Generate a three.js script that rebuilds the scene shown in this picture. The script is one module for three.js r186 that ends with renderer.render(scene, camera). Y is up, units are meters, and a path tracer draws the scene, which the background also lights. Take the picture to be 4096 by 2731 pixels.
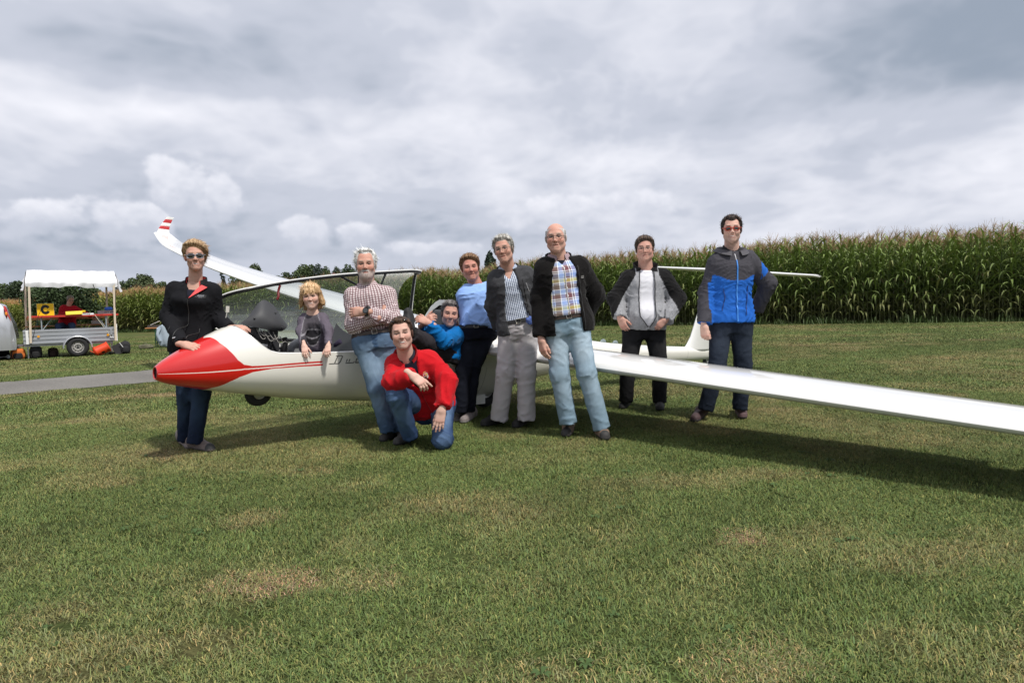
import * as THREE from 'three';
import { mergeGeometries, mergeVertices } from 'three/addons/utils/BufferGeometryUtils.js';
import { RoundedBoxGeometry } from 'three/addons/geometries/RoundedBoxGeometry.js';

// ---------------------------------------------------------------- camera, sky, sun, exposure
const scene = new THREE.Scene();
const camera = new THREE.PerspectiveCamera(53.36, 1024 / 682, 0.1, 2000);
camera.position.set(0, 1.12, 0);
camera.rotation.set(-0.0557, 0, -0.03, 'YXZ');
const SUN = new THREE.Vector3(0.42, 1.0, 0.46).normalize();
const sun = new THREE.DirectionalLight(new THREE.Color(1.0, 0.96, 0.89), 3.3);
sun.name = 'sun'; sun.position.copy(SUN).multiplyScalar(60); sun.target.position.set(0, 0, -8);
sun.position.add(sun.target.position);
sun.castShadow = true; sun.shadow.radius = 6; sun.shadow.mapSize.set(4096, 4096);
Object.assign(sun.shadow.camera, { left: -30, right: 30, top: 30, bottom: -30, near: 1, far: 140 });
scene.add(sun, sun.target);
const renderer = new THREE.WebGLRenderer({ antialias: true });
renderer.setSize(1024, 682);
renderer.shadowMap.enabled = true;
renderer.toneMapping = THREE.LinearToneMapping;
renderer.toneMappingExposure = 1.16;

// ---------------------------------------------------------------- helpers
function rng(seed) { let a = seed >>> 0; return () => { a = (a + 0x6D2B79F5) | 0; let t = Math.imul(a ^ (a >>> 15), 1 | a); t = (t + Math.imul(t ^ (t >>> 7), 61 | t)) ^ t; return ((t ^ (t >>> 14)) >>> 0) / 4294967296; }; }
const clamp = (x, a = 0, b = 1) => (x < a ? a : x > b ? b : x), lerp = (a, b, t) => a + (b - a) * t;
const smooth = (a, b, x) => { const t = clamp((x - a) / (b - a)); return t * t * (3 - 2 * t); };
const V = (x, y, z) => new THREE.Vector3(x, y, z), VA = (a) => new THREE.Vector3(a[0], a[1], a[2]);
const PERM = new Uint8Array(512); { const r = rng(7); const p = [...Array(256).keys()]; for (let i = 255; i > 0; i--) { const j = Math.floor(r() * (i + 1)); [p[i], p[j]] = [p[j], p[i]]; } for (let i = 0; i < 512; i++) PERM[i] = p[i & 255]; }
const grad3 = (h, x, y, z) => { h &= 15; const u = h < 8 ? x : y, v = h < 4 ? y : h === 12 || h === 14 ? x : z; return ((h & 1) ? -u : u) + ((h & 2) ? -v : v); };
function noise3(x, y, z) {
  const X0 = Math.floor(x), Y0 = Math.floor(y), Z0 = Math.floor(z); x -= X0; y -= Y0; z -= Z0;
  const X = X0 & 255, Y = Y0 & 255, Z = Z0 & 255, u = x * x * x * (x * (x * 6 - 15) + 10), v = y * y * y * (y * (y * 6 - 15) + 10), w = z * z * z * (z * (z * 6 - 15) + 10);
  const A = PERM[X] + Y, AA = PERM[A] + Z, AB = PERM[A + 1] + Z, B = PERM[X + 1] + Y, BA = PERM[B] + Z, BB = PERM[B + 1] + Z;
  const a0 = grad3(PERM[AA], x, y, z), a1 = grad3(PERM[BA], x - 1, y, z), a2 = grad3(PERM[AB], x, y - 1, z), a3 = grad3(PERM[BB], x - 1, y - 1, z);
  const b0 = grad3(PERM[AA + 1], x, y, z - 1), b1 = grad3(PERM[BA + 1], x - 1, y, z - 1), b2 = grad3(PERM[AB + 1], x, y - 1, z - 1), b3 = grad3(PERM[BB + 1], x - 1, y - 1, z - 1);
  const l0 = a0 + u * (a1 - a0), l1 = a2 + u * (a3 - a2), m0 = b0 + u * (b1 - b0), m1 = b2 + u * (b3 - b2), n0 = l0 + v * (l1 - l0), n1 = m0 + v * (m1 - m0);
  return n0 + w * (n1 - n0);
}
function fbm(x, y, z, oct = 4, gain = 0.5) { let s = 0, a = 1, n = 0; for (let i = 0; i < oct; i++) { s += a * noise3(x, y, z); n += a; a *= gain; x = x * 2.03 + 11.3; y = y * 2.03 + 5.7; z = z * 2.03 + 3.1; } return s / n; }
const taken = new Map();
function numbered(name) { const n = taken.get(name) ?? 0; taken.set(name, n + 1); return n ? name + '_' + String(n).padStart(3, '0') : name; }
function tag(o, label, category, group, kind) { if (label) o.userData.label = label; if (category) o.userData.category = category; if (group) o.userData.group = group; if (kind) o.userData.kind = kind; return o; }
function thing(name, label, category, pos = [0, 0, 0], turn = 0, group) { const o = new THREE.Group(); o.name = numbered(name); o.position.set(...pos); o.rotation.y = turn; scene.add(o); return tag(o, label, category, group); }
function obj(name, geo, mat, parent = scene) { const g = Array.isArray(geo) ? merge(geo) : geo; const m = new THREE.Mesh(g, mat); m.name = parent === scene ? numbered(name) : name; m.castShadow = m.receiveShadow = true; parent.add(m); return m; }
function merge(list) { list = list.map((g) => { g = g.index ? g.toNonIndexed() : g; for (const k of Object.keys(g.attributes)) if (!['position', 'normal', 'uv', 'color'].includes(k)) g.deleteAttribute(k); return g; }); const keys = ['uv', 'color'].filter((k) => !list.every((g) => g.attributes[k])); for (const g of list) for (const k of keys) g.deleteAttribute(k); return list.length === 1 ? list[0] : mergeGeometries(list); }
const mat = (c, rough = 0.7, extra = {}) => new THREE.MeshStandardMaterial({ color: Array.isArray(c) ? new THREE.Color().setRGB(...c) : c, roughness: rough, side: THREE.DoubleSide, ...extra });
const phys = (c, rough, extra = {}) => new THREE.MeshPhysicalMaterial({ color: Array.isArray(c) ? new THREE.Color().setRGB(...c) : c, roughness: rough, side: THREE.DoubleSide, ...extra });
const lin = (r, g, b) => new THREE.Color().setRGB(r / 255, g / 255, b / 255, THREE.SRGBColorSpace).toArray();
function box(w, h, d, x = 0, y = 0, z = 0, r = 0) { const g = r ? new RoundedBoxGeometry(w, h, d, 2, r) : new THREE.BoxGeometry(w, h, d); return g.translate(x, y, z); }
function tube(pts, r, seg = 24, rad = 6, closed = false) { return new THREE.TubeGeometry(new THREE.CatmullRomCurve3(pts.map((p) => (p.isVector3 ? p : VA(p))), closed), seg, r, rad, closed); }
function bar(a, b, r, n = 8, r2 = r) { a = a.isVector3 ? a : VA(a); b = b.isVector3 ? b : VA(b); const d = b.clone().sub(a), g = new THREE.CylinderGeometry(r2, r, d.length(), n); g.applyQuaternion(new THREE.Quaternion().setFromUnitVectors(V(0, 1, 0), d.clone().normalize())); return g.translate((a.x + b.x) / 2, (a.y + b.y) / 2, (a.z + b.z) / 2); }
function beam(a, b, w, d, up = V(0, 0, 1)) { a = a.isVector3 ? a : VA(a); b = b.isVector3 ? b : VA(b); const y = b.clone().sub(a), L = y.length(); y.normalize(); const x = new THREE.Vector3().crossVectors(y, up).normalize(), z = new THREE.Vector3().crossVectors(x, y); const g = new THREE.BoxGeometry(w, L, d); return g.applyMatrix4(new THREE.Matrix4().makeBasis(x, y, z).setPosition(a.clone().add(b).multiplyScalar(0.5))); }
function geom(pos, idx, col, uv) { const g = new THREE.BufferGeometry(); g.setAttribute('position', new THREE.Float32BufferAttribute(pos, 3)); if (col) g.setAttribute('color', new THREE.Float32BufferAttribute(col, 3)); if (uv) g.setAttribute('uv', new THREE.Float32BufferAttribute(uv, 2)); if (idx) g.setIndex(idx); g.computeVertexNormals(); return g; }
function dataTex(n, f, srgb = false) { const d = new Uint8Array(n * n * 4); for (let y = 0; y < n; y++) for (let x = 0; x < n; x++) { const c = f(x / n, y / n), o = (y * n + x) * 4; for (let k = 0; k < 3; k++) d[o + k] = clamp(Array.isArray(c) ? c[k] : c) * 255; d[o + 3] = 255; } const t = new THREE.DataTexture(d, n, n); t.wrapS = t.wrapT = THREE.RepeatWrapping; t.magFilter = THREE.LinearFilter; t.minFilter = THREE.LinearMipmapLinearFilter; t.generateMipmaps = true; if (srgb) t.colorSpace = THREE.SRGBColorSpace; t.needsUpdate = true; return t; }
const tileNoise = (u, v, f, s, oct = 4) => { const a = u * Math.PI * 2, b = v * Math.PI * 2, R = f / (Math.PI * 2); return fbm(Math.cos(a) * R + s, Math.sin(a) * R + Math.cos(b) * R * 1.3, Math.sin(b) * R * 1.3 + s * 2, oct); };

// the sky: an overcast with soft masses, brighter gaps and a row of cumulus low down, all round the horizon
{
  const W = 3072, H = 1536, data = new Float32Array(W * H * 4);
  const masses = [[36, 17, 9, 5.0, -0.62], [30, 19, 12, 6, -0.2], [-24, 18.5, 15, 2.9, -0.40], [-31, 15, 12, 1.3, 0.20], [-26, 10.8, 9, 2.4, -0.30], [-14, 9.5, 8, 2.2, -0.16], [-12, 14.5, 10, 1.5, 0.12], [-33, 5, 15, 4.5, -0.40], [-10, 6, 12, 4.5, -0.26], [14, 13.5, 7, 1.6, -0.20], [22, 9, 10, 1.5, -0.14], [28, 12.2, 6, 1.6, 0.16], [0, 20, 14, 5, 0.10], [10, 5, 8, 3, -0.12], [30, 5, 10, 3, 0.06],
    [75, 16, 14, 5, -0.35], [110, 20, 20, 6, 0.12], [150, 15, 18, 5, -0.3], [-70, 17, 15, 5, -0.3], [-110, 20, 18, 6, 0.1], [-150, 14, 18, 5, -0.3], [-60, 5, 14, 4, -0.3], [60, 5, 14, 4, -0.1], [120, 5, 20, 4, -0.2], [180, 5, 20, 4, -0.2], [-120, 5, 20, 4, -0.25]];
  const cumuli = [[-25.5, 9.8, 3.2, 2.4], [-22.6, 9.2, 2.2, 2.0], [-29, 7.2, 4.5, 1.7], [-34, 7.0, 5, 1.3], [-16.5, 6.6, 2.6, 1.5], [-12.5, 6.3, 2.2, 0.9], [3.5, 7.6, 5.5, 1.5], [10, 8.0, 5, 1.2], [-6, 4.6, 6, 1.0], [62, 8, 6, 2], [85, 9, 6, 2], [-60, 8, 6, 2], [-95, 8, 7, 2], [-140, 9, 7, 2], [140, 8, 7, 2]];
  const dark = [0.285, 0.335, 0.415], mid = [0.52, 0.55, 0.635], lite = [0.82, 0.825, 0.885];
  const MS = new Float64Array(masses.flat()), CU = new Float64Array(cumuli.flat()), wrap = (d) => (d > 180 ? d - 360 : d < -180 ? d + 360 : d), ST = 4, GW = W / ST, GH = H / ST + 2, low = [0, 1, 2].map(() => new Float32Array(GW * GH));
  for (let j = 0; j < GH; j++) for (let i = 0; i < GW; i++) { // the broad fields, on a coarse grid
    const el = ((j * ST + 0.5) / H - 0.5) * Math.PI, y = Math.sin(el), ce = Math.cos(el), eld = el * 180 / Math.PI; if (eld < -3) continue;
    const a = ((i * ST + 0.5) / W - 0.5) * 2 * Math.PI, x = Math.cos(a) * ce, z = Math.sin(a) * ce, az = Math.atan2(x, -z) * 180 / Math.PI, yy = Math.max(y, 0) + 0.26, px = x / yy, pz = z / yy, o = j * GW + i;
    low[0][o] = fbm(px * 0.6 + 3, 0.4, pz * 0.6, 3) * 1.1; low[1][o] = fbm(px * 1.7 + 8, 3.4, pz * 1.7, 3) * 0.35;
    const wx = 4.5 * fbm(x * 4, y * 9, z * 4, 4), wy = 2.3 * fbm(x * 5 + 9, y * 14, z * 5, 5); let m = 0;
    for (let k = 0; k < MS.length; k += 5) { const da = (wrap(az - MS[k]) + wx) / MS[k + 2], de = (eld - MS[k + 1] + wy) / MS[k + 3], q = da * da + de * de; if (q < 9) m += MS[k + 4] * Math.exp(-q); }
    low[2][o] = m;
  }
  for (let j = 0; j < H; j++) {
    const el = ((j + 0.5) / H - 0.5) * Math.PI, y = Math.sin(el), ce = Math.cos(el), eld = el * 180 / Math.PI, gj = Math.floor(j / ST), fj = j / ST - gj;
    for (let i = 0; i < W; i++) {
      const o = (j * W + i) * 4; data[o + 3] = 1;
      if (eld < -1) { data[o] = 0.20; data[o + 1] = 0.215; data[o + 2] = 0.19; continue; }
      const a = ((i + 0.5) / W - 0.5) * 2 * Math.PI, x = Math.cos(a) * ce, z = Math.sin(a) * ce, az = Math.atan2(x, -z) * 180 / Math.PI;
      const yy = Math.max(y, 0) + 0.26, px = x / yy, pz = z / yy, gi = Math.floor(i / ST), fi = i / ST - gi, g0 = gj * GW + gi, g1 = gj * GW + (gi + 1) % GW, L3 = (A) => lerp(lerp(A[g0], A[g1], fi), lerp(A[g0 + GW], A[g1 + GW], fi), fj);
      const w1 = L3(low[0]), w2 = L3(low[1]);
      const big = fbm(px * 1.3 + w1, 1.7 + w1, pz * 1.3 - w1, 4, 0.5), med = fbm(px * 3.2 + w1 + w2, 4.1, pz * 3.0 - w2, 4, 0.56), puff = Math.abs(fbm(px * 4.4 + w2 * 2, 9.1 + w1, pz * 4.2 + w2 * 2, 4, 0.56));
      let L = 0.695 + 0.40 * big + 0.28 * med + 0.36 * (0.15 - puff) + L3(low[2]) * 0.9;
      if (eld < 15) {
        let near = false; for (let k = 0; k < CU.length; k += 4) if (Math.abs(wrap(az - CU[k])) < 2.2 * CU[k + 2] && Math.abs(eld - CU[k + 1]) < 4 * CU[k + 3]) near = true;
        if (near) { let c = -9, top = 0; const bn = 0.75 * fbm(x * 21, y * 30, z * 21, 5, 0.58), bb = fbm(x * 55 + 4, y * 70, z * 55, 4, 0.6);
          for (let k = 0; k < CU.length; k += 4) { const dx = wrap(az - CU[k]) / CU[k + 2], dy = (eld - CU[k + 1]) / CU[k + 3], q = 0.9 - Math.sqrt(dx * dx + (dy > 0 ? dy * dy : dy * dy * 0.25)) + bn; if (q > c) { c = q; top = dy; } }
          const k = smooth(0.0, 0.36, c) * smooth(-2.4, 0.3, top + bn); L = lerp(L, Math.max(L * 0.6 + 0.2, 0.66 + 0.16 * clamp(top + 0.5) + 0.30 * bn + 0.20 * bb), k * 0.92); }
      }
      L = lerp(L, 0.345 + 0.17 * smooth(-18, 32, az) - 0.1 * smooth(60, 150, Math.abs(az)), 0.60 * (1 - smooth(0.5, 7.5, eld)));
      L = clamp(L, 0.05, 1.1);
      for (let k = 0; k < 3; k++) data[o + k] = L < 0.55 ? lerp(dark[k], mid[k], smooth(0.05, 0.55, L)) : lerp(mid[k], lite[k], Math.pow((L - 0.55) / 0.45, 0.85));
    }
  }
  const t = new THREE.DataTexture(data, W, H, THREE.RGBAFormat, THREE.FloatType); t.mapping = THREE.EquirectangularReflectionMapping; t.magFilter = t.minFilter = THREE.LinearFilter; t.needsUpdate = true;
  scene.background = t; scene.environment = t;
}

// ---------------------------------------------------------------- ground: one mown sheet out to the horizon
const dry = (x, z) => {                                       // how dry the turf is at a place, 0 lush to 1 bare
  const n = fbm(x * 0.55, 0.3, z * 0.75, 4), m = fbm(x * 1.9 + 20, 2.3, z * 2.2, 3);
  let d = clamp(0.33 + n * 0.85 + m * 0.45);
  for (const [px, pz, rx, rz, s] of BALD) { const dx = (x - px) / rx, dz = (z - pz) / rz, q = dx * dx + dz * dz + 0.7 * m; if (q < 3) d = Math.max(d, s * (1 - smooth(0.35, 1.5, q))); }
  return d;
};
const BALD = [[...[-1.04, -2.738], 0.21, 0.11, 0.95], [...[-0.935, -2.679], 0.2, 0.12, 0.8], [...[1.062, -3.055], 0.2, 0.1, 1], [...[0.506, -3.132], 0.12, 0.06, 1], [...[-0.111, -3.576], 0.35, 0.13, 0.72], [...[1.247, -2.893], 0.1, 0.05, 0.7], [...[-0.598, -2.749], 0.16, 0.12, 0.75], [...[-1.47, -3.594], 0.3, 0.12, 0.7], [...[-2.725, -4.489], 0.3, 0.2, 0.65], [...[-0.269, -2.056], 0.2, 0.09, 0.7], [...[0.105, -1.974], 0.16, 0.06, 0.72], [...[0.715, -2], 0.25, 0.09, 0.75], [...[-4.944, -9.251], 0.9, 0.35, 0.8], [...[-1.475, -4.692], 0.3, 0.2, 0.6], [...[4.533, -7.166], 0.4, 0.2, 0.7], [...[1.571, -4.208], 0.4, 0.15, 0.6], [...[-1.146, -2.244], 0.25, 0.15, 0.65], [...[-1.691, -2.542], 0.2, 0.1, 0.6], [...[0.834, -4.085], 0.5, 0.2, 0.55]];
const turf = (x, z) => {
  const d = dry(x, z), lush = smooth(0.1, 0.5, fbm(x * 0.9 + 31, 6.1, z * 1.2, 3)) * 0.9, t = smooth(0.25, 0.62, d) * (1 - 0.6 * lush), b = smooth(0.66, 1.0, d), v = (1 - 0.22 * lush) * (1 + 0.35 * fbm(x * 0.21 + 7, 5.5, z * 0.3, 3)) + 0.2 * fbm(x * 3.1, 8.2, z * 3.1, 2);
  const g = [0.101, 0.133, 0.042], y = [0.168, 0.164, 0.068], br = [0.31, 0.205, 0.13];
  return [0, 1, 2].map((k) => lerp(lerp(g[k], y[k], t), br[k], b) * v);
};
const PATH = { near: [...[-8.971, -8.698], ...[-7.529, -9.914], ...[-5.858, -11.26], ...[-4.279, -11.918]], far: [...[-11.417, -11.095], ...[-9.072, -11.967], ...[-7.224, -13.693], ...[-5.501, -14.827]] };
const onPath = (x, z) => { const ed = (P) => { for (let i = 0; i + 3 < P.length; i += 2) if (x <= P[i + 2] || i + 5 > P.length) { const t = (x - P[i]) / (P[i + 2] - P[i]); return lerp(P[i + 1], P[i + 3], t); } return -99; }; const a = ed(PATH.near), b = ed(PATH.far); return z < a + 0.02 && z > b - 0.02 && x < PATH.near[6] - 0.3; };
const grain = dataTex(512, (u, v) => { const n = tileNoise(u, v, 60, 3, 4), m = tileNoise(u, v, 200, 9, 2); const k = 0.72 + 0.5 * n + 0.5 * m; return [k, k * 1.0, k * 0.94]; });
const bumpy = dataTex(512, (u, v) => 0.5 + 0.5 * tileNoise(u, v, 160, 5, 3));
{
  const R = [0], NA = 540; let r = 0.6; while (r < 900) { R.push(r); r *= r < 40 ? 1.022 : 1.07; }
  const pos = [], col = [], uv = [], idx = [];
  for (let i = 0; i < R.length; i++) for (let j = 0; j <= NA; j++) { const a = j / NA * Math.PI * 2, x = Math.sin(a) * R[i], z = -Math.cos(a) * R[i]; pos.push(x, 0, z); const far = R[i] > 60, c = far ? [0.085, 0.10, 0.032] : turf(x, z); const s = R[i] < 30 ? 0.62 : 0.9; col.push(c[0] * s, c[1] * s, c[2] * s); uv.push(x / 1.7, z / 1.7); }
  for (let i = 0; i + 1 < R.length; i++) for (let j = 0; j < NA; j++) { const a = i * (NA + 1) + j, b = a + NA + 1; idx.push(a, a + 1, b, a + 1, b + 1, b); }
  const g = geom(pos, idx, col, uv); g.computeVertexNormals();
  const m = mat([1, 1, 1], 1, { vertexColors: true, map: grain, bumpMap: bumpy, bumpScale: 0.012 }); m.specularIntensity = 0.2;
  const o = obj('ground', g, m); o.userData.kind = 'structure';
}
{ // the asphalt strip at the left, a sheet lying in the turf
  const N = 40, M = 6, pos = [], idx = [], uv = [], col = []; const sp = (P, t) => { const k = Math.min(2, Math.floor(t * 3)), f = t * 3 - k; return [lerp(P[k * 2], P[k * 2 + 2], f), lerp(P[k * 2 + 1], P[k * 2 + 3], f)]; };
  for (let i = 0; i <= N; i++) for (let j = 0; j <= M; j++) { const a = sp(PATH.near, i / N), b = sp(PATH.far, i / N), e = (j === 0 || j === M) ? 0.05 * noise3(i * 1.7, j, 2) : 0, t = j / M + e; const x = lerp(a[0], b[0], t), z = lerp(a[1], b[1], t); pos.push(x, 0.006, z); uv.push(x / 1.3, z / 1.3); const v = 1 + 0.35 * fbm(x * 0.8, 4, z * 0.8, 3) + 0.2 * fbm(x * 4, 1, z * 4, 2); col.push(v, v * 0.985, v * 0.97); }
  for (let i = 0; i < N; i++) for (let j = 0; j < M; j++) { const a = i * (M + 1) + j, b = a + M + 1; idx.push(a, b, a + 1, b, b + 1, a + 1); }
  const o = obj('path', geom(pos, idx, col, uv), mat([0.215, 0.205, 0.20], 0.95, { vertexColors: true, map: grain, bumpMap: bumpy, bumpScale: 0.004 })); o.userData.kind = 'structure';
}
{ // grass: tufts of single blades, one instanced mass
  const R = rng(21);
  const patch = (n, size, wid, len, seed) => {
    const r = rng(seed), pos = [], col = [], idx = [];
    for (let i = 0; i < n; i++) {
      const x = (r() - 0.5) * size, z = (r() - 0.5) * size, a = r() * 6.283, lean = 0.75 + r() * 0.85, L = len * (0.4 + r() * r() * 1.1), w = wid * (0.6 + r() * 0.8), dx = Math.cos(a), dz = Math.sin(a), sx = -dz * w / 2, sz = dx * w / 2;
      const h1 = L * 0.55 * Math.cos(lean * 0.6), o1 = L * 0.55 * Math.sin(lean * 0.6), h2 = h1 + L * 0.45 * Math.cos(lean * 1.35), o2 = o1 + L * 0.45 * Math.sin(lean * 1.35), k = pos.length / 3;
      pos.push(x - sx, 0, z - sz, x + sx, 0, z + sz, x + dx * o1 - sx * 0.8, h1, z + dz * o1 - sz * 0.8, x + dx * o1 + sx * 0.8, h1, z + dz * o1 + sz * 0.8, x + dx * o2, Math.max(0.004, h2), z + dz * o2);
      idx.push(k, k + 1, k + 2, k + 1, k + 3, k + 2, k + 2, k + 3, k + 4);
      const straw = r() < 0.12, v = 0.65 + r() * 0.75, c = straw ? [1.9 * v, 1.45 * v, 1.5 * v] : [v * (0.85 + r() * 0.3), v * 1.02, v * (0.75 + r() * 0.5)];
      for (let q = 0; q < 5; q++) col.push(...c);
    }
    return geom(pos, idx, col);
  };
  const m = mat([1, 1, 1], 0.75, { vertexColors: true }); m.specularIntensity = 0.35;
  const dummy = new THREE.Object3D(), C = new THREE.Color();
  const root = thing('grass', 'short mown grass with dry straw patches covering the airfield', 'grass'); root.userData.kind = 'stuff';
  const field = (variants, d0, d1, step, sx, lenF) => {
    const spots = variants.map(() => []);
    for (let z = -d0; z > -d1; z -= step) { const half = -z * 0.80 + 1.5; for (let x = -half; x < half; x += step) { const X = x + (R() - 0.5) * step, Z = z + (R() - 0.5) * step; if (onPath(X, Z)) continue; spots[Math.floor(R() * variants.length)].push([X, Z]); } }
    variants.forEach((g, k) => { const im = new THREE.InstancedMesh(g, m, spots[k].length); im.name = 'grass_blades'; im.castShadow = im.receiveShadow = true;
      spots[k].forEach(([x, z], i) => { const d = dry(x, z), bare = smooth(0.72, 1, d), tall = 1 + 0.5 * fbm(x * 1.3, 9.9, z * 1.3, 2); dummy.position.set(x, 0, z); dummy.rotation.set(0, R() * 6.283, 0); const s = sx * (0.85 + R() * 0.3); dummy.scale.set(s, s * tall * lenF * (1 - 0.6 * bare), s); dummy.updateMatrix(); im.setMatrixAt(i, dummy.matrix); const c = turf(x, z), v = 0.9 + R() * 0.25; im.setColorAt(i, C.setRGB(c[0] * v * 1.12, c[1] * v * 1.12, c[2] * v * 1.12)); });
      im.userData.kind = 'stuff'; root.add(im); });
  };
  { // broad-leaved weeds among the blades
    const w = { pos: [], col: [], idx: [] }, r = rng(9); for (let i = 0; i < 7; i++) { const a = i / 7 * 6.283 + r(), L = 0.045 + r() * 0.035, c = [0.06, 0.10, 0.032]; const k = w.pos.length / 3, dx = Math.cos(a), dz = Math.sin(a), W = 0.010 + r() * 0.008; for (const [t, h, ww] of [[0, 0.012, 0.002], [0.5, 0.030, W], [0.85, 0.028, W * 0.8], [1, 0.018, 0.001]]) for (const s of [-1, 1]) { w.pos.push(dx * L * t - dz * ww * s, h, dz * L * t + dx * ww * s); w.col.push(...c); } for (let j = 0; j < 3; j++) { const q = k + j * 2; w.idx.push(q, q + 1, q + 2, q + 1, q + 3, q + 2); } }
    const spots = []; for (let i = 0; i < 420; i++) { const z = -(1.6 + R() * 8), x = (R() - 0.5) * (-z) * 1.7; if (fbm(x * 0.8 + 3, 1, z * 0.8, 2) > 0.06 && !onPath(x, z)) spots.push([x, z]); }
    const im = new THREE.InstancedMesh(geom(w.pos, w.idx, w.col), m, spots.length); im.name = 'lawn_weeds'; im.userData.kind = 'stuff'; spots.forEach(([x, z], i) => { dummy.position.set(x, 0, z); dummy.rotation.set(0, R() * 6.283, 0); const s = 0.22 + R() * 0.25; dummy.scale.set(s, s * 1.5, s); dummy.updateMatrix(); im.setMatrixAt(i, dummy.matrix); }); root.add(im);
  }
  field([1, 2, 3, 4].map((s) => patch(620, 0.26, 0.0028, 0.034, 100 + s)), 1.35, 7.5, 0.155, 1, 1);
  field([1, 2, 3].map((s) => patch(380, 0.34, 0.0050, 0.038, 200 + s)), 7.5, 15, 0.21, 1, 1);
  field([1, 2].map((s) => patch(240, 0.6, 0.011, 0.042, 300 + s)), 15, 34, 0.42, 1, 1);
}

// ---------------------------------------------------------------- the maize field
const leafMat = phys([1, 1, 1], 0.55, { vertexColors: true, transmission: 0.32, thickness: 0, specularIntensity: 0.5 });
const strip = (out, pts, wid, up, fold, col) => {              // a leaf blade folded along its midrib
  const n = pts.length, k0 = out.pos.length / 3;
  for (let i = 0; i < n; i++) {
    const t = pts[Math.min(n - 1, i + 1)].clone().sub(pts[Math.max(0, i - 1)]).normalize(), s = new THREE.Vector3().crossVectors(t, up).normalize(), nn = new THREE.Vector3().crossVectors(s, t);
    const w = wid(i / (n - 1)) / 2, p = pts[i], c = col(i / (n - 1));
    for (const q of [-1, 0, 1]) { const e = p.clone().addScaledVector(s, q * w).addScaledVector(nn, q ? w * fold : 0); out.pos.push(e.x, e.y, e.z); const v = q ? 1 : 1.5; out.col.push(c[0] * v, c[1] * v, c[2] * v); }
    if (i) { const a = k0 + (i - 1) * 3; out.idx.push(a, a + 1, a + 3, a + 1, a + 4, a + 3, a + 1, a + 2, a + 4, a + 2, a + 5, a + 4); }
  }
};
function maize(seed) {
  const R = rng(seed), H = 2.62 + R() * 0.22, lean = V((R() - 0.5) * 0.16, 0, (R() - 0.5) * 0.16), at = (h) => V(lean.x * h * h / 6, h, lean.z * h * h / 6);
  const st = { pos: [], col: [], idx: [] }, lf = { pos: [], col: [], idx: [] }, ts = { pos: [], col: [], idx: [] }, ear = { pos: [], col: [], idx: [] };
  const ring = (o, prof, c, base, dir, n = 6) => { const k0 = o.pos.length / 3, q = new THREE.Quaternion().setFromUnitVectors(V(0, 1, 0), dir); prof.forEach(([h, r], i) => { for (let j = 0; j < n; j++) { const a = j / n * 6.283, p = V(Math.cos(a) * r, h, Math.sin(a) * r).applyQuaternion(q).add(base); o.pos.push(p.x, p.y, p.z); o.col.push(...c(h)); } if (i) for (let j = 0; j < n; j++) { const a = k0 + (i - 1) * n + j, b = k0 + (i - 1) * n + (j + 1) % n; o.idx.push(a, b, a + n, b, b + n, a + n); } }); };
  for (let i = 0; i < 5; i++) { const a = at(H * i / 5), b = at(H * (i + 1) / 5), d = b.clone().sub(a), L = d.length(); ring(st, [[0, 0.019 - i * 0.0027], [L, 0.0165 - i * 0.0027]], (h) => (i < 2 ? [0.095, 0.105, 0.04] : [0.07, 0.105, 0.03]), a, d.normalize()); }
  const n = 15, plane = R() * 6.283;
  for (let i = 0; i < n; i++) {
    const u = i / (n - 1), h = 0.28 + (H - 0.42) * u, a = plane + (i % 2) * Math.PI + (R() - 0.5) * 1.3, L = (0.55 + 0.42 * Math.sin(Math.PI * Math.min(1, u * 0.9 + 0.12))) * (0.85 + R() * 0.3), el = lerp(0.75, 1.22, u) + (R() - 0.5) * 0.25, droop = lerp(2.6, 1.55, u) * (0.7 + R() * 0.6), pts = [at(h)], N = 7;
    let e = el, aa = a; const p = at(h).clone();
    for (let k = 1; k <= N; k++) { p.add(V(Math.cos(aa) * Math.cos(e), Math.sin(e), Math.sin(aa) * Math.cos(e)).multiplyScalar(L / N)); pts.push(p.clone()); e -= droop / N * (0.4 + 1.2 * k / N); if (e < -1.45) e = -1.45; aa += (R() - 0.5) * 0.24; }
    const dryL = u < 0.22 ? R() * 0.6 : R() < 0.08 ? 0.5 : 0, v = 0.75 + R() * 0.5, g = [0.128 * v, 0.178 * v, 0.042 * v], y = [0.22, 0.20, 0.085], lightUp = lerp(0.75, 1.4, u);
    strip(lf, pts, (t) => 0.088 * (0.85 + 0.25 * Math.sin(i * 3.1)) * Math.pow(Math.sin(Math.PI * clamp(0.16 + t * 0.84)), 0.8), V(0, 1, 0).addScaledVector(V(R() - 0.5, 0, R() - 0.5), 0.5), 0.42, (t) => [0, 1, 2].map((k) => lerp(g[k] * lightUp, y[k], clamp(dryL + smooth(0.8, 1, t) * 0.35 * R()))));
  }
  const top = at(H), tc = () => { const v = 0.75 + R() * 0.5; return [0.40 * v, 0.28 * v, 0.16 * v]; };
  for (let i = 0; i < 12; i++) { const a = R() * 6.283, o = i === 0 ? 0.03 : 0.18 + R() * 0.5, L = i === 0 ? 0.46 : 0.22 + R() * 0.14, b = at(H - 0.08 + (i ? R() * 0.16 : 0)), c = tc(); const pts = [b], p = b.clone(); let e = 1.5 - o; for (let k = 0; k < 3; k++) { p.add(V(Math.cos(a) * Math.cos(e), Math.sin(e), Math.sin(a) * Math.cos(e)).multiplyScalar(L / 3)); pts.push(p.clone()); e -= o * 0.35; } strip(ts, pts, (t) => lerp(0.014, 0.006, t), V(Math.cos(a + 1.5), 0.2, Math.sin(a + 1.5)), 1.2, () => c); }
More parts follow.
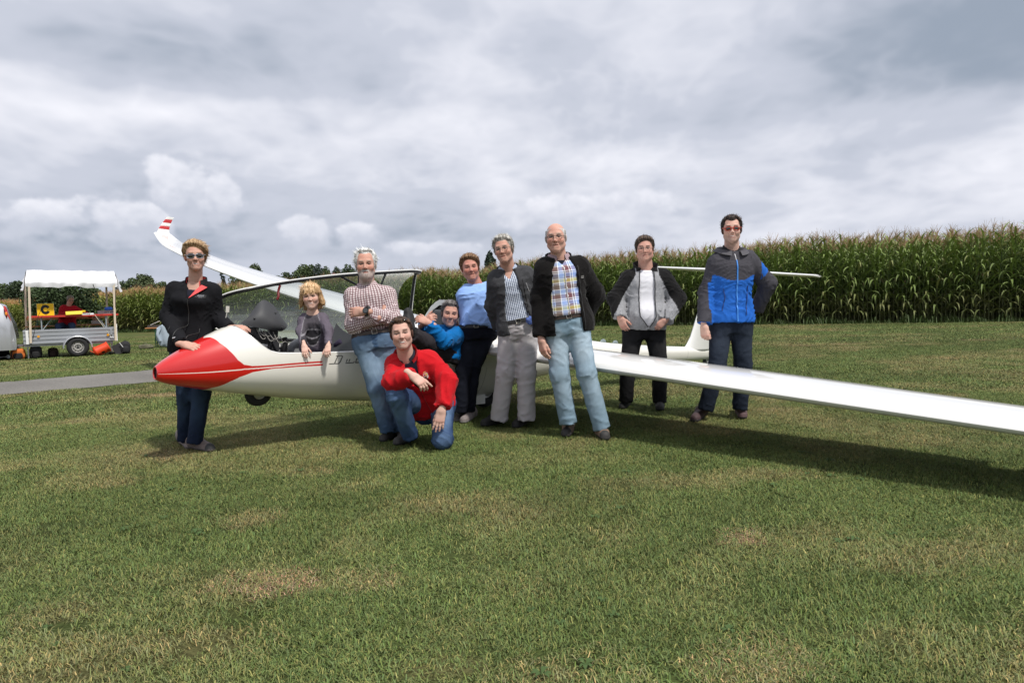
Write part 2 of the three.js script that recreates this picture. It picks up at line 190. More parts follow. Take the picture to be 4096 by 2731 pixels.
  ring(st, [[0, 0.006], [0.2, 0.005]], () => [0.2, 0.19, 0.08], at(H - 0.03), V(0, 1, 0), 4);
  if (R() < 0.8) { const a = plane + R(), b = at(1.05 + R() * 0.3); ring(ear, [[0, 0.012], [0.06, 0.028], [0.15, 0.03], [0.22, 0.018], [0.26, 0.004]], (h) => (h > 0.2 ? [0.16, 0.09, 0.05] : [0.13, 0.17, 0.06]), b, V(Math.cos(a) * 0.35, 1, Math.sin(a) * 0.35).normalize()); }
  return { stalk: geom(st.pos, st.idx, st.col), foliage: geom(lf.pos, lf.idx, lf.col), tassel: geom(ts.pos, ts.idx, ts.col), ear: ear.pos.length ? geom(ear.pos, ear.idx, ear.col) : null };
}
{
  const kinds = [31, 32, 33, 34, 35, 36].map(maize), R = rng(77);
  const edge = [[33, -14.0], [26, -17.9], [...[17.305, -22.912]], [...[9.887, -26.806]], [...[-3.946, -35.176]], [...[-24.697, -44.039]], [-50, -66], [-72, -84]];
  const label = 'green maize plant in the front row of the field, straw coloured tassel on top', group = 'maize plants in the front row of the field';
  const proto = kinds.map((k, i) => { const t = new THREE.Group(); for (const part of ['stalk', 'foliage', 'tassel', 'ear']) if (k[part]) { const o = obj(part, k[part], leafMat, t); if (part === 'foliage' || part === 'tassel') o.userData.kind = 'stuff'; } return t; });
  const all = [];
  for (let row = 0; row < 15; row++) {
    let carry = 0;
    for (let i = 0; i + 1 < edge.length; i++) {
      const a = edge[i], b = edge[i + 1], dx = b[0] - a[0], dz = b[1] - a[1], L = Math.hypot(dx, dz), nx = -dz / L, nz = dx / L, s = nz < 0 ? 1 : -1;
      let d = carry; const gap = row < 2 ? 0.132 : 0.185;
      for (; d < L; d += gap * (0.8 + R() * 0.4)) { const off = row * 0.72 + 0.1 + (R() - 0.5) * 0.14 + (row === 0 ? 0.12 * noise3(d * 0.5, i, 4) : 0), x = a[0] + dx * d / L + s * nx * off, z = a[1] + dz * d / L + s * nz * off; if (Math.abs(x) > -z * 0.80 + 3) continue; all.push([x, z, row]); }
      carry = d - L;
    }
  }
  const size = (x, z) => lerp(0.955, 1.145, smooth(-30, 18, x)) * (0.94 + 0.08 * noise3(x * 0.3, 2, z * 0.3));
  const front = all.filter((p) => p[2] === 0).sort((p, q) => (q[1] - p[1])).slice(0, 300), single = new Set(front);
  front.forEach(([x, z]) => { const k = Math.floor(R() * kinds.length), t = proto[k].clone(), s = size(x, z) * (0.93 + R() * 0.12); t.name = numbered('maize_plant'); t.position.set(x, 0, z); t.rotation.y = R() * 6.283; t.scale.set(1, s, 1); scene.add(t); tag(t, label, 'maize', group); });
  const rest = all.filter((p) => !single.has(p)), root = thing('maize_field', 'dense mass of green maize with straw coloured tassels behind the front row', 'maize field'); root.userData.kind = 'stuff';
  const d = new THREE.Object3D(), C = new THREE.Color();
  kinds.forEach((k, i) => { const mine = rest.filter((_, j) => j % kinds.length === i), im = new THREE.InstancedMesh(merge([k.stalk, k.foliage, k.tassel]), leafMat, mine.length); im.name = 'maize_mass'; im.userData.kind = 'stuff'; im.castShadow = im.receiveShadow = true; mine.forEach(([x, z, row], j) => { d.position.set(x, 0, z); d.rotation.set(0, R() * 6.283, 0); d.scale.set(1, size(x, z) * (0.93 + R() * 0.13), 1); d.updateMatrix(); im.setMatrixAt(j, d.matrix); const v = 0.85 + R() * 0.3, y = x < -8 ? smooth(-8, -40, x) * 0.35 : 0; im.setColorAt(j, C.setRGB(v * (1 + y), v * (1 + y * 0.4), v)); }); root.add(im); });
  // weeds and long grass at the foot of the field
  const w = { pos: [], col: [], idx: [] }; for (let q = 0; q < 26; q++) { const a = R() * 6.283, L = 0.12 + R() * 0.22, b = V((R() - 0.5) * 0.3, 0, (R() - 0.5) * 0.3), v = 0.7 + R() * 0.6; strip(w, [b, b.clone().add(V(Math.cos(a) * L * 0.3, L * 0.7, Math.sin(a) * L * 0.3)), b.clone().add(V(Math.cos(a) * L * 0.8, L * 0.75, Math.sin(a) * L * 0.8))], (t) => 0.022 * (1 - t * 0.8), V(0.2, 1, 0), 0.2, () => [0.06 * v, 0.095 * v, 0.025 * v]); }
  const row0 = all.filter((p) => p[2] === 0), im = new THREE.InstancedMesh(geom(w.pos, w.idx, w.col), leafMat, row0.length); im.name = 'edge_weeds'; tag(im, 'low green weeds and long grass along the foot of the maize', 'weeds', null, 'stuff');
  row0.forEach(([x, z], j) => { d.position.set(x + (R() - 0.5) * 0.2, 0, z + 0.25 + R() * 0.3); d.rotation.set(0, R() * 6.283, 0); const s = 0.4 + R() * R() * 1.4; d.scale.set(s, s, s); d.updateMatrix(); im.setMatrixAt(j, d.matrix); }); scene.add(im);
}
// ---------------------------------------------------------------- trees far off on the left and a hedge
const farLeaf = mat([1, 1, 1], 0.8, { vertexColors: true }), barkMat = mat([0.09, 0.07, 0.05], 0.95);
function leafCloud(blobs, n, size, col, R) {
  const pos = [], colr = [], idx = []; const vol = blobs.map((b) => b[3] * b[4] * b[3]); const tot = vol.reduce((a, b) => a + b, 0);
  blobs.forEach((b, bi) => { const m = Math.ceil(n * vol[bi] / tot); for (let i = 0; i < m; i++) {
    const u = R() * 2 - 1, a = R() * 6.283, s = Math.sqrt(1 - u * u), rr = 0.62 + 0.42 * Math.pow(R(), 0.7) + 0.22 * noise3(s * Math.cos(a) * 2 + bi, u * 2, s * Math.sin(a) * 2), p = V(b[0] + s * Math.cos(a) * b[3] * rr, b[1] + u * b[4] * rr, b[2] + s * Math.sin(a) * b[3] * rr);
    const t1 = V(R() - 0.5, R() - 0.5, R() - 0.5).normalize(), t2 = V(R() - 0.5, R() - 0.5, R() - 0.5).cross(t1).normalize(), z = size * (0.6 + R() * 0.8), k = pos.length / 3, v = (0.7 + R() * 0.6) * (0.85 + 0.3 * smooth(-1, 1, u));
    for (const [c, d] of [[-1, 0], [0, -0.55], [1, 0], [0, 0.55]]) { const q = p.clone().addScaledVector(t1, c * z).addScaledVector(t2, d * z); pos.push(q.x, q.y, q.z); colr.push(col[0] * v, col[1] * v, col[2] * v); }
    idx.push(k, k + 1, k + 2, k, k + 2, k + 3); } });
  return geom(pos, idx, colr);
}
function tree(name, label, pos, h, w, col, seed, n = 2600, conifer = false, group) {
  const R = rng(seed), t = thing(name, label, 'tree', pos, 0, group);
  const tr = [bar([0, 0, 0], [0, h * 0.8, 0], h * 0.022, 7, h * 0.006)]; for (let i = 0; i < 5; i++) { const a = R() * 6.3, y = h * (0.25 + 0.1 * i); tr.push(bar([0, y, 0], [Math.cos(a) * w * 0.32, y + h * 0.16, Math.sin(a) * w * 0.32], h * 0.009, 5, h * 0.003)); }
  obj('trunk', merge(tr), barkMat, t);
  const blobs = [];
  if (conifer) for (let i = 0; i < 16; i++) { const u = i / 15, a = R() * 6.3, r = w * 0.5 * (1.02 - u) * (0.5 + R() * 0.25); blobs.push([Math.cos(a) * r * 0.8, h * (0.12 + 0.85 * u), Math.sin(a) * r * 0.8, Math.max(w * 0.08, r * 1.1), h * 0.035]); }
  else { blobs.push([0, h * 0.6, 0, w * 0.33, h * 0.33]); for (let i = 0; i < 11; i++) { const a = R() * 6.3, u = R(), r = w * 0.36 * (0.5 + R() * 0.6), s = w * (0.12 + R() * 0.10); blobs.push([Math.cos(a) * r * (1.1 - u * 0.6), h * (0.28 + 0.62 * u), Math.sin(a) * r * (1.1 - u * 0.6), s, s * 0.85]); } }
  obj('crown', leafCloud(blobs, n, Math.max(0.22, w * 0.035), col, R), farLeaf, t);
  return t;
}
const G1 = [0.035, 0.055, 0.022], G2 = [0.05, 0.075, 0.024], G3 = [0.022, 0.036, 0.022], G4 = [0.065, 0.085, 0.035];
{
  const T = (px, d, top, wpx, col, name, label, con) => [px, d, top, wpx, col, name, label, con];
  const P = { a: [-119.088, 5.406, -160], b: [-108.391, 5.041, -150], c: [-115.441, 5.319, -165], d: [-114.6, 5.317, -170], e: [-99.205, 4.878, -175], f: [-94.2, 4.706, -170], g: [-88.164, 4.503, -165], h: [-92.272, 4.693, -180], i: [-50.71, 3.178, -120], j: [-59.172, 3.567, -150], k: [-52.097, 3.31, -140], l: [-68.486, 4.116, -210], m: [-60.369, 3.828, -200], n: [-53.344, 3.572, -190], o: [-56.544, 3.758, -210], p: [-52.054, 3.601, -205], q: [-48.517, 3.495, -205], r: [-2.543, 1.592, -88], s: [-76.399, 4.173, -170], t: [-103.967, 4.998, -170], u: [-84.233, 4.43, -175], v: [-74.98, 4.355, -220] };
  const pxm = (d) => d / 1560;
  const list = [['a', 645, 44, G2, 'bushy dark tree at the far left edge above the silver car'], ['b', 640, 40, G1, 'dark round tree just left of the white canopy'], ['c', 654, 46, G1, 'dark tree whose top is hidden behind the left end of the white canopy'], ['d', 660, 44, G1, 'dark tree seen under the middle of the white canopy'], ['t', 656, 40, G2, 'dark tree seen under the right end of the white canopy'],
    ['e', 640, 36, G1, 'dark low tree directly right of the white canopy'], ['f', 633, 34, G2, 'medium tree between a low tree and a taller pale tree, right of the canopy'], ['g', 625, 42, G4, 'tall pale green tree with a drooping crown right of the white canopy'], ['h', 645, 34, G2, 'small tree directly left of the woman in black'], ['s', 645, 30, G2, 'low tree between the woman in black and the conifer'],
    ['i', 616, 32, G3, 'dark conifer with a pointed top under the raised wing', true], ['j', 634, 46, G2, 'low round tree right of the conifer under the raised wing'], ['k', 598, 30, G4, 'tall thin tree rising above the raised wing'], ['v', 628, 34, G2, 'low distant tree left of the far wooded clump'], ['l', 620, 34, G1, 'small dark tree at the left end of the far wooded clump'], ['m', 601, 48, G2, 'largest rounded tree of the far wooded clump'], ['n', 600, 27, G3, 'darkest pointed tree in the far wooded clump'], ['o', 606, 22, G2, 'small tree between the dark pointed tree and the red roof'], ['p', 606, 24, G1, 'tree standing directly behind the small red roof'], ['q', 601, 36, G1, 'rounded tree at the right end of the far wooded clump by the checked shirt'],
    ['r', 571, 20, G3, 'dark tree rising above the maize left of the man in the grey fleece']];
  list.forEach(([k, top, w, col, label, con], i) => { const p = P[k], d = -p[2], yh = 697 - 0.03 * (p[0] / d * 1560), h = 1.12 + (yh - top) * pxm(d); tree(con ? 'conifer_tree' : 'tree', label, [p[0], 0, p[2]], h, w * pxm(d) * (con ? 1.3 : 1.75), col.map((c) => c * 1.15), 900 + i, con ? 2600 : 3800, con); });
  const R = rng(5), hb = thing('hedge_bush', 'big dense dark green bush behind the trailer', 'bush', [-26.241, 0.679, -40]); hb.position.y = 0;
  obj('stem', merge([0, 1, 2, 3, 4].map((i) => bar([(i - 2) * 0.6, 0, 0], [(i - 2) * 0.75, 1.7, 0.2 * (i % 2)], 0.05, 6, 0.02))), barkMat, hb);
  const bl = []; for (let i = 0; i < 16; i++) bl.push([(R() - 0.5) * 3.0, 0.7 + R() * 2.0, (R() - 0.5) * 1.4, 0.55 + R() * 0.3, 0.55 + R() * 0.25]); obj('foliage', leafCloud(bl, 9000, 0.085, [0.032, 0.055, 0.016], R), farLeaf, hb);
  // a house far off between the trees
  const hp = [-51.289, 3.547, -198], hs = thing('house', 'tiny far house with a red tiled roof among trees', 'house', [hp[0], 0, hp[2]], 0.3);
  obj('wall', [box(4.5, 9.5, 6, 0, 4.75, 0)], mat([0.5, 0.46, 0.4], 0.9), hs);
  const rs = new THREE.Shape([new THREE.Vector2(-2.8, 0), new THREE.Vector2(2.8, 0), new THREE.Vector2(0, 2.0)]); obj('roof', new THREE.ExtrudeGeometry(rs, { depth: 7, bevelEnabled: false }).translate(0, 9.5, -3.5), mat([0.20, 0.085, 0.06], 0.9), hs);
}

// ---------------------------------------------------------------- the glider (local axes: x aft from the nose, y up, z to its left, towards us)
const curve = (pts) => (x) => { if (x <= pts[0][0]) return pts[0][1]; for (let i = 0; i + 1 < pts.length; i++) if (x <= pts[i + 1][0]) { const h = pts[i + 1][0] - pts[i][0], t = (x - pts[i][0]) / h, m = (j) => { if (j <= 0 || j >= pts.length - 1) { const k = j <= 0 ? 0 : pts.length - 2; return (pts[k + 1][1] - pts[k][1]) / (pts[k + 1][0] - pts[k][0]); } const a = (pts[j][1] - pts[j - 1][1]) / (pts[j][0] - pts[j - 1][0]), b = (pts[j + 1][1] - pts[j][1]) / (pts[j + 1][0] - pts[j][0]); return a * b <= 0 ? 0 : 2 * a * b / (a + b); }, t2 = t * t, t3 = t2 * t; return (2 * t3 - 3 * t2 + 1) * pts[i][1] + (t3 - 2 * t2 + t) * h * m(i) + (-2 * t3 + 3 * t2) * pts[i + 1][1] + (t3 - t2) * h * m(i + 1); } return pts[pts.length - 1][1]; };
const glider = thing('glider', 'white two-seat glider with red nose and open canopy, people leaning on it', 'glider');
{
  const pose = [-2.6302, 0.6881, -4.9757, 0.7813, -0.0589, 0.1023]; glider.position.set(pose[0], pose[1], pose[2]); glider.rotation.set(pose[5], pose[3], pose[4], 'YZX');
  const yt = curve([[0, 0.05], [0.04, 0.085], [0.12, 0.14], [0.3, 0.245], [0.55, 0.365], [0.9, 0.47], [1.4, 0.57], [2.0, 0.635], [2.6, 0.655], [3.1, 0.60], [3.7, 0.47], [4.4, 0.32], [5, 0.245], [5.7, 0.195], [7.1, 0.15], [8.45, 0.13]]);
  const yb = curve([[0, -0.05], [0.04, -0.07], [0.12, -0.092], [0.38, -0.145], [0.82, -0.212], [1.2, -0.262], [1.64, -0.3], [2.1, -0.335], [2.6, -0.36], [3.1, -0.365], [3.5, -0.30], [3.9, -0.21], [4.5, -0.14], [5.2, -0.105], [7.5, -0.07], [8.45, -0.045]]);
  const ww = curve([[0, 0.05], [0.04, 0.075], [0.12, 0.115], [0.3, 0.185], [0.55, 0.25], [0.8, 0.295], [1.2, 0.335], [1.8, 0.355], [2.5, 0.355], [3.0, 0.33], [3.6, 0.26], [4.2, 0.185], [4.8, 0.145], [5.6, 0.118], [7.1, 0.09], [8.1, 0.06], [8.45, 0.035]]);
  const ym = curve([[0, 0], [0.3, 0.02], [0.64, 0.05], [1.2, 0.08], [2.5, 0.1], [3.5, 0.09], [4.5, 0.08], [6, 0.055], [8.45, 0.04]]);
  const sill = curve([[0.5, 0.40], [0.54, 0.365], [0.62, 0.295], [0.70, 0.222], [0.76, 0.185], [0.84, 0.172], [1.2, 0.178], [2.0, 0.205], [2.5, 0.235], [2.60, 0.245], [2.63, 0.30], [2.655, 0.45], [2.68, 0.68]]);
  const E1 = 0.86, E2 = 0.90, sgn = (v, e) => Math.sign(v) * Math.pow(Math.abs(v), e);
  const pt = (x, ph, off = 0) => { const c = Math.cos(ph), s = Math.sin(ph), m = ym(x), h = c > 0 ? yt(x) - m : m - yb(x); return V(x, m + Math.max(0.001, h - off) * sgn(c, E2), Math.max(0.001, ww(x) - off) * sgn(s, E1)); };
  const open = (x) => { if (x < 0.50 || x > 2.68) return 0; const r = (sill(x) - ym(x)) / (yt(x) - ym(x)); return r >= 1 ? 0 : Math.acos(Math.pow(clamp(r), 1 / E2)); };
  const X = []; for (let x = 0; x < 0.16; x += 0.01) X.push(x); for (let x = 0.16; x < 0.5; x += 0.03) X.push(x); for (let x = 0.5; x < 0.9; x += 0.012) X.push(x); for (let x = 0.9; x < 2.58; x += 0.06) X.push(x); for (let x = 2.58; x < 2.7; x += 0.008) X.push(x); for (let x = 2.7; x <= 8.46; x += 0.08) X.push(x);
  const N = 72, shell = (xs, off, flip) => { const pos = [], uv = [], idx = []; xs.forEach((x) => { const a0 = open(x); for (let j = 0; j <= N; j++) { const ph = a0 + (Math.PI * 2 - 2 * a0) * j / N, p = pt(x, ph, off); pos.push(p.x, p.y, p.z); uv.push(x / 8.75, ph / (Math.PI * 2)); } }); for (let i = 0; i + 1 < xs.length; i++) for (let j = 0; j < N; j++) { const a = i * (N + 1) + j, b = a + N + 1; flip ? idx.push(a, a + 1, b, a + 1, b + 1, b) : idx.push(a, b, a + 1, a + 1, b, b + 1); } return geom(pos, idx, null, uv); };
  // the paint: white, a red nose running out into two stripes, a lettering
  const W = 2048, H = 1024, cv = document.createElement('canvas'); cv.width = W; cv.height = H; const c = cv.getContext('2d'), px = (x) => x / 8.75 * W, py = (deg) => deg / 360 * H;
  c.fillStyle = '#ece9e0'; c.fillRect(0, 0, W, H);
  const edgeU = [[0, 0.33], [12, 0.362], [40, 0.40], [61, 0.455], [77, 0.507], [84, 0.55], [86.6, 0.61], [87.1, 0.70]], edgeL = [[90.7, 0.76], [92, 0.69], [94, 0.615], [102, 0.527], [113, 0.462], [127, 0.405], [139, 0.355], [160, 0.315], [180, 0.30]];
  c.fillStyle = '#c8120f';
  for (const far of [0, 1]) { const Y = (d) => py(far ? 360 - d : d); c.beginPath(); c.moveTo(0, Y(0)); for (const [d, x] of edgeU) c.lineTo(px(x), Y(d)); c.lineTo(px(1.165), Y(86.9)); c.lineTo(px(1.165), Y(88.1)); c.lineTo(px(0.7), Y(88.7)); c.lineTo(0, Y(88.4)); c.closePath(); c.fill(); c.beginPath(); c.moveTo(0, Y(90.0)); c.lineTo(px(0.7), Y(89.9)); c.lineTo(px(1.17), Y(89.2)); c.lineTo(px(1.17), Y(90.4)); for (const [d, x] of edgeL) c.lineTo(px(x), Y(d)); c.lineTo(0, Y(180)); c.closePath(); c.fill(); }
  c.strokeStyle = '#2a2a2a'; c.lineWidth = 1.5; c.lineCap = 'butt'; const line = (...q) => { c.beginPath(); for (let i = 0; i < q.length; i += 2) i ? c.lineTo(px(q[i]), py(q[i + 1])) : c.moveTo(px(q[i]), py(q[i + 1])); c.stroke(); };
  c.lineWidth = 1.7; line(1.225, 89.6, 1.315, 89.6); line(1.285, 83.0, 1.335, 83.0, 1.345, 83.8, 1.325, 88.4, 1.31, 89.6); line(1.30, 83.4, 1.275, 89.4); line(1.39, 86.4, 1.382, 88.7); line(1.375, 89.5, 1.45, 89.5, 1.458, 88.6); line(1.414, 86.4, 1.406, 88.7); line(1.478, 86.4, 1.505, 86.4, 1.50, 89.5, 1.47, 89.5, 1.478, 86.4);
  c.strokeStyle = 'rgba(90,90,88,0.55)'; c.lineWidth = 1; line(2.76, 0, 2.76, 60); line(2.76, 300, 2.76, 360); line(3.02, 100, 3.02, 178); line(7.3, 0, 7.3, 360); line(2.98, 160, 3.55, 160); c.fillStyle = 'rgba(120,116,100,0.10)'; c.fillRect(px(1), py(165), px(5), py(30));
  const tx = new THREE.CanvasTexture(cv); tx.flipY = false; tx.colorSpace = THREE.SRGBColorSpace; tx.wrapT = THREE.RepeatWrapping;
  const gel = phys([1, 1, 1], 0.34, { map: tx, clearcoat: 1, clearcoatRoughness: 0.06 }), white = phys([0.80, 0.795, 0.77], 0.34, { clearcoat: 1, clearcoatRoughness: 0.05 }), red = phys([0.5, 0.012, 0.012], 0.34, { clearcoat: 1, clearcoatRoughness: 0.05 });
  const grey = mat([0.30, 0.305, 0.315], 0.65), black = mat([0.012, 0.012, 0.013], 0.45), rubber = mat([0.015, 0.015, 0.015], 0.85), metal = mat([0.55, 0.55, 0.56], 0.3, { metalness: 1 }), dkgrey = mat([0.045, 0.046, 0.05], 0.55);
  const fus = obj('fuselage', shell(X, 0), gel, glider);
  const xin = X.filter((x) => x > 0.49 && x < 2.69);
  obj('cockpit_lining', shell(xin, 0.022, true), grey, fus);
  { // rim round the opening
    const loop = [], inn = []; for (const s of [1, -1]) { const xs = s > 0 ? xin : [...xin].reverse(); for (const x of xs) { const a = open(x); if (a <= 0) continue; loop.push(pt(x, s > 0 ? a : Math.PI * 2 - a)); inn.push(pt(x, s > 0 ? a : Math.PI * 2 - a, 0.03)); } }
    const pos = [], idx = [], n = loop.length; loop.forEach((p, i) => { const q = inn[i]; pos.push(p.x, p.y + 0.001, p.z, (p.x * 2 + q.x) / 3, p.y + 0.008, (p.z * 2 + q.z) / 3, q.x, q.y + 0.004, q.z, q.x, q.y - 0.02, q.z); });
    for (let i = 0; i < n; i++) for (let k = 0; k < 3; k++) { const a = i * 4 + k, b = ((i + 1) % n) * 4 + k; idx.push(a, b, a + 1, a + 1, b, b + 1); }
    obj('cockpit_rim', geom(pos, idx), white, fus);
  }
  obj('nose_intake', new THREE.CircleGeometry(0.043, 20).rotateY(-Math.PI / 2).translate(0.012, 0, 0), black, fus);
  obj('nose_ring', new THREE.TorusGeometry(0.047, 0.006, 8, 28).rotateY(Math.PI / 2).translate(0.002, 0, 0), red, fus);
  obj('bulkhead', (() => { const pos = [], idx = []; const ring = []; for (let j = 0; j <= 40; j++) ring.push(pt(2.70, j / 40 * Math.PI * 2, 0.025)); pos.push(2.70, 0.2, 0); ring.forEach((p) => pos.push(p.x, p.y, p.z)); for (let j = 1; j <= 40; j++) idx.push(0, j, j + 1); return geom(pos, idx); })(), black, fus);
  // what shows of the cockpit
  obj('headrest', [box(0.10, 0.26, 0.24, 0, 0, 0, 0.04).rotateZ(-0.25).translate(2.60, 0.42, 0.04)], dkgrey, glider);
  for (const [x, n] of [[1.22, 0], [2.25, 1]]) { const s = obj('seat', (() => { const pos = [], idx = [], prof = [[-0.38, -0.02], [-0.30, -0.09], [-0.05, -0.13], [0.14, -0.10], [0.26, 0.02], [0.36, 0.20], [0.40, 0.30]]; prof.forEach(([a, b]) => { for (let j = 0; j <= 8; j++) { const t = j / 8 * 2 - 1; pos.push(x + a, b + 0.07 * t * t, t * 0.26); } }); for (let i = 0; i + 1 < prof.length; i++) for (let j = 0; j < 8; j++) { const a = i * 9 + j; idx.push(a, a + 1, a + 9, a + 1, a + 10, a + 9); } return geom(pos, idx); })(), dkgrey, glider); }
  const L1 = [1.132, 0.159, -0.26], L2 = [1.021, 0.16, -0.287], L3 = [1.68, 0.234, -0.318], L4 = [1.206, 0.192, -0.24], L5 = [1.719, 0.226, -0.15], L6 = [1.033, 0.126, -0.2], L7 = [1.875, 0.25, -0.3], L8 = [1.126, 0.258, -0.3];
  obj('control_grip', [tube([[L1[0], L1[1] - 0.12, L1[2]], [L1[0] - 0.012, L1[1] - 0.03, L1[2]], [L1[0], L1[1] + 0.03, L1[2]], [L1[0] - 0.012, L1[1] + 0.075, L1[2]]], 0.024, 16, 10)], black, glider);
  obj('placard', [box(0.135, 0.085, 0.004, L2[0], L2[1], L2[2])], dkgrey, glider);
  obj('placard', [box(0.115, 0.085, 0.004, L3[0], L3[1], L3[2])], dkgrey, glider);
  obj('air_duct', [tube([[L4[0] - 0.03, L4[1] - 0.15, L4[2] - 0.03], [L4[0] - 0.02, L4[1] - 0.03, L4[2]], [L4[0] + 0.05, L4[1] + 0.02, L4[2] + 0.02]], 0.033, 16, 10)], grey, glider);
  obj('lever', [tube([[L6[0] - 0.05, L6[1] + 0.06, L6[2]], [L6[0], L6[1] - 0.01, L6[2]], [L6[0] + 0.13, L6[1] - 0.012, L6[2]]], 0.011, 12, 8)], black, glider);
  obj('side_pocket', [box(0.20, 0.05, 0.02, L7[0], L7[1], L7[2], 0.008)], black, glider);
  obj('cockpit_side_panel', [box(0.75, 0.035, 0.02, 1.75, 0.165, -0.325, 0.006)], dkgrey, glider);
  { const R = rng(4), g = new THREE.SphereGeometry(1, 24, 16), p = g.attributes.position; for (let i = 0; i < p.count; i++) { const v = V(p.getX(i), p.getY(i), p.getZ(i)), k = 1 + 0.35 * fbm(v.x * 1.7, v.y * 1.7, v.z * 1.7 + 3, 3); p.setXYZ(i, L5[0] + v.x * k * 0.17, L5[1] - 0.04 + v.y * k * 0.085, L5[2] + v.z * k * 0.1); } g.computeVertexNormals(); obj('seat_cushion', g, mat([0.022, 0.016, 0.04], 0.9), glider); }
  // instrument pod swung up, with its dark shield
  { const A = VA([0.64, 0.374, -0.06]), B = VA([0.841, 0.564, -0.12]), C2 = VA([0.943, 0.526, -0.14]), D = VA([1.042, 0.359, -0.06]), E = VA([0.96, 0.32, 0]), M = VA([0.761, 0.336, 0.06]), pos = [], idx = [], n = 16;
    const bot = new THREE.QuadraticBezierCurve3(A, M, E), top = new THREE.CatmullRomCurve3([A.clone().lerp(B, 0.5), B, C2, C2.clone().lerp(D, 0.55), D]);
    for (let i = 0; i <= n; i++) { const a = bot.getPoint(i / n), b = top.getPoint(i / n); for (let j = 0; j <= n; j++) { const t = j / n, p = a.clone().lerp(b, t); p.z += 0.07 * Math.sin(Math.PI * t) * Math.sin(Math.PI * (0.1 + 0.8 * i / n)); pos.push(p.x, p.y, p.z); } }
    for (let i = 0; i < n; i++) for (let j = 0; j < n; j++) { const a = i * (n + 1) + j; idx.push(a, a + n + 1, a + 1, a + 1, a + n + 1, a + n + 2); }
    const front = geom(pos, idx), back = front.clone().translate(0.008, -0.004, -0.02), sh = obj('instrument_shield', [front, back], mat([0.04, 0.041, 0.045], 0.6), glider);
    for (const q of [[0.2, 0.3], [0.55, 0.75], [0.85, 0.35]]) { const i = Math.round(q[0] * n) * (n + 1) + Math.round(q[1] * n); obj('screw', new THREE.SphereGeometry(0.008, 8, 6).translate(pos[i * 3], pos[i * 3 + 1], pos[i * 3 + 2] + 0.004), black, sh); }
    const R = rng(8), parts = []; for (let i = 0; i < 16; i++) { const t = i / 15, p = A.clone().lerp(E, 0.12 + t * 0.8); parts.push(R() < 0.5 ? box(0.045 + R() * 0.03, 0.03 + R() * 0.05, 0.05, p.x + (R() - 0.5) * 0.03, p.y - 0.03 - R() * 0.09, p.z - 0.03 - R() * 0.05, 0.006) : new THREE.CylinderGeometry(0.028, 0.028, 0.07, 12).rotateZ(1.2).translate(p.x, p.y - 0.04 - R() * 0.06, p.z - 0.03)); }
    obj('instruments', parts, dkgrey, glider).userData.kind = 'stuff';
    const wires = []; for (let i = 0; i < 7; i++) { const p = A.clone().lerp(E, 0.2 + R() * 0.6); wires.push(tube([[p.x, p.y - 0.02, p.z], [p.x + 0.05, p.y - 0.07 - R() * 0.05, p.z + 0.03], [p.x + 0.11, p.y - 0.05 - R() * 0.06, p.z], [p.x + 0.15, p.y - 0.12, p.z - 0.02]], 0.004, 14, 5)); }
    obj('wiring', wires, mat([0.25, 0.24, 0.22], 0.6), glider).userData.kind = 'stuff';
    obj('pod_arm', [bar(E.clone().add(V(-0.05, -0.02, -0.05)), V(0.86, 0.02, -0.05), 0.02, 8)], black, glider); }
  { const a = [0.531, 0.382, -0.1], b = [0.547, 0.47, -0.1]; obj('yaw_string_mast', [bar(a, b, 0.003, 6), box(0.028, 0.05, 0.004, b[0], b[1] + 0.01, b[2], 0.001)], mat([0.6, 0.58, 0.52], 0.6), glider); }
  // the canopy, hinged along the far sill and swung open to stand on edge
  { const hinge = V(0, 0.205, -0.335), th = -1.53, turnC = (p) => { const q = p.clone().sub(V(0, hinge.y, hinge.z)), k = lerp(0.60, 1.03, Math.pow(clamp((q.x - 0.5) / 2.0), 0.75)); return V(q.x, (q.y * Math.cos(th) - q.z * Math.sin(th)) * k, (q.y * Math.sin(th) + q.z * Math.cos(th))).add(V(0, hinge.y, hinge.z)); };
    const xs = []; for (let x = 0.545; x < 0.86; x += 0.02) xs.push(x); for (let x = 0.88; x < 2.58; x += 0.05) xs.push(x); for (let x = 2.58; x <= 2.645; x += 0.0108) xs.push(x);
    const M = 28, pos = [], idx = []; xs.forEach((x) => { const a0 = Math.max(0.02, open(x)); for (let j = 0; j <= M; j++) { const p = turnC(pt(x, lerp(-a0, a0, j / M))); pos.push(p.x, p.y, p.z); } });
    for (let i = 0; i + 1 < xs.length; i++) for (let j = 0; j < M; j++) { const a = i * (M + 1) + j, b = a + M + 1; idx.push(a, b, a + 1, a + 1, b, b + 1); }
    const can = obj('canopy_glass', geom(pos, idx), phys([0.80, 0.84, 0.83], 0.03, { transmission: 0.86, thickness: 0, ior: 1.6, specularIntensity: 1 }), glider);
    const edge = (x, s) => pt(x, s * open(x)), loop = [...xs.map((x) => edge(x, 1)), ...[...xs].reverse().map((x) => edge(x, -1))];
    const fr = []; { const P = []; for (let i = 0; i < loop.length; i++) { const p = loop[i]; if (!P.length || P[P.length - 1].distanceTo(p) > 0.03) P.push(p); } const T = P.map(turnC), Tw = P.map((p) => turnC(V(p.x < 1 ? p.x - 0.016 : p.x > 2.55 ? p.x + 0.016 : p.x, p.y - (p.x < 0.8 ? -0.004 : 0.0), p.z * 1.0 + Math.sign(p.z) * 0.015)));
      obj('canopy_frame', tube(T, 0.0145, 260, 8, true), black, can); obj('canopy_frame_edge', tube(Tw, 0.0075, 260, 8, true), white, can); }
    const barA = turnC(pt(1.86, open(1.86), 0.01)), barB = turnC(pt(1.86, -open(1.86), 0.01));
    obj('canopy_crossbar', bar(barA, barB, 0.015, 8), black, can);
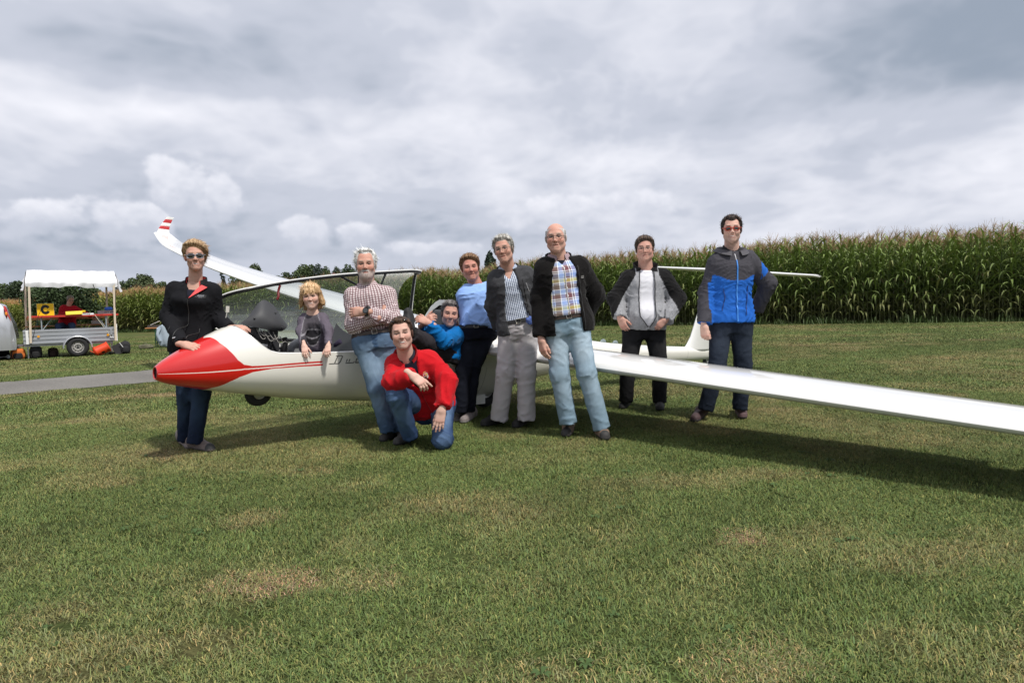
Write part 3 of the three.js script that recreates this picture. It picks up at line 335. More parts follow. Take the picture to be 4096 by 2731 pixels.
    const foot = (x, s, off) => turnC(pt(x, s * open(x), off));
    obj('canopy_strut', bar(foot(1.66, 1, 0.01), barA.clone().lerp(barB, 0.16), 0.011, 8), black, can); obj('canopy_strut', bar(foot(1.66, -1, 0.01), barA.clone().lerp(barB, 0.84), 0.011, 8), black, can); obj('canopy_strut', bar(foot(2.16, 1, 0.01), foot(2.10, 1, 0.01).lerp(foot(2.10, -1, 0.01), 0.22), 0.011, 8), black, can);
    const h1 = turnC(pt(1.06, open(1.06), 0.02)); obj('canopy_handle', tube([h1, h1.clone().add(V(-0.012, -0.05, 0.0)), h1.clone().add(V(-0.02, -0.10, 0.02)), h1.clone().add(V(-0.03, -0.125, 0.02))], 0.011, 14, 8), mat([0.16, 0.01, 0.012], 0.4), can);
    obj('restraint_cable', bar([2.635, 0.45, -0.32], [2.796, 0.466, -0.2], 0.004, 6), mat([0.7, 0.7, 0.66], 0.6), glider); }
  // wings
  const foil = (t, cam, n = 14) => { const up = [], lo = []; for (let i = 0; i <= n; i++) { const x = 0.5 * (1 - Math.cos(Math.PI * i / n)), y = 5 * t * (0.2969 * Math.sqrt(x) - 0.126 * x - 0.3516 * x * x + 0.2843 * x * x * x - 0.1036 * x ** 4), k = cam * 4 * x * (1 - x); up.push([x, k + y]); lo.push([x, k - y]); } return { up, lo }; };
  const cut = (a, x0, x1) => { const f = (x) => { for (let i = 0; i + 1 < a.length; i++) if (x <= a[i + 1][0]) return lerp(a[i][1], a[i + 1][1], (x - a[i][0]) / (a[i + 1][0] - a[i][0])); return a[a.length - 1][1]; }; const o = []; for (let i = 0; i <= 16; i++) { const q = 0.5 * (1 - Math.cos(Math.PI * i / 16)), x = lerp(x0, x1, x0 === 0 ? q * 0.6 + q * q * 0.4 : i / 16); o.push([x, f(x)]); } return o; };
  const surface = (st, x0, x1) => { // st: list of {o: leading edge point, c: chord, t, cam, n: thickness direction, f: chord direction}
    const pos = [], idx = []; let m = 0; st.forEach((s) => { const F = foil(s.t, s.cam), u = cut(F.up, x0, x1), l = cut(F.lo, x0, x1).reverse(), ring = [...u, ...l]; m = ring.length; for (const [x, y] of ring) { const p = s.o.clone().addScaledVector(s.f ?? V(1, 0, 0), x * s.c).addScaledVector(s.n, y * s.c); pos.push(p.x, p.y, p.z); } });
    for (let i = 0; i + 1 < st.length; i++) for (let j = 0; j < m; j++) { const a = i * m + j, b = i * m + (j + 1) % m; idx.push(a, b, a + m, b, b + m, a + m); }
    for (const [base, f] of [[0, 0], [(st.length - 1) * m, 1]]) for (let j = 1; j + 1 < m; j++) f ? idx.push(base, base + j, base + j + 1) : idx.push(base, base + j + 1, base + j);
    const g = mergeVertices(geom(pos, idx), 1e-5); g.computeVertexNormals(); return g; };
  const chord = curve([[0, 1.05], [0.4, 0.98], [3, 0.93], [5.5, 0.79], [8, 0.55], [9.3, 0.40], [9.8, 0.32]]), le = curve([[0, 2.80], [0.4, 2.80], [4.5, 2.72], [6.5, 2.70], [8.5, 2.76], [9.8, 2.92]]), wyS = { 1: (z) => 0.155 + 0.033 * (z - 0.3) + 0.006 * Math.max(0, z - 4.6) ** 2, '-1': (z) => 0.155 + 0.082 * (z - 0.3) + 0.0060 * Math.max(0, z - 4) ** 2 + 0.07 * Math.max(0, z - 8.6) ** 2 };
  for (const s of [1, -1]) {
    const wy = wyS[s], S = (z) => { const d = (wy(z + 0.02) - wy(z - 0.02)) / 0.04, n = V(0, 1, -s * d).normalize(); return { o: V(le(z), wy(z) + 0.035, s * z), c: chord(z) * 1.04, t: lerp(0.155, 0.12, z / 9.8), cam: 0.025, n, f: V(1, 0.035, 0).normalize() }; };
    const zs = []; for (let z = 0.2; z <= 9.81; z += 0.32) zs.push(Math.min(z, 9.8)); const all = zs.map(S);
    const w = obj('wing', surface(all, 0, 0.815), white, glider);
    if (s > 0) w.userData.label = 'near wing reaching low over the grass towards the right'; else w.userData.label = 'far wing raised high with a red and white winglet';
    obj('trailing_panel', surface(zs.filter((z) => z < 4.9).map(S), 0.82, 1), white, w); obj('aileron', surface([4.86, ...zs.filter((z) => z > 4.9 && z < 9.3), 9.3].map(S), 0.82, 1), white, w); obj('tip_panel', surface([9.31, 9.5, 9.8].map(S), 0.82, 1), white, w);
    { const pos = [], idx = [], F = (z, x) => { const q = S(z), f = foil(q.t, q.cam).up; let y = 0; for (let i = 0; i + 1 < f.length; i++) if (x <= f[i + 1][0]) { y = lerp(f[i][1], f[i + 1][1], (x - f[i][0]) / (f[i + 1][0] - f[i][0])); break; } return q.o.clone().addScaledVector(q.f, x * q.c).addScaledVector(q.n, y * q.c + 0.002); }; for (let i = 0; i <= 20; i++) for (const x of [0.545, 0.553, 0.58, 0.588]) { const v = F(lerp(2.3, 3.9, i / 20), x); pos.push(v.x, v.y, v.z); } for (let i = 0; i < 20; i++) for (const j of [0, 2]) { const a = i * 4 + j; idx.push(a, a + 1, a + 4, a + 1, a + 5, a + 4); } obj('airbrake_gap', geom(pos, idx), mat([0.25, 0.25, 0.25], 0.6), w); }
    // winglet in bands of white and red
    const b = S(9.8), d = (wy(9.82) - wy(9.78)) / 0.04, path = [], bands = [[0, 0.32, white], [0.32, 0.52, red], [0.52, 0.70, white], [0.70, 0.88, red], [0.88, 1.0, white]];
    const Q = (u) => { const a = Math.atan(d) + smooth(0, 0.3, u) * 0.85, out = 0.10 * u, h = 0.10 * u * u + 0.24 * u; const ang = Math.atan(d) + 0.95 * smooth(0, 0.35, u); return { o: V(b.o.x + 0.06 + 0.08 * u + 0.13 * u * u, b.o.y + h * 1.05, s * (9.8 + out * (1 - 0.3 * u))), c: lerp(0.26, 0.13, Math.pow(u, 0.8)), t: 0.11, cam: 0, n: V(0, Math.cos(ang), -s * Math.sin(ang)) }; };
    const wl = new THREE.Group(); wl.name = 'winglet'; w.add(wl);
    wl.removeFromParent(); bands.forEach(([u0, u1, m]) => obj('winglet_band', surface([0, 0.25, 0.5, 0.75, 1].map((t) => Q(lerp(u0, u1, t))), 0, 1), m, w));
  }
  // fin, rudder, tailplane
  const finS = (y) => { const t = (y - 0.1) / 1.22, l = lerp(7.40, 7.84, t) - 0.10 * Math.pow(Math.max(0, 1 - t * 5), 2), e = lerp(8.52, 8.64, t); return { o: V(l, y, 0), c: e - l, t: 0.115, cam: 0, n: V(0, 0, 1) }; };
  const fy = [0.08, 0.12, 0.18, 0.3, 0.5, 0.7, 0.9, 1.1, 1.27, 1.32];
  obj('fin', surface(fy.map(finS), 0, 0.70), white, glider); obj('rudder', surface([-0.03, 0.03, ...fy].map(finS), 0.705, 1), white, glider);
  const tpl = (z) => ({ o: V(lerp(7.94, 8.10, Math.abs(z) / 1.45), 1.335, z), c: lerp(0.60, 0.36, Math.abs(z) / 1.45), t: 0.11, cam: 0, n: V(0, 1, 0) }), tz = [-1.45, -1.42, -1, -0.5, 0, 0.5, 1, 1.42, 1.45];
  obj('tailplane', surface(tz.map(tpl), 0, 0.70), white, glider); obj('elevator', surface(tz.map(tpl), 0.71, 1), white, glider);
  // wheels and doors
  const wheel = (x, y, r, w, z = 0) => { const t = obj('wheel', new THREE.TorusGeometry(r - w * 0.45, w * 0.5, 12, 30).scale(1, 1, 1).translate(x, y, z), rubber, glider); obj('hub', [new THREE.CylinderGeometry(r * 0.55, r * 0.55, w * 0.5, 20).rotateX(Math.PI / 2).translate(x, y, z), new THREE.TorusGeometry(r * 0.45, 0.008, 6, 20).translate(x, y, z + w * 0.26)], metal, t); return t; };
  wheel(0.79, -0.185, 0.112, 0.075); wheel(3.32, -0.29, 0.19, 0.12); wheel(8.02, -0.075, 0.09, 0.055);
  const d1 = [3.103, -0.292, 0.16], dg = (z, t) => box(0.13, 0.21, 0.012, 0, 0, 0, 0.004).rotateX(t).translate(d1[0], d1[1] - 0.01, z);
  obj('wheel_door', dg(0.17, -0.12), white, glider); obj('wheel_door', dg(-0.17, 0.12), white, glider);
  for (const q of [[5.59, 0.127, -0], [5.328, 0.141, 0]]) obj('vent_blister', new THREE.SphereGeometry(0.055, 16, 10).scale(1.1, 0.75, 0.25).translate(q[0], yt(q[0]) + 0.0, 0), mat([0.22, 0.27, 0.28], 0.4), glider);
}

// ---------------------------------------------------------------- figures: smooth fields meshed on a grid, one continuous body under its clothes
function cone(a, b, ra, rb = ra, k = 0.02) {
  const abx = b.x - a.x, aby = b.y - a.y, abz = b.z - a.z, L2 = abx * abx + aby * aby + abz * abz || 1e-9, cx = (a.x + b.x) / 2, cy = (a.y + b.y) / 2, cz = (a.z + b.z) / 2, R = Math.sqrt(L2) / 2 + Math.max(ra, rb);
  const ax = a.clone(), Y = b.clone().sub(a).normalize(), X = new THREE.Vector3().crossVectors(Y, Math.abs(Y.z) > 0.9 ? V(1, 0, 0) : V(0, 0, 1)).normalize(), Z = new THREE.Vector3().crossVectors(X, Y), L = Math.sqrt(L2);
  const d = (x, y, z) => { x -= a.x; y -= a.y; z -= a.z; let h = (x * abx + y * aby + z * abz) / L2; h = h < 0 ? 0 : h > 1 ? 1 : h; x -= abx * h; y -= aby * h; z -= abz * h; return Math.sqrt(x * x + y * y + z * z) - (ra + (rb - ra) * h); };
  return { d, cx, cy, cz, R, k, uv: (x, y, z) => { const q = V(x, y, z).sub(ax); return [Math.atan2(q.dot(X), q.dot(Z)) * (ra + rb) / 2, q.dot(Y), (ra + rb) * Math.PI]; }, axis: [a, Y, L] };
}
function ball(c, rx, ry = rx, rz = rx, k = 0.02, q = null) { const m = Math.min(rx, ry, rz), iq = q ? q.clone().invert() : null, t = V(0, 0, 0); return { d: (x, y, z) => { x -= c.x; y -= c.y; z -= c.z; if (iq) { t.set(x, y, z).applyQuaternion(iq); x = t.x; y = t.y; z = t.z; } const a = x / rx, b = y / ry, e = z / rz, l = Math.sqrt(a * a + b * b + e * e), g = Math.sqrt(a * a / (rx * rx) + b * b / (ry * ry) + e * e / (rz * rz)); return l < 1e-6 ? -m : l * (l - 1) / (g || 1e-6); }, cx: c.x, cy: c.y, cz: c.z, R: Math.max(rx, ry, rz), k }; }
function cutBy(prim, f) { return { ...prim, d: (x, y, z) => Math.max(prim.d(x, y, z), f(x, y, z)) }; }
function field(prims, post) { return (x, y, z) => { let d = 1e3; for (let i = 0; i < prims.length; i++) { const p = prims[i], ex = x - p.cx, ey = y - p.cy, ez = z - p.cz, far = Math.sqrt(ex * ex + ey * ey + ez * ez) - p.R; if (far > d + p.k) continue; const q = p.d(x, y, z), k = p.k; if (k > 0 && Math.abs(q - d) < k) { const h = (k - Math.abs(q - d)) / k; d = Math.min(q, d) - h * h * k * 0.25; } else if (q < d) d = q; } return post ? post(x, y, z, d) : d; }; }
function bounds(prims, m = 0.02) { const b = [1e9, 1e9, 1e9, -1e9, -1e9, -1e9]; for (const p of prims) { b[0] = Math.min(b[0], p.cx - p.R); b[1] = Math.min(b[1], p.cy - p.R); b[2] = Math.min(b[2], p.cz - p.R); b[3] = Math.max(b[3], p.cx + p.R); b[4] = Math.max(b[4], p.cy + p.R); b[5] = Math.max(b[5], p.cz + p.R); } return [b[0] - m, b[1] - m, b[2] - m, b[3] + m, b[4] + m, b[5] + m]; }
function skin(f, b, h, color, uvOf) {                          // surface nets over the field f in the box b with cells of h
  const nx = Math.ceil((b[3] - b[0]) / h) + 2, ny = Math.ceil((b[4] - b[1]) / h) + 2, nz = Math.ceil((b[5] - b[2]) / h) + 2, G = new Float32Array(nx * ny * nz).fill(9), B = 6, at = (i, j, k) => (k * ny + j) * nx + i, lim = h * B * 0.87 * 1.9 + h;
  for (let k0 = 0; k0 < nz; k0 += B) for (let j0 = 0; j0 < ny; j0 += B) for (let i0 = 0; i0 < nx; i0 += B) {
    const m = f(b[0] + (i0 + B / 2) * h, b[1] + (j0 + B / 2) * h, b[2] + (k0 + B / 2) * h), far = Math.abs(m) > lim;
    for (let k = k0; k < Math.min(nz, k0 + B); k++) for (let j = j0; j < Math.min(ny, j0 + B); j++) for (let i = i0; i < Math.min(nx, i0 + B); i++) G[at(i, j, k)] = far ? m : f(b[0] + i * h, b[1] + j * h, b[2] + k * h);
  }
  const id = new Int32Array(nx * ny * nz).fill(-1), pos = [], idx = [];
  const C = [[0, 0, 0], [1, 0, 0], [0, 1, 0], [1, 1, 0], [0, 0, 1], [1, 0, 1], [0, 1, 1], [1, 1, 1]], E = [[0, 1], [2, 3], [4, 5], [6, 7], [0, 2], [1, 3], [4, 6], [5, 7], [0, 4], [1, 5], [2, 6], [3, 7]], v = new Float32Array(8);
  for (let k = 0; k + 1 < nz; k++) for (let j = 0; j + 1 < ny; j++) for (let i = 0; i + 1 < nx; i++) {
    let s = 0; const o = at(i, j, k); v[0] = G[o]; v[1] = G[o + 1]; v[2] = G[o + nx]; v[3] = G[o + nx + 1]; const o2 = o + nx * ny; v[4] = G[o2]; v[5] = G[o2 + 1]; v[6] = G[o2 + nx]; v[7] = G[o2 + nx + 1];
    for (let c = 0; c < 8; c++) if (v[c] < 0) s++; if (s === 0 || s === 8) continue;
    let x = 0, y = 0, z = 0, n = 0; for (const [p, q] of E) if ((v[p] < 0) !== (v[q] < 0)) { const t = v[p] / (v[p] - v[q]); x += C[p][0] + t * (C[q][0] - C[p][0]); y += C[p][1] + t * (C[q][1] - C[p][1]); z += C[p][2] + t * (C[q][2] - C[p][2]); n++; }
    id[o] = pos.length / 3; pos.push(b[0] + (i + x / n) * h, b[1] + (j + y / n) * h, b[2] + (k + z / n) * h);
  }
  const quad = (a, c, d, e, flip) => { if (a < 0 || c < 0 || d < 0 || e < 0) return; flip ? idx.push(a, d, c, a, e, d) : idx.push(a, c, d, a, d, e); };
  const sx = 1, sy = nx, sz = nx * ny;
  for (let k = 1; k + 1 < nz; k++) for (let j = 1; j + 1 < ny; j++) for (let i = 1; i + 1 < nx; i++) { const o = at(i, j, k), a = G[o] < 0; if (a !== (G[o + sx] < 0)) quad(id[o], id[o - sy], id[o - sy - sz], id[o - sz], a === false); if (a !== (G[o + sy] < 0)) quad(id[o], id[o - sz], id[o - sx - sz], id[o - sx], a === false); if (a !== (G[o + sz] < 0)) quad(id[o], id[o - sx], id[o - sx - sy], id[o - sy], a === false); }
  let g = new THREE.BufferGeometry(); g.setAttribute('position', new THREE.Float32BufferAttribute(pos, 3)); g.setIndex(idx); g.computeVertexNormals();
  if (color) { const c = new Float32Array(pos.length), nn = g.attributes.normal; for (let i = 0; i < pos.length / 3; i++) { const q = color(pos[i * 3], pos[i * 3 + 1], pos[i * 3 + 2], nn.getX(i), nn.getY(i), nn.getZ(i)); c[i * 3] = q[0]; c[i * 3 + 1] = q[1]; c[i * 3 + 2] = q[2]; } g.setAttribute('color', new THREE.BufferAttribute(c, 3)); }
  if (uvOf) { g = g.toNonIndexed(); const p = g.attributes.position, uv = new Float32Array(p.count * 2); for (let i = 0; i < p.count; i += 3) { const prim = uvOf((p.getX(i) + p.getX(i + 1) + p.getX(i + 2)) / 3, (p.getY(i) + p.getY(i + 1) + p.getY(i + 2)) / 3, (p.getZ(i) + p.getZ(i + 1) + p.getZ(i + 2)) / 3), t = [0, 1, 2].map((q) => prim.uv(p.getX(i + q), p.getY(i + q), p.getZ(i + q))); for (const q of [1, 2]) if (Math.abs(t[q][0] - t[0][0]) > t[0][2] / 2) t[q][0] += t[q][0] < t[0][0] ? t[0][2] : -t[0][2]; t.forEach((w, q) => { uv[(i + q) * 2] = w[0]; uv[(i + q) * 2 + 1] = w[1]; }); } g.setAttribute('uv', new THREE.BufferAttribute(uv, 2)); }
  return g;
}
const nearest = (prims) => (x, y, z) => { let best = null, bd = 1e9; for (const p of prims) { if (!p.uv) continue; const d = p.d(x, y, z); if (d < bd) { bd = d; best = p; } } return best; };
const weave = dataTex(256, (u, v) => 0.5 + 0.35 * tileNoise(u, v, 90, 2, 3) + 0.12 * Math.sin(u * 256 * 0.8) * Math.sin(v * 256 * 0.8));
const fleeceTex = dataTex(256, (u, v) => 0.5 + 0.6 * tileNoise(u, v, 46, 4, 4));
const cloth = (rough = 0.9, extra = {}) => phys([1, 1, 1], rough, { vertexColors: true, specularIntensity: 0.35, ...extra });
const SKIN = phys([1, 1, 1], 0.55, { vertexColors: true, specularIntensity: 0.4 });
const ridge = (n) => { const r = 1 - Math.abs(n) * 2.6; return r > 0 ? r * r * r * 1.15 : 0; };
const folds = (sx, sy, sz, seed) => (x, y, z) => { const w = noise3(x * 4 + seed, y * 4, z * 4) * 0.5; const w2 = noise3(x * 3 + 9, y * 3 + seed, z * 3) * 1.2; return ridge(noise3(x * sx + w + y * 3.1, y * sy + seed + w * 1.5 + x * 4 * w2, z * sz)) * 0.75 + ridge(noise3(x * sx * 2.1 + 5 - y * 5, y * sy * 2.1 + w + x * 8 * w2, z * sz * 2.1 + seed)) * 0.24 - 0.26; };

// ---- head: local axes x to the viewer's right when facing +z, y up, z to the face; metres for an adult of 0.235 from chin to crown
const HEADS = { eye: [0.031, 0.008], mouthY: -0.0605 };
function headParts(P) {
  const j = P.jaw ?? 1, f = P.fat ?? 0, nz = P.nose ?? 1, prims = [ball(V(0, 0.036, -0.012), 0.0755, 0.083, 0.094, 0.03), ball(V(0, -0.022, 0.022), 0.063 + f * 0.006, 0.082, 0.068, 0.03),
    cone(V(-0.05 * j, -0.056, 0.0), V(-0.012, -0.094, 0.058), 0.017 + f * 0.006, 0.018, 0.03), cone(V(0.05 * j, -0.056, 0.0), V(0.012, -0.094, 0.058), 0.017 + f * 0.006, 0.018, 0.03), ball(V(0, -0.0905, 0.064), 0.021 * j, 0.019, 0.019, 0.022),
    cone(V(-0.036, 0.030, 0.072), V(0.036, 0.030, 0.072), 0.011, 0.011, 0.018), ball(V(-0.042, -0.022, 0.058), 0.021, 0.018, 0.018, 0.03), ball(V(0.042, -0.022, 0.058), 0.021, 0.018, 0.018, 0.03),
    cone(V(0, 0.016, 0.082), V(0, -0.0225, 0.083 + 0.017 * nz), 0.0078, 0.0108 * nz, 0.012), ball(V(-0.011, -0.027, 0.090), 0.0078, 0.007, 0.010, 0.008), ball(V(0.011, -0.027, 0.090), 0.0078, 0.007, 0.010, 0.008),
    cone(V(-0.02, -0.0548, 0.0785), V(0.02, -0.0548, 0.0785), 0.0072, 0.0072, 0.012), cone(V(-0.016, -0.0690, 0.078), V(0.016, -0.0690, 0.078), 0.008, 0.008, 0.012)];
  if (P.beard) prims.push(ball(V(0, -0.09, 0.05), 0.046, 0.036, 0.04, 0.03));
  const ears = [-1, 1].map((s) => ball(V(s * 0.079, -0.004, -0.008), 0.0085, 0.031, 0.019, 0.008, new THREE.Quaternion().setFromEuler(new THREE.Euler(0.18, s * 0.35, s * -0.12))));
  return [...prims, ...ears];
}
function faceField(P, prims) {
  const base = field(prims), sub = (d, q, k) => { const a = -q; if (Math.abs(a - d) < k) { const h = (k - Math.abs(a - d)) / k; return Math.max(a, d) + h * h * k * 0.25; } return Math.max(a, d); };
  const s1 = ball(V(-0.032, 0.009, 0.0905), 0.0195, 0.0115, 0.016), s2 = ball(V(0.032, 0.009, 0.0905), 0.0195, 0.0115, 0.016), e1 = ball(V(-0.031, 0.008, 0.0695), 0.0135), e2 = ball(V(0.031, 0.008, 0.0695), 0.0135);
  const sm = P.smile ?? 0, open = P.open ?? 0;
  return (x, y, z) => { let d = base(x, y, z); if (z > 0.03 && y > -0.085 && y < 0.05) { d = sub(d, s1.d(x, y, z), 0.012); d = sub(d, s2.d(x, y, z), 0.012); d = Math.min(d, e1.d(x, y, z), e2.d(x, y, z));
      const yc = HEADS.mouthY + sm * 6 * x * x, w = 1 - (x / 0.033) ** 2; if (w > 0 && z > 0.05) d += (open > 0.005 ? 0.0012 : 0.0036) * w * Math.exp(-(((y - yc) / (0.0035 + open)) ** 2));
      const ax = Math.abs(x), nl = (ax - (0.018 + (-(y + 0.025)) * 0.42)) / 0.0038; if (y < -0.02 && y > -0.066) d += 0.0026 * (0.35 + sm) * Math.exp(-nl * nl) * smooth(-0.068, -0.055, y) * smooth(-0.022, -0.032, y); }
    if (P.wrinkle && y > 0.045 && z > 0.03) d += 0.0011 * P.wrinkle * ridge(noise3(x * 14, y * 120, 3));
    return d; };
}
const hairline = (P) => { const t = P.hairTable ?? [[0.125, 0.13], [0.098, 0.094], [0.085, 0.080], [0.068, 0.05], [0.03, 0.034], [0.0, 0.016], [-0.03, 0.006], [-0.055, -0.03], [-0.08, -0.05], [-0.12, -0.09]]; const f = (y) => { if (y >= t[0][0]) return t[0][1]; for (let i = 0; i + 1 < t.length; i++) if (y >= t[i + 1][0]) return lerp(t[i + 1][1], t[i][1], (y - t[i + 1][0]) / (t[i][0] - t[i + 1][0])); return t[t.length - 1][1]; }; return (x, y) => f(y - (P.part ?? 0) * x) + (P.peak ?? 0) * Math.exp(-((x / 0.022) ** 2)) * smooth(0.06, 0.085, y) - (P.temple ?? 0) * Math.exp(-(((Math.abs(x) - 0.042) / 0.018) ** 2)) * smooth(0.05, 0.08, y); };
function makeHead(P, hc, rot, neckBase, out) {                 // pushes the head's geometry into out.body and adds hair and glasses through out.part
  const s = P.size ?? 1, q = new THREE.Quaternion().setFromEuler(new THREE.Euler(-(rot[1] ?? 0), rot[0] ?? 0, rot[2] ?? 0, 'YXZ')), M = new THREE.Matrix4().compose(hc, q, V(s, s, s)), iM = M.clone().invert(), nb = neckBase.clone().applyMatrix4(iM);
  const prims = headParts(P); const nr = P.neckR ?? 0.054; prims.push(cone(V(0, -0.055, -0.022), nb, nr, nr + 0.006, 0.035), cone(V(0, -0.02, -0.05), nb.clone().add(V(0, 0.0, -0.012)), 0.05, nr, 0.03));
  const f = faceField(P, prims), sk = P.skin, hl = hairline(P), hair = P.hair, R = rng(P.seed ?? 3), sm = P.smile ?? 0, op = P.open ?? 0, lip = P.lip ?? [sk[0] * 0.82, sk[1] * 0.52, sk[2] * 0.52];
  const colorAt = (x, y, z) => {
    let c = [...sk]; const v = 1 + 0.17 * fbm(x * 45, y * 45, z * 45, 4, 0.6) , mixin = (q2, t) => { t = clamp(t); c = [lerp(c[0], q2[0], t), lerp(c[1], q2[1], t), lerp(c[2], q2[2], t)]; };
    const red = [sk[0] * 1.02, sk[1] * 0.66, sk[2] * 0.62], ax = Math.abs(x), G = (px, py, r) => Math.exp(-(((ax - px) / r) ** 2) - (((y - py) / r) ** 2));
    if (z > 0.02) { mixin(red, 0.55 * (P.ruddy ?? 0.6) * G(0.042, -0.02, 0.022)); mixin(red, 0.6 * (P.ruddy ?? 0.6) * G(0, -0.03, 0.013)); mixin(red, 0.25 * (P.ruddy ?? 0.6) * G(0, 0.07, 0.04)); }
    if (ax > 0.072) mixin(red, 0.5); mixin(red, 0.35 * Math.max(0, noise3(x * 28 + 7, y * 28, z * 28) + 0.15));
    if (P.stubble && y < -0.03 && z > -0.01) mixin(P.stubbleColor ?? [0.16, 0.13, 0.12], P.stubble * smooth(-0.028, -0.06, y + 0.01 * noise3(x * 60, y * 60, z * 60)) * (ax < 0.02 && y > -0.045 ? 0.5 : 1));
    if (P.beard) { const edge = y + 0.3 * ax - 0.012 * noise3(x * 70, y * 50, z * 70), b = smooth(-0.028, -0.040, edge) * smooth(-0.02, 0.01, z) + (Math.exp(-(((ax) / 0.03) ** 4)) * Math.exp(-(((y + 0.043) / 0.007) ** 2))) * (z > 0.05 ? 0.9 : 0); const st = 0.8 + 0.45 * noise3(x * 160, y * 40, z * 160); mixin(P.beard.map((k) => k * st), b * 0.74);  }
    if (z > 0.045 && y > -0.09 && y < -0.03) { const yc = HEADS.mouthY + sm * 6 * x * x, hw = P.mouthW ?? (0.023 + 0.005 * Math.min(1, sm)), t = 1 - (x / hw) ** 2, dy = y - yc; if (t > 0) { const o = (op < 0.005 ? 0 : op * 0.72) * t, lt = 0.0062 * Math.sqrt(t) * (P.lips ?? 1); if (o > 0 && Math.abs(dy) < o) c = dy > -o * 0.35 && ax < hw * 0.86 ? [0.74, 0.69, 0.62] : [0.10, 0.02, 0.02]; else if (Math.abs(dy) < o + lt) mixin(lip, 0.8); if (op < 0.005 && Math.abs(dy) < 0.0026) mixin([0.08, 0.03, 0.025], 0.85);  } }
    const ex = ax - 0.031, ey = y - 0.008 + ex * 0.06, sq = (P.squint ?? 0.0050) * 0.98;
    if (z > 0.05) { const e = (ex / 0.0138) ** 2 + (ey / sq) ** 2; if (e < 1) c = Math.abs(ex + (P.gaze ?? 0)) < 0.0075 ? [0.02, 0.016, 0.013] : [0.17, 0.13, 0.115]; else if (e < 2.6 && ey > -0.0015) mixin([0.045, 0.03, 0.024], 0.9); else if ((ex / 0.019) ** 2 + ((ey + 0.004) / 0.012) ** 2 < 1) mixin([sk[0] * 0.82, sk[1] * 0.72, sk[2] * 0.7], 0.35);
      const by = y - (0.0285 + 0.0035 * Math.cos((ax - 0.034) * 60)); if (ax > 0.013 && ax < 0.053) mixin(P.brow ?? hair.map((k) => k * 0.7), 0.85 * Math.exp(-((by / 0.0054) ** 2)) * smooth(0.011, 0.018, ax) * (1 - smooth(0.044, 0.055, ax))); 
      if (ax > 0.004 && ax < 0.0105 && y < -0.0315 && y > -0.038 && z > 0.086) mixin([0.08, 0.03, 0.025], 0.7); }
    if (y > -0.06 && z < hl(x, y) + 0.004 && !P.noHair && (y < 0.075 || !P.bald)) mixin(hair, 0.85);
    return c.map((k) => k * v);
  };
  const b = bounds(prims, 0.012); b[1] = Math.max(b[1], Math.min(nb.y - 0.05, -0.17)); 
  const fh = (x, y, z) => Math.max(f(x, y, z), -(y - b[1] - 0.006));
  const g = skin(fh, b, P.cell ?? 0.0030, colorAt); g.applyMatrix4(M); out.body.push(g);
  if (!P.noHair) {
    const th = P.hairT ?? 0.016, cap = ball(V(0, 0.036, -0.012), 0.0755, 0.083, 0.094, 0.03), low = ball(V(0, -0.01, -0.03), 0.069, 0.08, 0.068, 0.03), cf = field([cap, low]), fl = P.flow ?? 0;
    const st = (x, y, z) => fbm((x + fl * z) * 95, y * 30 + z * 16, z * 26, 3, 0.6), topk = (y) => 0.45 + 0.75 * smooth(-0.05, 0.10, y);
    const hf = (x, y, z) => { let d = cf(x, y, z) + 0.004 - (th + 0.004) * smooth(-0.002, 0.042, hl(x, y) - z) * topk(y) * (P.bald ? (y > 0.07 ? 0.02 : 0.6) : 1) - 0.0055 * smooth(0, 0.03, hl(x, y) - z) * st(x, y, z) - (P.wave ?? 0) * noise3(x * 22, y * 22, z * 22); d = Math.max(d, (z - hl(x, y) - 0.012 * noise3(x * 75, y * 22, 1)) * 0.8); if (P.bald) d = Math.max(d, (y - 0.066 - 0.3 * Math.max(0, -z - 0.05)) * 0.9); d = Math.max(d, (P.nape ?? -0.075) - y + 0.25 * (z + 0.08)); const ear = ((Math.abs(x) - 0.083) / 0.016) ** 2 + ((y + 0.006) / 0.034) ** 2 + ((z + 0.006) / 0.024) ** 2; if (!P.overEar) d = Math.max(d, (1 - ear) * 0.015); return d; };
    const hb = [-0.12, -0.16, -0.14, 0.12, 0.155, 0.13], h2 = P.hair2 ?? hair.map((k) => k * 1.7), h0 = hair.map((k) => k * 0.55);
    const hc2 = (x, y, z) => { const n = clamp(0.5 + 1.1 * st(x * 1.2 + 0.3, y, z) + 0.35 * smooth(0.02, 0.12, y) - 0.2 + 0.42 * noise3(x * 190, y * 40, z * 45)); return [0, 1, 2].map((k) => n < 0.5 ? lerp(h0[k], hair[k], n * 2) : lerp(hair[k], h2[k], n * 2 - 1)); };
    let list = [...(P.extraHair ?? [])]; const ef = list.length ? field(list.map((e) => e)) : null;
    const all = ef ? (x, y, z) => { const a = hf(x, y, z), b2 = ef(x, y, z) - 0.008 * st(x * 0.8, y * 1.3, z); const k = 0.02; let d; if (Math.abs(a - b2) < k) { const h = (k - Math.abs(a - b2)) / k; d = Math.min(a, b2) - h * h * k * 0.25; } else d = Math.min(a, b2); return d; } : hf;
    const hg = skin(all, hb, 0.0042, hc2); const tufts = { pos: [], col: [], idx: [] }, hp = hg.attributes.position, hn = hg.attributes.normal, nT = (P.tufts ?? 260) * 3;
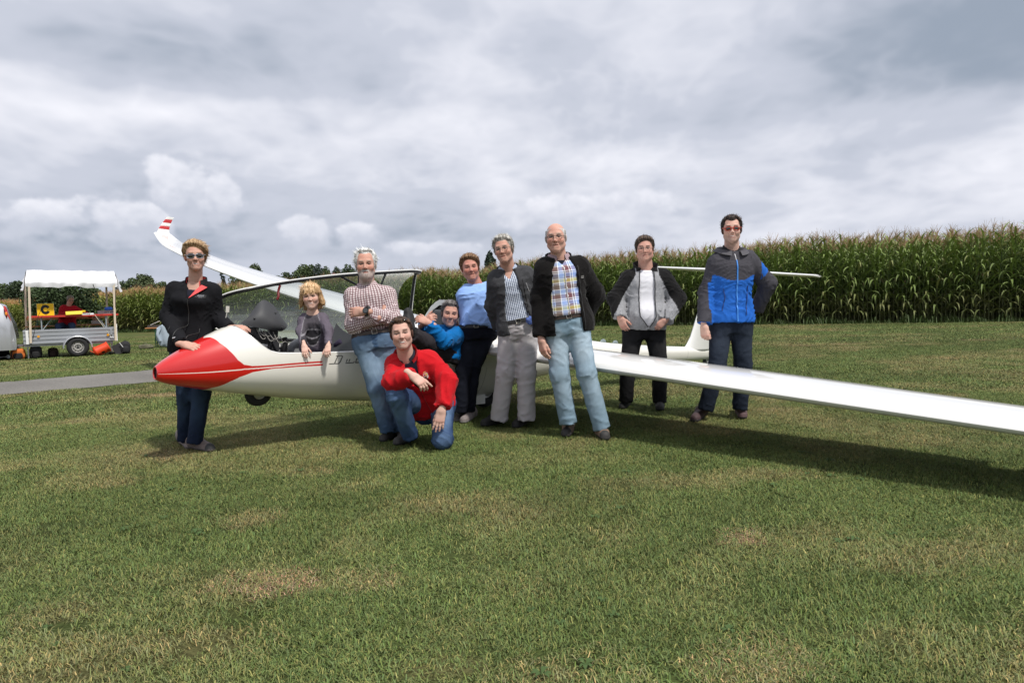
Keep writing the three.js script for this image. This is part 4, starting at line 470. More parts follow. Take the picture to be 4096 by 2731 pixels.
    for (let i = 0; i < nT; i++) { const k = Math.floor(R() * hp.count), p = V(hp.getX(k), hp.getY(k), hp.getZ(k)), n = V(hn.getX(k), hn.getY(k), hn.getZ(k)); if (n.z > 0.75 && p.y < 0.05) continue; const wd = P.wind ?? V(-0.2, 0, -0.3), fall = V(p.x * 4, -0.9 + (p.y > 0.08 ? 0.9 : 0), p.z * 3).add(wd), t = fall.addScaledVector(n, -fall.dot(n) * 0.9).add(V(R() - 0.5, R() - 0.5, R() - 0.5).multiplyScalar(0.5)).normalize(), L = (P.tuftL ?? 0.028) * (0.4 + 0.7 * R()), lift = (P.lift ?? 0.25) * (R() < 0.14 ? 1.1 : 0.36) * (0.2 + R()), pts = [p.clone().addScaledVector(n, -0.003), p.clone().addScaledVector(t, L * 0.5).addScaledVector(n, L * lift * 0.6), p.clone().addScaledVector(t, L).addScaledVector(n, L * lift)], c = hc2(p.x, p.y, p.z), v = 0.8 + R() * 0.5; strip(tufts, pts, (u) => lerp(0.0026, 0.0008, u), n.clone(), 0.15, () => c.map((e) => e * v * 0.95)); }
    const parts = [hg]; if (tufts.pos.length) parts.push(geom(tufts.pos, tufts.idx, tufts.col)); const G = merge(parts); G.applyMatrix4(M); out.part('hair', G, HAIR);
  }
  if (P.glasses) { const gl = P.glasses, rim = [], lens = [], k = gl.wrap ?? 0.2, rx = gl.rx ?? 0.025, ry = gl.ry ?? 0.019, gy = gl.y ?? 0.004, gz = gl.z ?? 0.104;
    const place = (g2) => g2.applyMatrix4(new THREE.Matrix4().compose(V(0, gl.up ?? 0, gl.back ?? 0), new THREE.Quaternion().setFromEuler(new THREE.Euler(gl.tilt ?? 0, 0, 0)), V(1, 1, 1)));
    for (const sgn of [-1, 1]) { const sh = (g2) => g2.scale(rx, ry, 1).rotateZ(sgn * (gl.slant ?? 0)).rotateY(sgn * k).translate(sgn * 0.0335, gy, gz - 0.008 * k / 0.2); if (gl.full !== false) rim.push(sh(new THREE.TorusGeometry(1, gl.th ?? 0.07, 5, 26).scale(1, 1, 0.022))); const le2 = new THREE.SphereGeometry(1, 20, 8, 0, Math.PI * 2, 0, 0.9).rotateX(Math.PI / 2).translate(0, 0, -0.62).scale(1.22, 1.22, 0.012); lens.push(sh(le2)); const ox = 0.0335 + rx * Math.cos(k) * 0.98, e = V(sgn * ox, gy + ry * 0.45, gz - 0.008 - rx * Math.sin(k) * 1.0); rim.push(tube([e, [sgn * 0.074, gy + 0.008, 0.05], [sgn * 0.0805, gy + 0.01, 0.01], [sgn * 0.080, gy + 0.004, -0.012]], gl.arm ?? 0.0018, 14, 5)); }
    rim.push(tube([[-0.0335 + rx * 0.93, gy + ry * 0.35, gz + 0.001], [0, gy + ry * 0.55, gz + 0.005], [0.0335 - rx * 0.93, gy + ry * 0.35, gz + 0.001]], gl.bridge ?? 0.0018, 10, 5));
    const Gr = merge(rim.map(place)); Gr.applyMatrix4(M); const fr = out.part(gl.lens === 'dark' ? 'sunglasses' : 'glasses', Gr, gl.frame); const Lg = merge(lens.map(place)); Lg.applyMatrix4(M); out.part('lens', Lg, gl.lens === 'dark' ? LENS : CLEAR, fr); }
  return { M, s };
}
const HAIR = phys([1, 1, 1], 0.6, { vertexColors: true, specularIntensity: 0.5 }), LENS = phys([0.018, 0.014, 0.010], 0.05, { clearcoat: 1, clearcoatRoughness: 0.02 }), CLEAR = phys([0.97, 0.98, 0.98], 0.02, { transmission: 1, thickness: 0, ior: 1.45 });
// ---- hand: dir = where the fingers point, back = normal of the back of the hand, thumb = +1 or -1 along (dir x back)
function makeHand(out, wrist, dir, back, thumb, o = {}) {
  const s = o.size ?? 1, Y = dir.clone().normalize(), Z = back.clone().addScaledVector(Y, -back.dot(Y)).normalize(), X = new THREE.Vector3().crossVectors(Y, Z).multiplyScalar(thumb);
  const curl = o.curl ?? [0.35, 0.35, 0.4, 0.45], spread = o.spread ?? 0.1, prims = [], k = 0.010, root = [[0.028, 0.088], [0.009, 0.093], [-0.010, 0.090], [-0.027, 0.082]], len = [0.072, 0.080, 0.073, 0.058];
  root.forEach(([x, y], i) => { prims.push(cone(V(x * 0.62, 0.012, 0), V(x, y, 0), 0.0145, 0.0115, 0.016)); let p = V(x, y, 0), a = 0; const sp = spread * (1.5 - i) * 0.6; [0.46, 0.30, 0.24].forEach((f, j) => { a += (curl[i] ?? curl[0]) * (j === 0 ? 0.85 : j === 1 ? 1.1 : 0.7); const q = p.clone().add(V(Math.sin(sp) * Math.cos(a), Math.cos(sp) * Math.cos(a), -Math.sin(a)).multiplyScalar(len[i] * f)); prims.push(cone(p, q, 0.0098 - j * 0.0011, 0.0090 - j * 0.0011, 0.0045)); p = q; }); });
  const ta = o.thumb2 ?? 0.6, tc = o.thumbCurl ?? 0.3; let p = V(0.024, 0.022, -0.004); prims.push(cone(V(0.008, 0.008, -0.002), p, 0.016, 0.0145, 0.016)); [[0.040, ta], [0.032, ta - tc * 0.5], [0.024, ta - tc]].forEach(([l, a], j) => { const q = p.clone().add(V(Math.sin(a) * l, Math.cos(a) * l, -l * 0.30)); prims.push(cone(p, q, 0.0125 - j * 0.0012, 0.0112 - j * 0.0012, 0.008)); p = q; });
  prims.push(cone(V(0, -0.05, 0), V(0, 0.015, 0), 0.026, 0.024, 0.02), ball(V(0, 0.05, 0), 0.034, 0.045, 0.014, 0.012));
  const sk = o.skin, g = skin(field(prims), bounds(prims, 0.008), 0.0038, (x, y, z) => { const v = 1 + 0.12 * fbm(x * 60, y * 60, z * 60, 2), kn = Math.exp(-(((y - 0.092) / 0.012) ** 2)) * 0.25 + (y > 0.14 ? 0.12 : 0); return [sk[0] * v, sk[1] * v * (1 - kn * 0.5), sk[2] * v * (1 - kn * 0.5)]; });
  const M = new THREE.Matrix4().makeBasis(X, Y, Z).scale(V(s, s, s)).setPosition(wrist); if (M.determinant() < 0) { const ix = g.index; if (ix) for (let i = 0; i < ix.count; i += 3) { const t = ix.getX(i); ix.setX(i, ix.getX(i + 1)); ix.setX(i + 1, t); } } g.applyMatrix4(M); g.deleteAttribute('normal'); g.computeVertexNormals(); out.body.push(g);
}
// ---- torso frame and torso shape
function frame(J) { const U = J.neck.clone().sub(J.pel), L = U.length(); U.normalize(); const R = J.sb.clone().sub(J.sa); R.addScaledVector(U, -R.dot(U)).normalize(); const F = new THREE.Vector3().crossVectors(R, U); return { U, R, F, L, o: J.pel, to: (x, y, z) => { const a = x - J.pel.x, b = y - J.pel.y, c = z - J.pel.z; return [a * R.x + b * R.y + c * R.z, a * U.x + b * U.y + c * U.z, a * F.x + b * F.y + c * F.z]; }, at: (x, y, z) => J.pel.clone().addScaledVector(R, x).addScaledVector(U, y).addScaledVector(F, z) }; }
const TW = curve([[-0.22, 0.15], [-0.1, 0.168], [0.02, 0.170], [0.2, 0.158], [0.4, 0.152], [0.6, 0.162], [0.76, 0.176], [0.86, 0.152], [0.93, 0.108], [1.03, 0.062]]), TT = curve([[-0.22, 0.10], [-0.1, 0.115], [0.02, 0.118], [0.2, 0.108], [0.4, 0.106], [0.6, 0.118], [0.76, 0.118], [0.86, 0.098], [0.94, 0.076], [1.03, 0.060]]);
function torso(Fm, o) { const { sw = 1, off = 0, lo = -0.16, hi = 1.0, belly = 0, open, hemY, topY, k = 0.03, flare = 0, bust = 0 } = o, L = Fm.L; const c = Fm.at(0, L * 0.45, 0);
  return { d: (x, y, z) => { const [a, b, q] = Fm.to(x, y, z), v = clamp(b / L, lo, 1.03), fl = flare * smooth(0.35, -0.1, v), w = TW(v) * sw + off + fl, bl = belly * Math.exp(-(((v - 0.22) / 0.22) ** 2)) + bust * Math.exp(-(((v - 0.72) / 0.1) ** 2)), t = TT(v) * Math.sqrt(sw) + off + fl + bl * 0.5, zc = bl * 0.5 - 0.01, A = a / w, Q = (q - zc) / t, e = Math.sqrt(Math.pow(A * A, 1.15) + Math.pow(Q * Q, 1.15)); let d = (Math.pow(e, 0.87) - 1) * Math.min(w, t) * 0.95; d = Math.max(d, lo * L - b, b - hi * L); if (hemY !== undefined) d = Math.max(d, (typeof hemY === 'function' ? hemY(a, q) : hemY) - b); if (topY !== undefined) d = Math.max(d, b - topY); if (open && q > 0.0) d = Math.max(d, open(a, b / L, q)); return d; }, cx: c.x, cy: c.y, cz: c.z, R: L * 0.72 + 0.1, k, uv: (x, y, z) => { const [a, b, q] = Fm.to(x, y, z); return [Math.atan2(a, q + 0.1) * 0.175, b, Math.PI * 2 * 0.175]; } }; }
const plane = (p, n) => (x, y, z) => (x - p.x) * n.x + (y - p.y) * n.y + (z - p.z) * n.z;
function sleeves(J, Fm, o) { const { off = 0.014, r = [0.056, 0.046, 0.033], cuff = 0.0, sides = ['a', 'b'], short, sc = 1 } = o, list = []; for (const s of sides) { const S = J['s' + s], E = J['e' + s], W = J['w' + s], nk = J.neck.clone().addScaledVector(Fm.U, -0.052).addScaledVector(S.clone().sub(J.neck), 0.18); let sh = cone(nk, S, 0.052 * sc + off * 0.5, (r[0] - 0.006) * sc + off * 0.85, 0.05); if (o.open) { const base = sh; sh = { ...base, d: (x, y, z) => { const [a, b, q] = Fm.to(x, y, z); return q > 0 ? Math.max(base.d(x, y, z), o.open(a, b / Fm.L, q)) : base.d(x, y, z); } }; } list.push(sh); const d1 = E.clone().sub(S); if (short) { const e = S.clone().addScaledVector(d1, short); list.push(cutBy(cone(S, S.clone().addScaledVector(d1, short + 0.3), r[0] * sc + off, r[1] * sc + off + 0.012, 0.03), plane(e, d1.clone().normalize()))); } else { list.push(cone(S, E, r[0] * sc + off, r[1] * sc + off * 0.9, 0.03)); const d2 = W.clone().sub(E).normalize(), we = W.clone().addScaledVector(d2, 0.03), cut = W.clone().addScaledVector(d2, -cuff); list.push(cutBy(cone(E, we, r[1] * sc + off * 0.9, r[2] * sc + off * 0.85, 0.03), plane(cut, d2))); } } return list; }
function legs(J, Fm, o) { const { off = 0.012, r = [0.082, 0.058, 0.050], hem = 0.0, sc = 1, w = 0.088 } = o, list = []; for (const s of ['a', 'b']) { const H = J['h' + s], K = J['k' + s], A = J['n' + s]; list.push(cone(H, K, r[0] * sc + off, r[1] * sc + off, 0.04)); const d = A.clone().sub(K).normalize(), e = A.clone().addScaledVector(d, 0.06), cut = A.clone().addScaledVector(d, hem); list.push(cutBy(cone(K, e, r[1] * sc + off, r[2] * sc + off, 0.03), plane(cut, d))); } return list; }
function garment(out, name, prims, o) { const fo = o.folds ?? folds(6.5, 11, 6.5, o.seed ?? 1), amp = o.amp ?? 0.006, jn = o.joints ?? [], f = field(prims, (x, y, z, d) => { if (d > 0.05 || d < -0.05) return d; let a = amp; for (const j of jn) { const e = ((x - j.x) ** 2 + (y - j.y) ** 2 + (z - j.z) ** 2) / (0.11 * 0.11); if (e < 4) a += amp * 1.6 * Math.exp(-e); } return d - a * fo(x, y, z) + (o.shape ? o.shape(x, y, z) : 0); });
  const uvs = o.mat.map || o.mat.bumpMap ? nearest(prims) : null, g = skin(f, bounds(prims, 0.03), o.h ?? 0.011, o.color ? (x, y, z, a, b, c) => o.color(x, y, z, a, b, c) : () => o.rgb, uvs); const m = out.part(name, g, o.mat); m.userData.f = f; return { mesh: m, f }; }
const clean = (m) => { delete m.userData.f; };
// a point on a garment found by walking inwards along the body's forward direction
function front(f, Fm, a, b, from = 0.32) { let q = from; for (let i = 0; i < 60; i++) { const p = Fm.at(a, b, q), d = f(p.x, p.y, p.z); if (d < 0.0012) break; q -= Math.max(0.0012, d * 0.6); if (q < -0.1) break; } return Fm.at(a, b, q); }
function seam(out, name, f, Fm, pts, r, m, parent) { const P = []; for (let i = 0; i + 1 < pts.length; i++) { const n = Math.max(2, Math.ceil(Math.hypot(pts[i + 1][0] - pts[i][0], pts[i + 1][1] - pts[i][1]) / 0.03)); for (let k = 0; k < n + (i + 2 === pts.length ? 1 : 0); k++) { const t = k / n; P.push(front(f, Fm, lerp(pts[i][0], pts[i + 1][0], t), lerp(pts[i][1], pts[i + 1][1], t)).addScaledVector(Fm.F, r * 0.5)); } } return out.part(name, tube(P, r, P.length * 2, 5), m, parent); }
function patchOn(out, name, f, Fm, cx, cy, w, h, m, parent, n = 8, rotz = 0) { const pos = [], uv = [], idx = []; for (let j = 0; j <= n; j++) for (let i = 0; i <= n; i++) { const u = i / n - 0.5, v = j / n - 0.5, x = u * w, y = v * h, p = front(f, Fm, cx + x * Math.cos(rotz) - y * Math.sin(rotz), cy + x * Math.sin(rotz) + y * Math.cos(rotz)).addScaledVector(Fm.F, 0.003); pos.push(p.x, p.y, p.z); uv.push(u + 0.5, v + 0.5); } for (let j = 0; j < n; j++) for (let i = 0; i < n; i++) { const a = j * (n + 1) + i; idx.push(a, a + 1, a + n + 1, a + 1, a + n + 2, a + n + 1); } return out.part(name, geom(pos, idx, null, uv), m, parent); }
// collar: a strip round the neck, open at the front by gap radians, rising h and leaning out
function collar(out, name, c, U, F, o, m, parent) { const { r0 = 0.072, r1 = 0.068, h = 0.045, gap = 0.5, drop = 0.03, flap = 0, flapOut = 0.02, point = 0.02, turn = 0, sx = 1.05, sz = 0.95, th = 0.005 } = o, R = new THREE.Vector3().crossVectors(U, F).normalize().multiplyScalar(1), n = 40, rows = flap ? 5 : 3, pos = [], idx = []; for (const side of [0, 1]) for (let i = 0; i <= n; i++) { const a = gap + (Math.PI * 2 - 2 * gap) * i / n + turn, ca = Math.cos(a), sa = Math.sin(a), near = Math.pow(Math.max(0, Math.cos(a - turn)), 1.5); for (let j = 0; j < rows; j++) { let r, y; const t = j / 2; if (j < 3) { r = lerp(r0, r1, t); y = h * t * (1 - 0.25 * near); } else { const q = (j - 2) / (rows - 3); r = r1 + flapOut * q; y = h * (1 - 0.25 * near) - flap * q * (1 + near * point / 0.02 * 0.5); } y -= drop * (0.5 + 0.5 * Math.cos(a - turn)); r += side * th; const p = c.clone().addScaledVector(F, ca * r * sz).addScaledVector(R, sa * r * sx).addScaledVector(U, y); pos.push(p.x, p.y, p.z); } } const S = (n + 1) * rows; for (const side of [0, 1]) for (let i = 0; i < n; i++) for (let j = 0; j + 1 < rows; j++) { const a = side * S + i * rows + j; idx.push(a, a + rows, a + 1, a + 1, a + rows, a + rows + 1); } for (let i = 0; i < n; i++) for (const j of [0, rows - 1]) { const a = i * rows + j; idx.push(a, a + rows, a + S, a + S, a + rows, a + S + rows); } return out.part(name, geom(pos, idx), m, parent); }
function shoe(out, o) { // heel, toe on the ground, ankle
  const { heel, toe, ankle, col = [0.03, 0.028, 0.026], sole = [0.02, 0.02, 0.02], lace, size = 1, up = V(0, 1, 0), toeCol } = o, D = toe.clone().sub(heel), L = D.length(); D.normalize(); const S = new THREE.Vector3().crossVectors(D, up).normalize(), U = new THREE.Vector3().crossVectors(S, D), P = (a, b, s2 = 0) => heel.clone().addScaledVector(D, a * L).addScaledVector(U, b * size).addScaledVector(S, s2 * size);
  const prims = [cone(P(0.12, 0.045), P(0.45, 0.042), 0.040 * size, 0.041 * size, 0.03), cone(P(0.45, 0.04), P(0.84, 0.030), 0.042 * size, 0.036 * size, 0.03), cone(P(0.62, 0.036, -0.012), P(0.86, 0.028, 0.004), 0.037 * size, 0.030 * size, 0.02), cone(P(0.14, 0.05), ankle, 0.042 * size, 0.040 * size, 0.03), cone(P(0.16, 0.085), P(0.50, 0.058), 0.036 * size, 0.034 * size, 0.03)];
  const f = field(prims, (x, y, z, d) => { const u = (x - heel.x) * U.x + (y - heel.y) * U.y + (z - heel.z) * U.z; const a = ((x - heel.x) * D.x + (y - heel.y) * D.y + (z - heel.z) * D.z) / L; return Math.max(d + (u < 0.024 * size ? -0.004 : 0) , -u + (a > 0.75 ? (a - 0.75) * 0.03 : 0)); });
  const g = skin(f, bounds(prims, 0.02), 0.0075, (x, y, z) => { const u = (x - heel.x) * U.x + (y - heel.y) * U.y + (z - heel.z) * U.z, a = ((x - heel.x) * D.x + (y - heel.y) * D.y + (z - heel.z) * D.z) / L, v = 1 + 0.25 * noise3(x * 60, y * 60, z * 60); return (u < 0.024 * size ? sole : toeCol && a > 0.80 ? toeCol : col).map((k) => k * v); });
  const m = out.part('shoe', g, SHOE); if (lace) { const l = []; for (let i = 0; i < 4; i++) { const a = 0.40 + i * 0.085, y = 0.092 - i * 0.0085; l.push(tube([P(a, y - 0.018, -0.028), P(a + 0.02, y + 0.004, 0), P(a, y - 0.018, 0.028)], 0.0035 * size, 8, 5)); } l.push(tube([P(0.40, 0.095, 0), P(0.36, 0.105, -0.03), P(0.42, 0.085, -0.045), P(0.40, 0.095, 0)], 0.003, 12, 5), tube([P(0.40, 0.095, 0), P(0.36, 0.105, 0.03), P(0.44, 0.08, 0.045)], 0.003, 12, 5)); out.part('lace', merge(l), mat(lace, 0.9), m).userData.kind = 'stuff'; } return m; }
const SHOE = mat([1, 1, 1], 0.75, { vertexColors: true });
function person(label, J, P, dress) {                          // J: joints by name; a is the viewer's left side, b the right
  const g = new THREE.Group(); g.name = numbered('person'); const foot = P.base ?? V(J.pel.x, 0, J.pel.z); g.position.copy(foot); scene.add(g); tag(g, label, 'person');
  const inv = new THREE.Matrix4().makeTranslation(-foot.x, -foot.y, -foot.z), out = { body: [], part: (name, geo, m, parent) => { geo.applyMatrix4(inv); const o = obj(name, geo, m, parent && parent.isMesh ? parent : g); return o; } };
  const raw = { body: out.body, part: out.part };
  for (const s of ['sa', 'sb']) { const d = J[s].clone().sub(J.neck), u = J.neck.clone().sub(J.pel).normalize(), b = d.dot(u); J[s].copy(J.neck).addScaledVector(u, b - (P.drop ?? 0.034) * (P.size ?? 1)).addScaledVector(d.addScaledVector(u, -b), P.inset ?? 0.9); }
  const Fm = frame(J), w = P.hipW ?? 0.085; J.ha ??= Fm.at(-w, -0.02, 0); J.hb ??= Fm.at(w, -0.02, 0);
  makeHead(P, J.head, P.face ?? [0, 0, 0], J.neck.clone().addScaledVector(Fm.U, -0.01), { ...raw, part: out.part });
  const sc = P.limb ?? 1, core = [torso(Fm, { sw: (P.sw ?? 1) * 0.94, off: -0.008 })]; for (const s of ['a', 'b']) { if (J['e' + s]) core.push(cone(J.neck.clone().lerp(J['s' + s], 0.3).addScaledVector(Fm.U, -0.04), J['s' + s], 0.045 * sc, 0.045 * sc), cone(J['s' + s], J['e' + s], 0.047 * sc, 0.037 * sc), cone(J['e' + s], J['w' + s], 0.037 * sc, 0.025 * sc)); if (J['k' + s]) core.push(cone(J['h' + s], J['k' + s], 0.078 * sc, 0.052 * sc), cone(J['k' + s], J['n' + s], 0.05 * sc, 0.034 * sc)); }
  core.push(cone(J.neck.clone().addScaledVector(Fm.U, -0.12), J.neck, 0.07, 0.05, 0.03));
  const sk = P.skin; out.body.push(skin(field(core), bounds(core, 0.02), 0.02, () => sk));
  dress(out, Fm, J, P);
  for (const h of P.hands ?? []) makeHand(out, h.at, h.dir, h.back, h.thumb, { skin: sk, ...h });
  const bg = merge(out.body); bg.applyMatrix4(inv); obj('body', bg, SKIN, g); g.traverse((o) => { if (o.userData.f) delete o.userData.f; });
  return g;
}

// ---------------------------------------------------------------- the people
const J3 = (o) => { const r = {}; for (const k in o) r[k] = VA(o[k]); return r; };
const TAN = [0.55, 0.325, 0.25], FAIR = [0.60, 0.38, 0.305], KID = [0.64, 0.42, 0.335];
const vary = (rgb, amt = 0.12, f = 18) => (x, y, z) => { const v = 1 + amt * fbm(x * f, y * f, z * f, 3); return rgb.map((c) => c * v); };
const denim = (base, fade, J) => (x, y, z, nx, ny, nz) => { const v = 1 + 0.14 * fbm(x * 30, y * 22, z * 30, 3); let t = 0; for (const s of ['a', 'b']) { const H = J['h' + s], K = J['k' + s], A = J['n' + s]; for (const [p, q, w] of [[H, K, 0.85], [K, A, 0.5]]) { const d = q.clone().sub(p), h = clamp(V(x, y, z).sub(p).dot(d) / d.lengthSq()), c = p.clone().addScaledVector(d, h), e = Math.hypot(x - c.x, y - c.y, z - c.z); if (e < 0.13) t = Math.max(t, w * Math.exp(-(((h - (w > 0.6 ? 0.5 : 0.25)) / 0.42) ** 2)) * smooth(0.1, 0.8, nz)); } } t = clamp(t + 0.35 * t * noise3(x * 16, y * 16, z * 16)); return [0, 1, 2].map((k) => lerp(base[k], fade[k], t) * v); };
const denimMat = cloth(0.9, { bumpMap: weave, bumpScale: 0.0015 }); denimMat.bumpMap = weave.clone(); denimMat.bumpMap.repeat.set(9, 9); denimMat.bumpMap.needsUpdate = true;
const plainMat = cloth(0.85), shellMat = cloth(0.88, { specularIntensity: 0.3 }), fleeceMat = cloth(0.98, { sheen: 0.6, sheenRoughness: 0.7, sheenColor: new THREE.Color(0.25, 0.25, 0.25) }); fleeceMat.bumpMap = fleeceTex.clone(); fleeceMat.bumpMap.repeat.set(7, 7); fleeceMat.bumpMap.needsUpdate = true; fleeceMat.bumpScale = 0.004;
const zipM = mat([0.03, 0.03, 0.03], 0.5), zipW = mat([0.45, 0.45, 0.46], 0.4), leather = mat([0.035, 0.02, 0.013], 0.5), buckle = mat([0.5, 0.48, 0.42], 0.3, { metalness: 1 }), BLK = mat([0.012, 0.012, 0.013], 0.6);
const canvasTex = (w, h, draw, rep) => { const cv = document.createElement('canvas'); cv.width = w; cv.height = h; draw(cv.getContext('2d'), w, h); const t = new THREE.CanvasTexture(cv); t.colorSpace = THREE.SRGBColorSpace; if (rep) { t.wrapS = t.wrapT = THREE.RepeatWrapping; t.repeat.set(rep, rep); } return t; };
const patternMat = (t, rough = 0.88) => phys([1, 1, 1], rough, { map: t, specularIntensity: 0.3 });
const pants = (out, Fm, J, o) => { const waist = o.waist ?? 0.06, prims = [torso(Fm, { sw: o.sw ?? 1, off: (o.off ?? 0.012) + 0.002, lo: -0.20, hi: 0.5, topY: waist, belly: o.belly ?? 0 }), ...legs(J, Fm, o)]; const j = [J.ka, J.kb, J.na, J.nb, J.pel.clone().addScaledVector(Fm.F, 0.1)]; return garment(out, 'trousers', prims, { mat: o.mat ?? denimMat, color: o.color, amp: (o.amp ?? 0.0075) * 0.62, joints: j, seed: o.seed ?? 4, folds: folds(6, 12, 6, o.seed ?? 4), h: o.h ?? 0.011 }); };
const belt = (out, Fm, y, o = {}) => { const { sw = 1, off = 0.02, belly = 0, h = 0.034, m = leather, tilt = 0 } = o, P = torso(Fm, { sw, off, belly, lo: -0.3, hi: 2 }), pos = [], idx = [], n = 56; for (let i = 0; i <= n; i++) { const a = i / n * Math.PI * 2; for (const [dy, dr] of [[-h / 2, 0], [-h / 2, 0.004], [h / 2, 0.004], [h / 2, 0]]) { let r = 0.05; for (let k = 0; k < 40; k++) { const p = Fm.at(Math.sin(a) * r, y + dy, Math.cos(a) * r), d = P.d(p.x, p.y, p.z); if (d > -0.0008) break; r += Math.max(0.001, -d * 0.7); } const p = Fm.at(Math.sin(a) * (r + dr), y + dy, Math.cos(a) * (r + dr)); pos.push(p.x, p.y, p.z); } } for (let i = 0; i < n; i++) for (let j = 0; j < 3; j++) { const a = i * 4 + j; idx.push(a, a + 4, a + 1, a + 1, a + 4, a + 5); } const b = out.part('belt', geom(pos, idx), m); const bp = Fm.at(o.bx ?? 0, y, 0); let q = 0.05; for (let k = 0; k < 40; k++) { const p = Fm.at(o.bx ?? 0, y, q), d = P.d(p.x, p.y, p.z); if (d > -0.0008) break; q += Math.max(0.001, -d * 0.7); } const gq = new THREE.TorusGeometry(0.024, 0.0035, 4, 4).rotateZ(Math.PI / 4).scale(1.2, 1, 1).applyMatrix4(new THREE.Matrix4().makeBasis(Fm.R, Fm.U, Fm.F).setPosition(Fm.at(o.bx ?? 0, y, q + 0.008))); out.part('buckle', gq, buckle, b); };
const wedge = (v0, slope, x0 = 0, skew = 0, base = 0) => (a, v) => base + (v - v0) * slope - Math.abs(a - x0 - skew * v);
const buttons = (out, f, Fm, list, c = [0.7, 0.7, 0.68]) => { const gs = list.map(([a, b]) => { const p = front(f, Fm, a, b).addScaledVector(Fm.F, 0.002); return new THREE.SphereGeometry(0.0065, 8, 6).scale(1, 1, 0.5).translate(p.x, p.y, p.z); }); for (const g of gs) out.part('button', g, mat(c, 0.4)); };

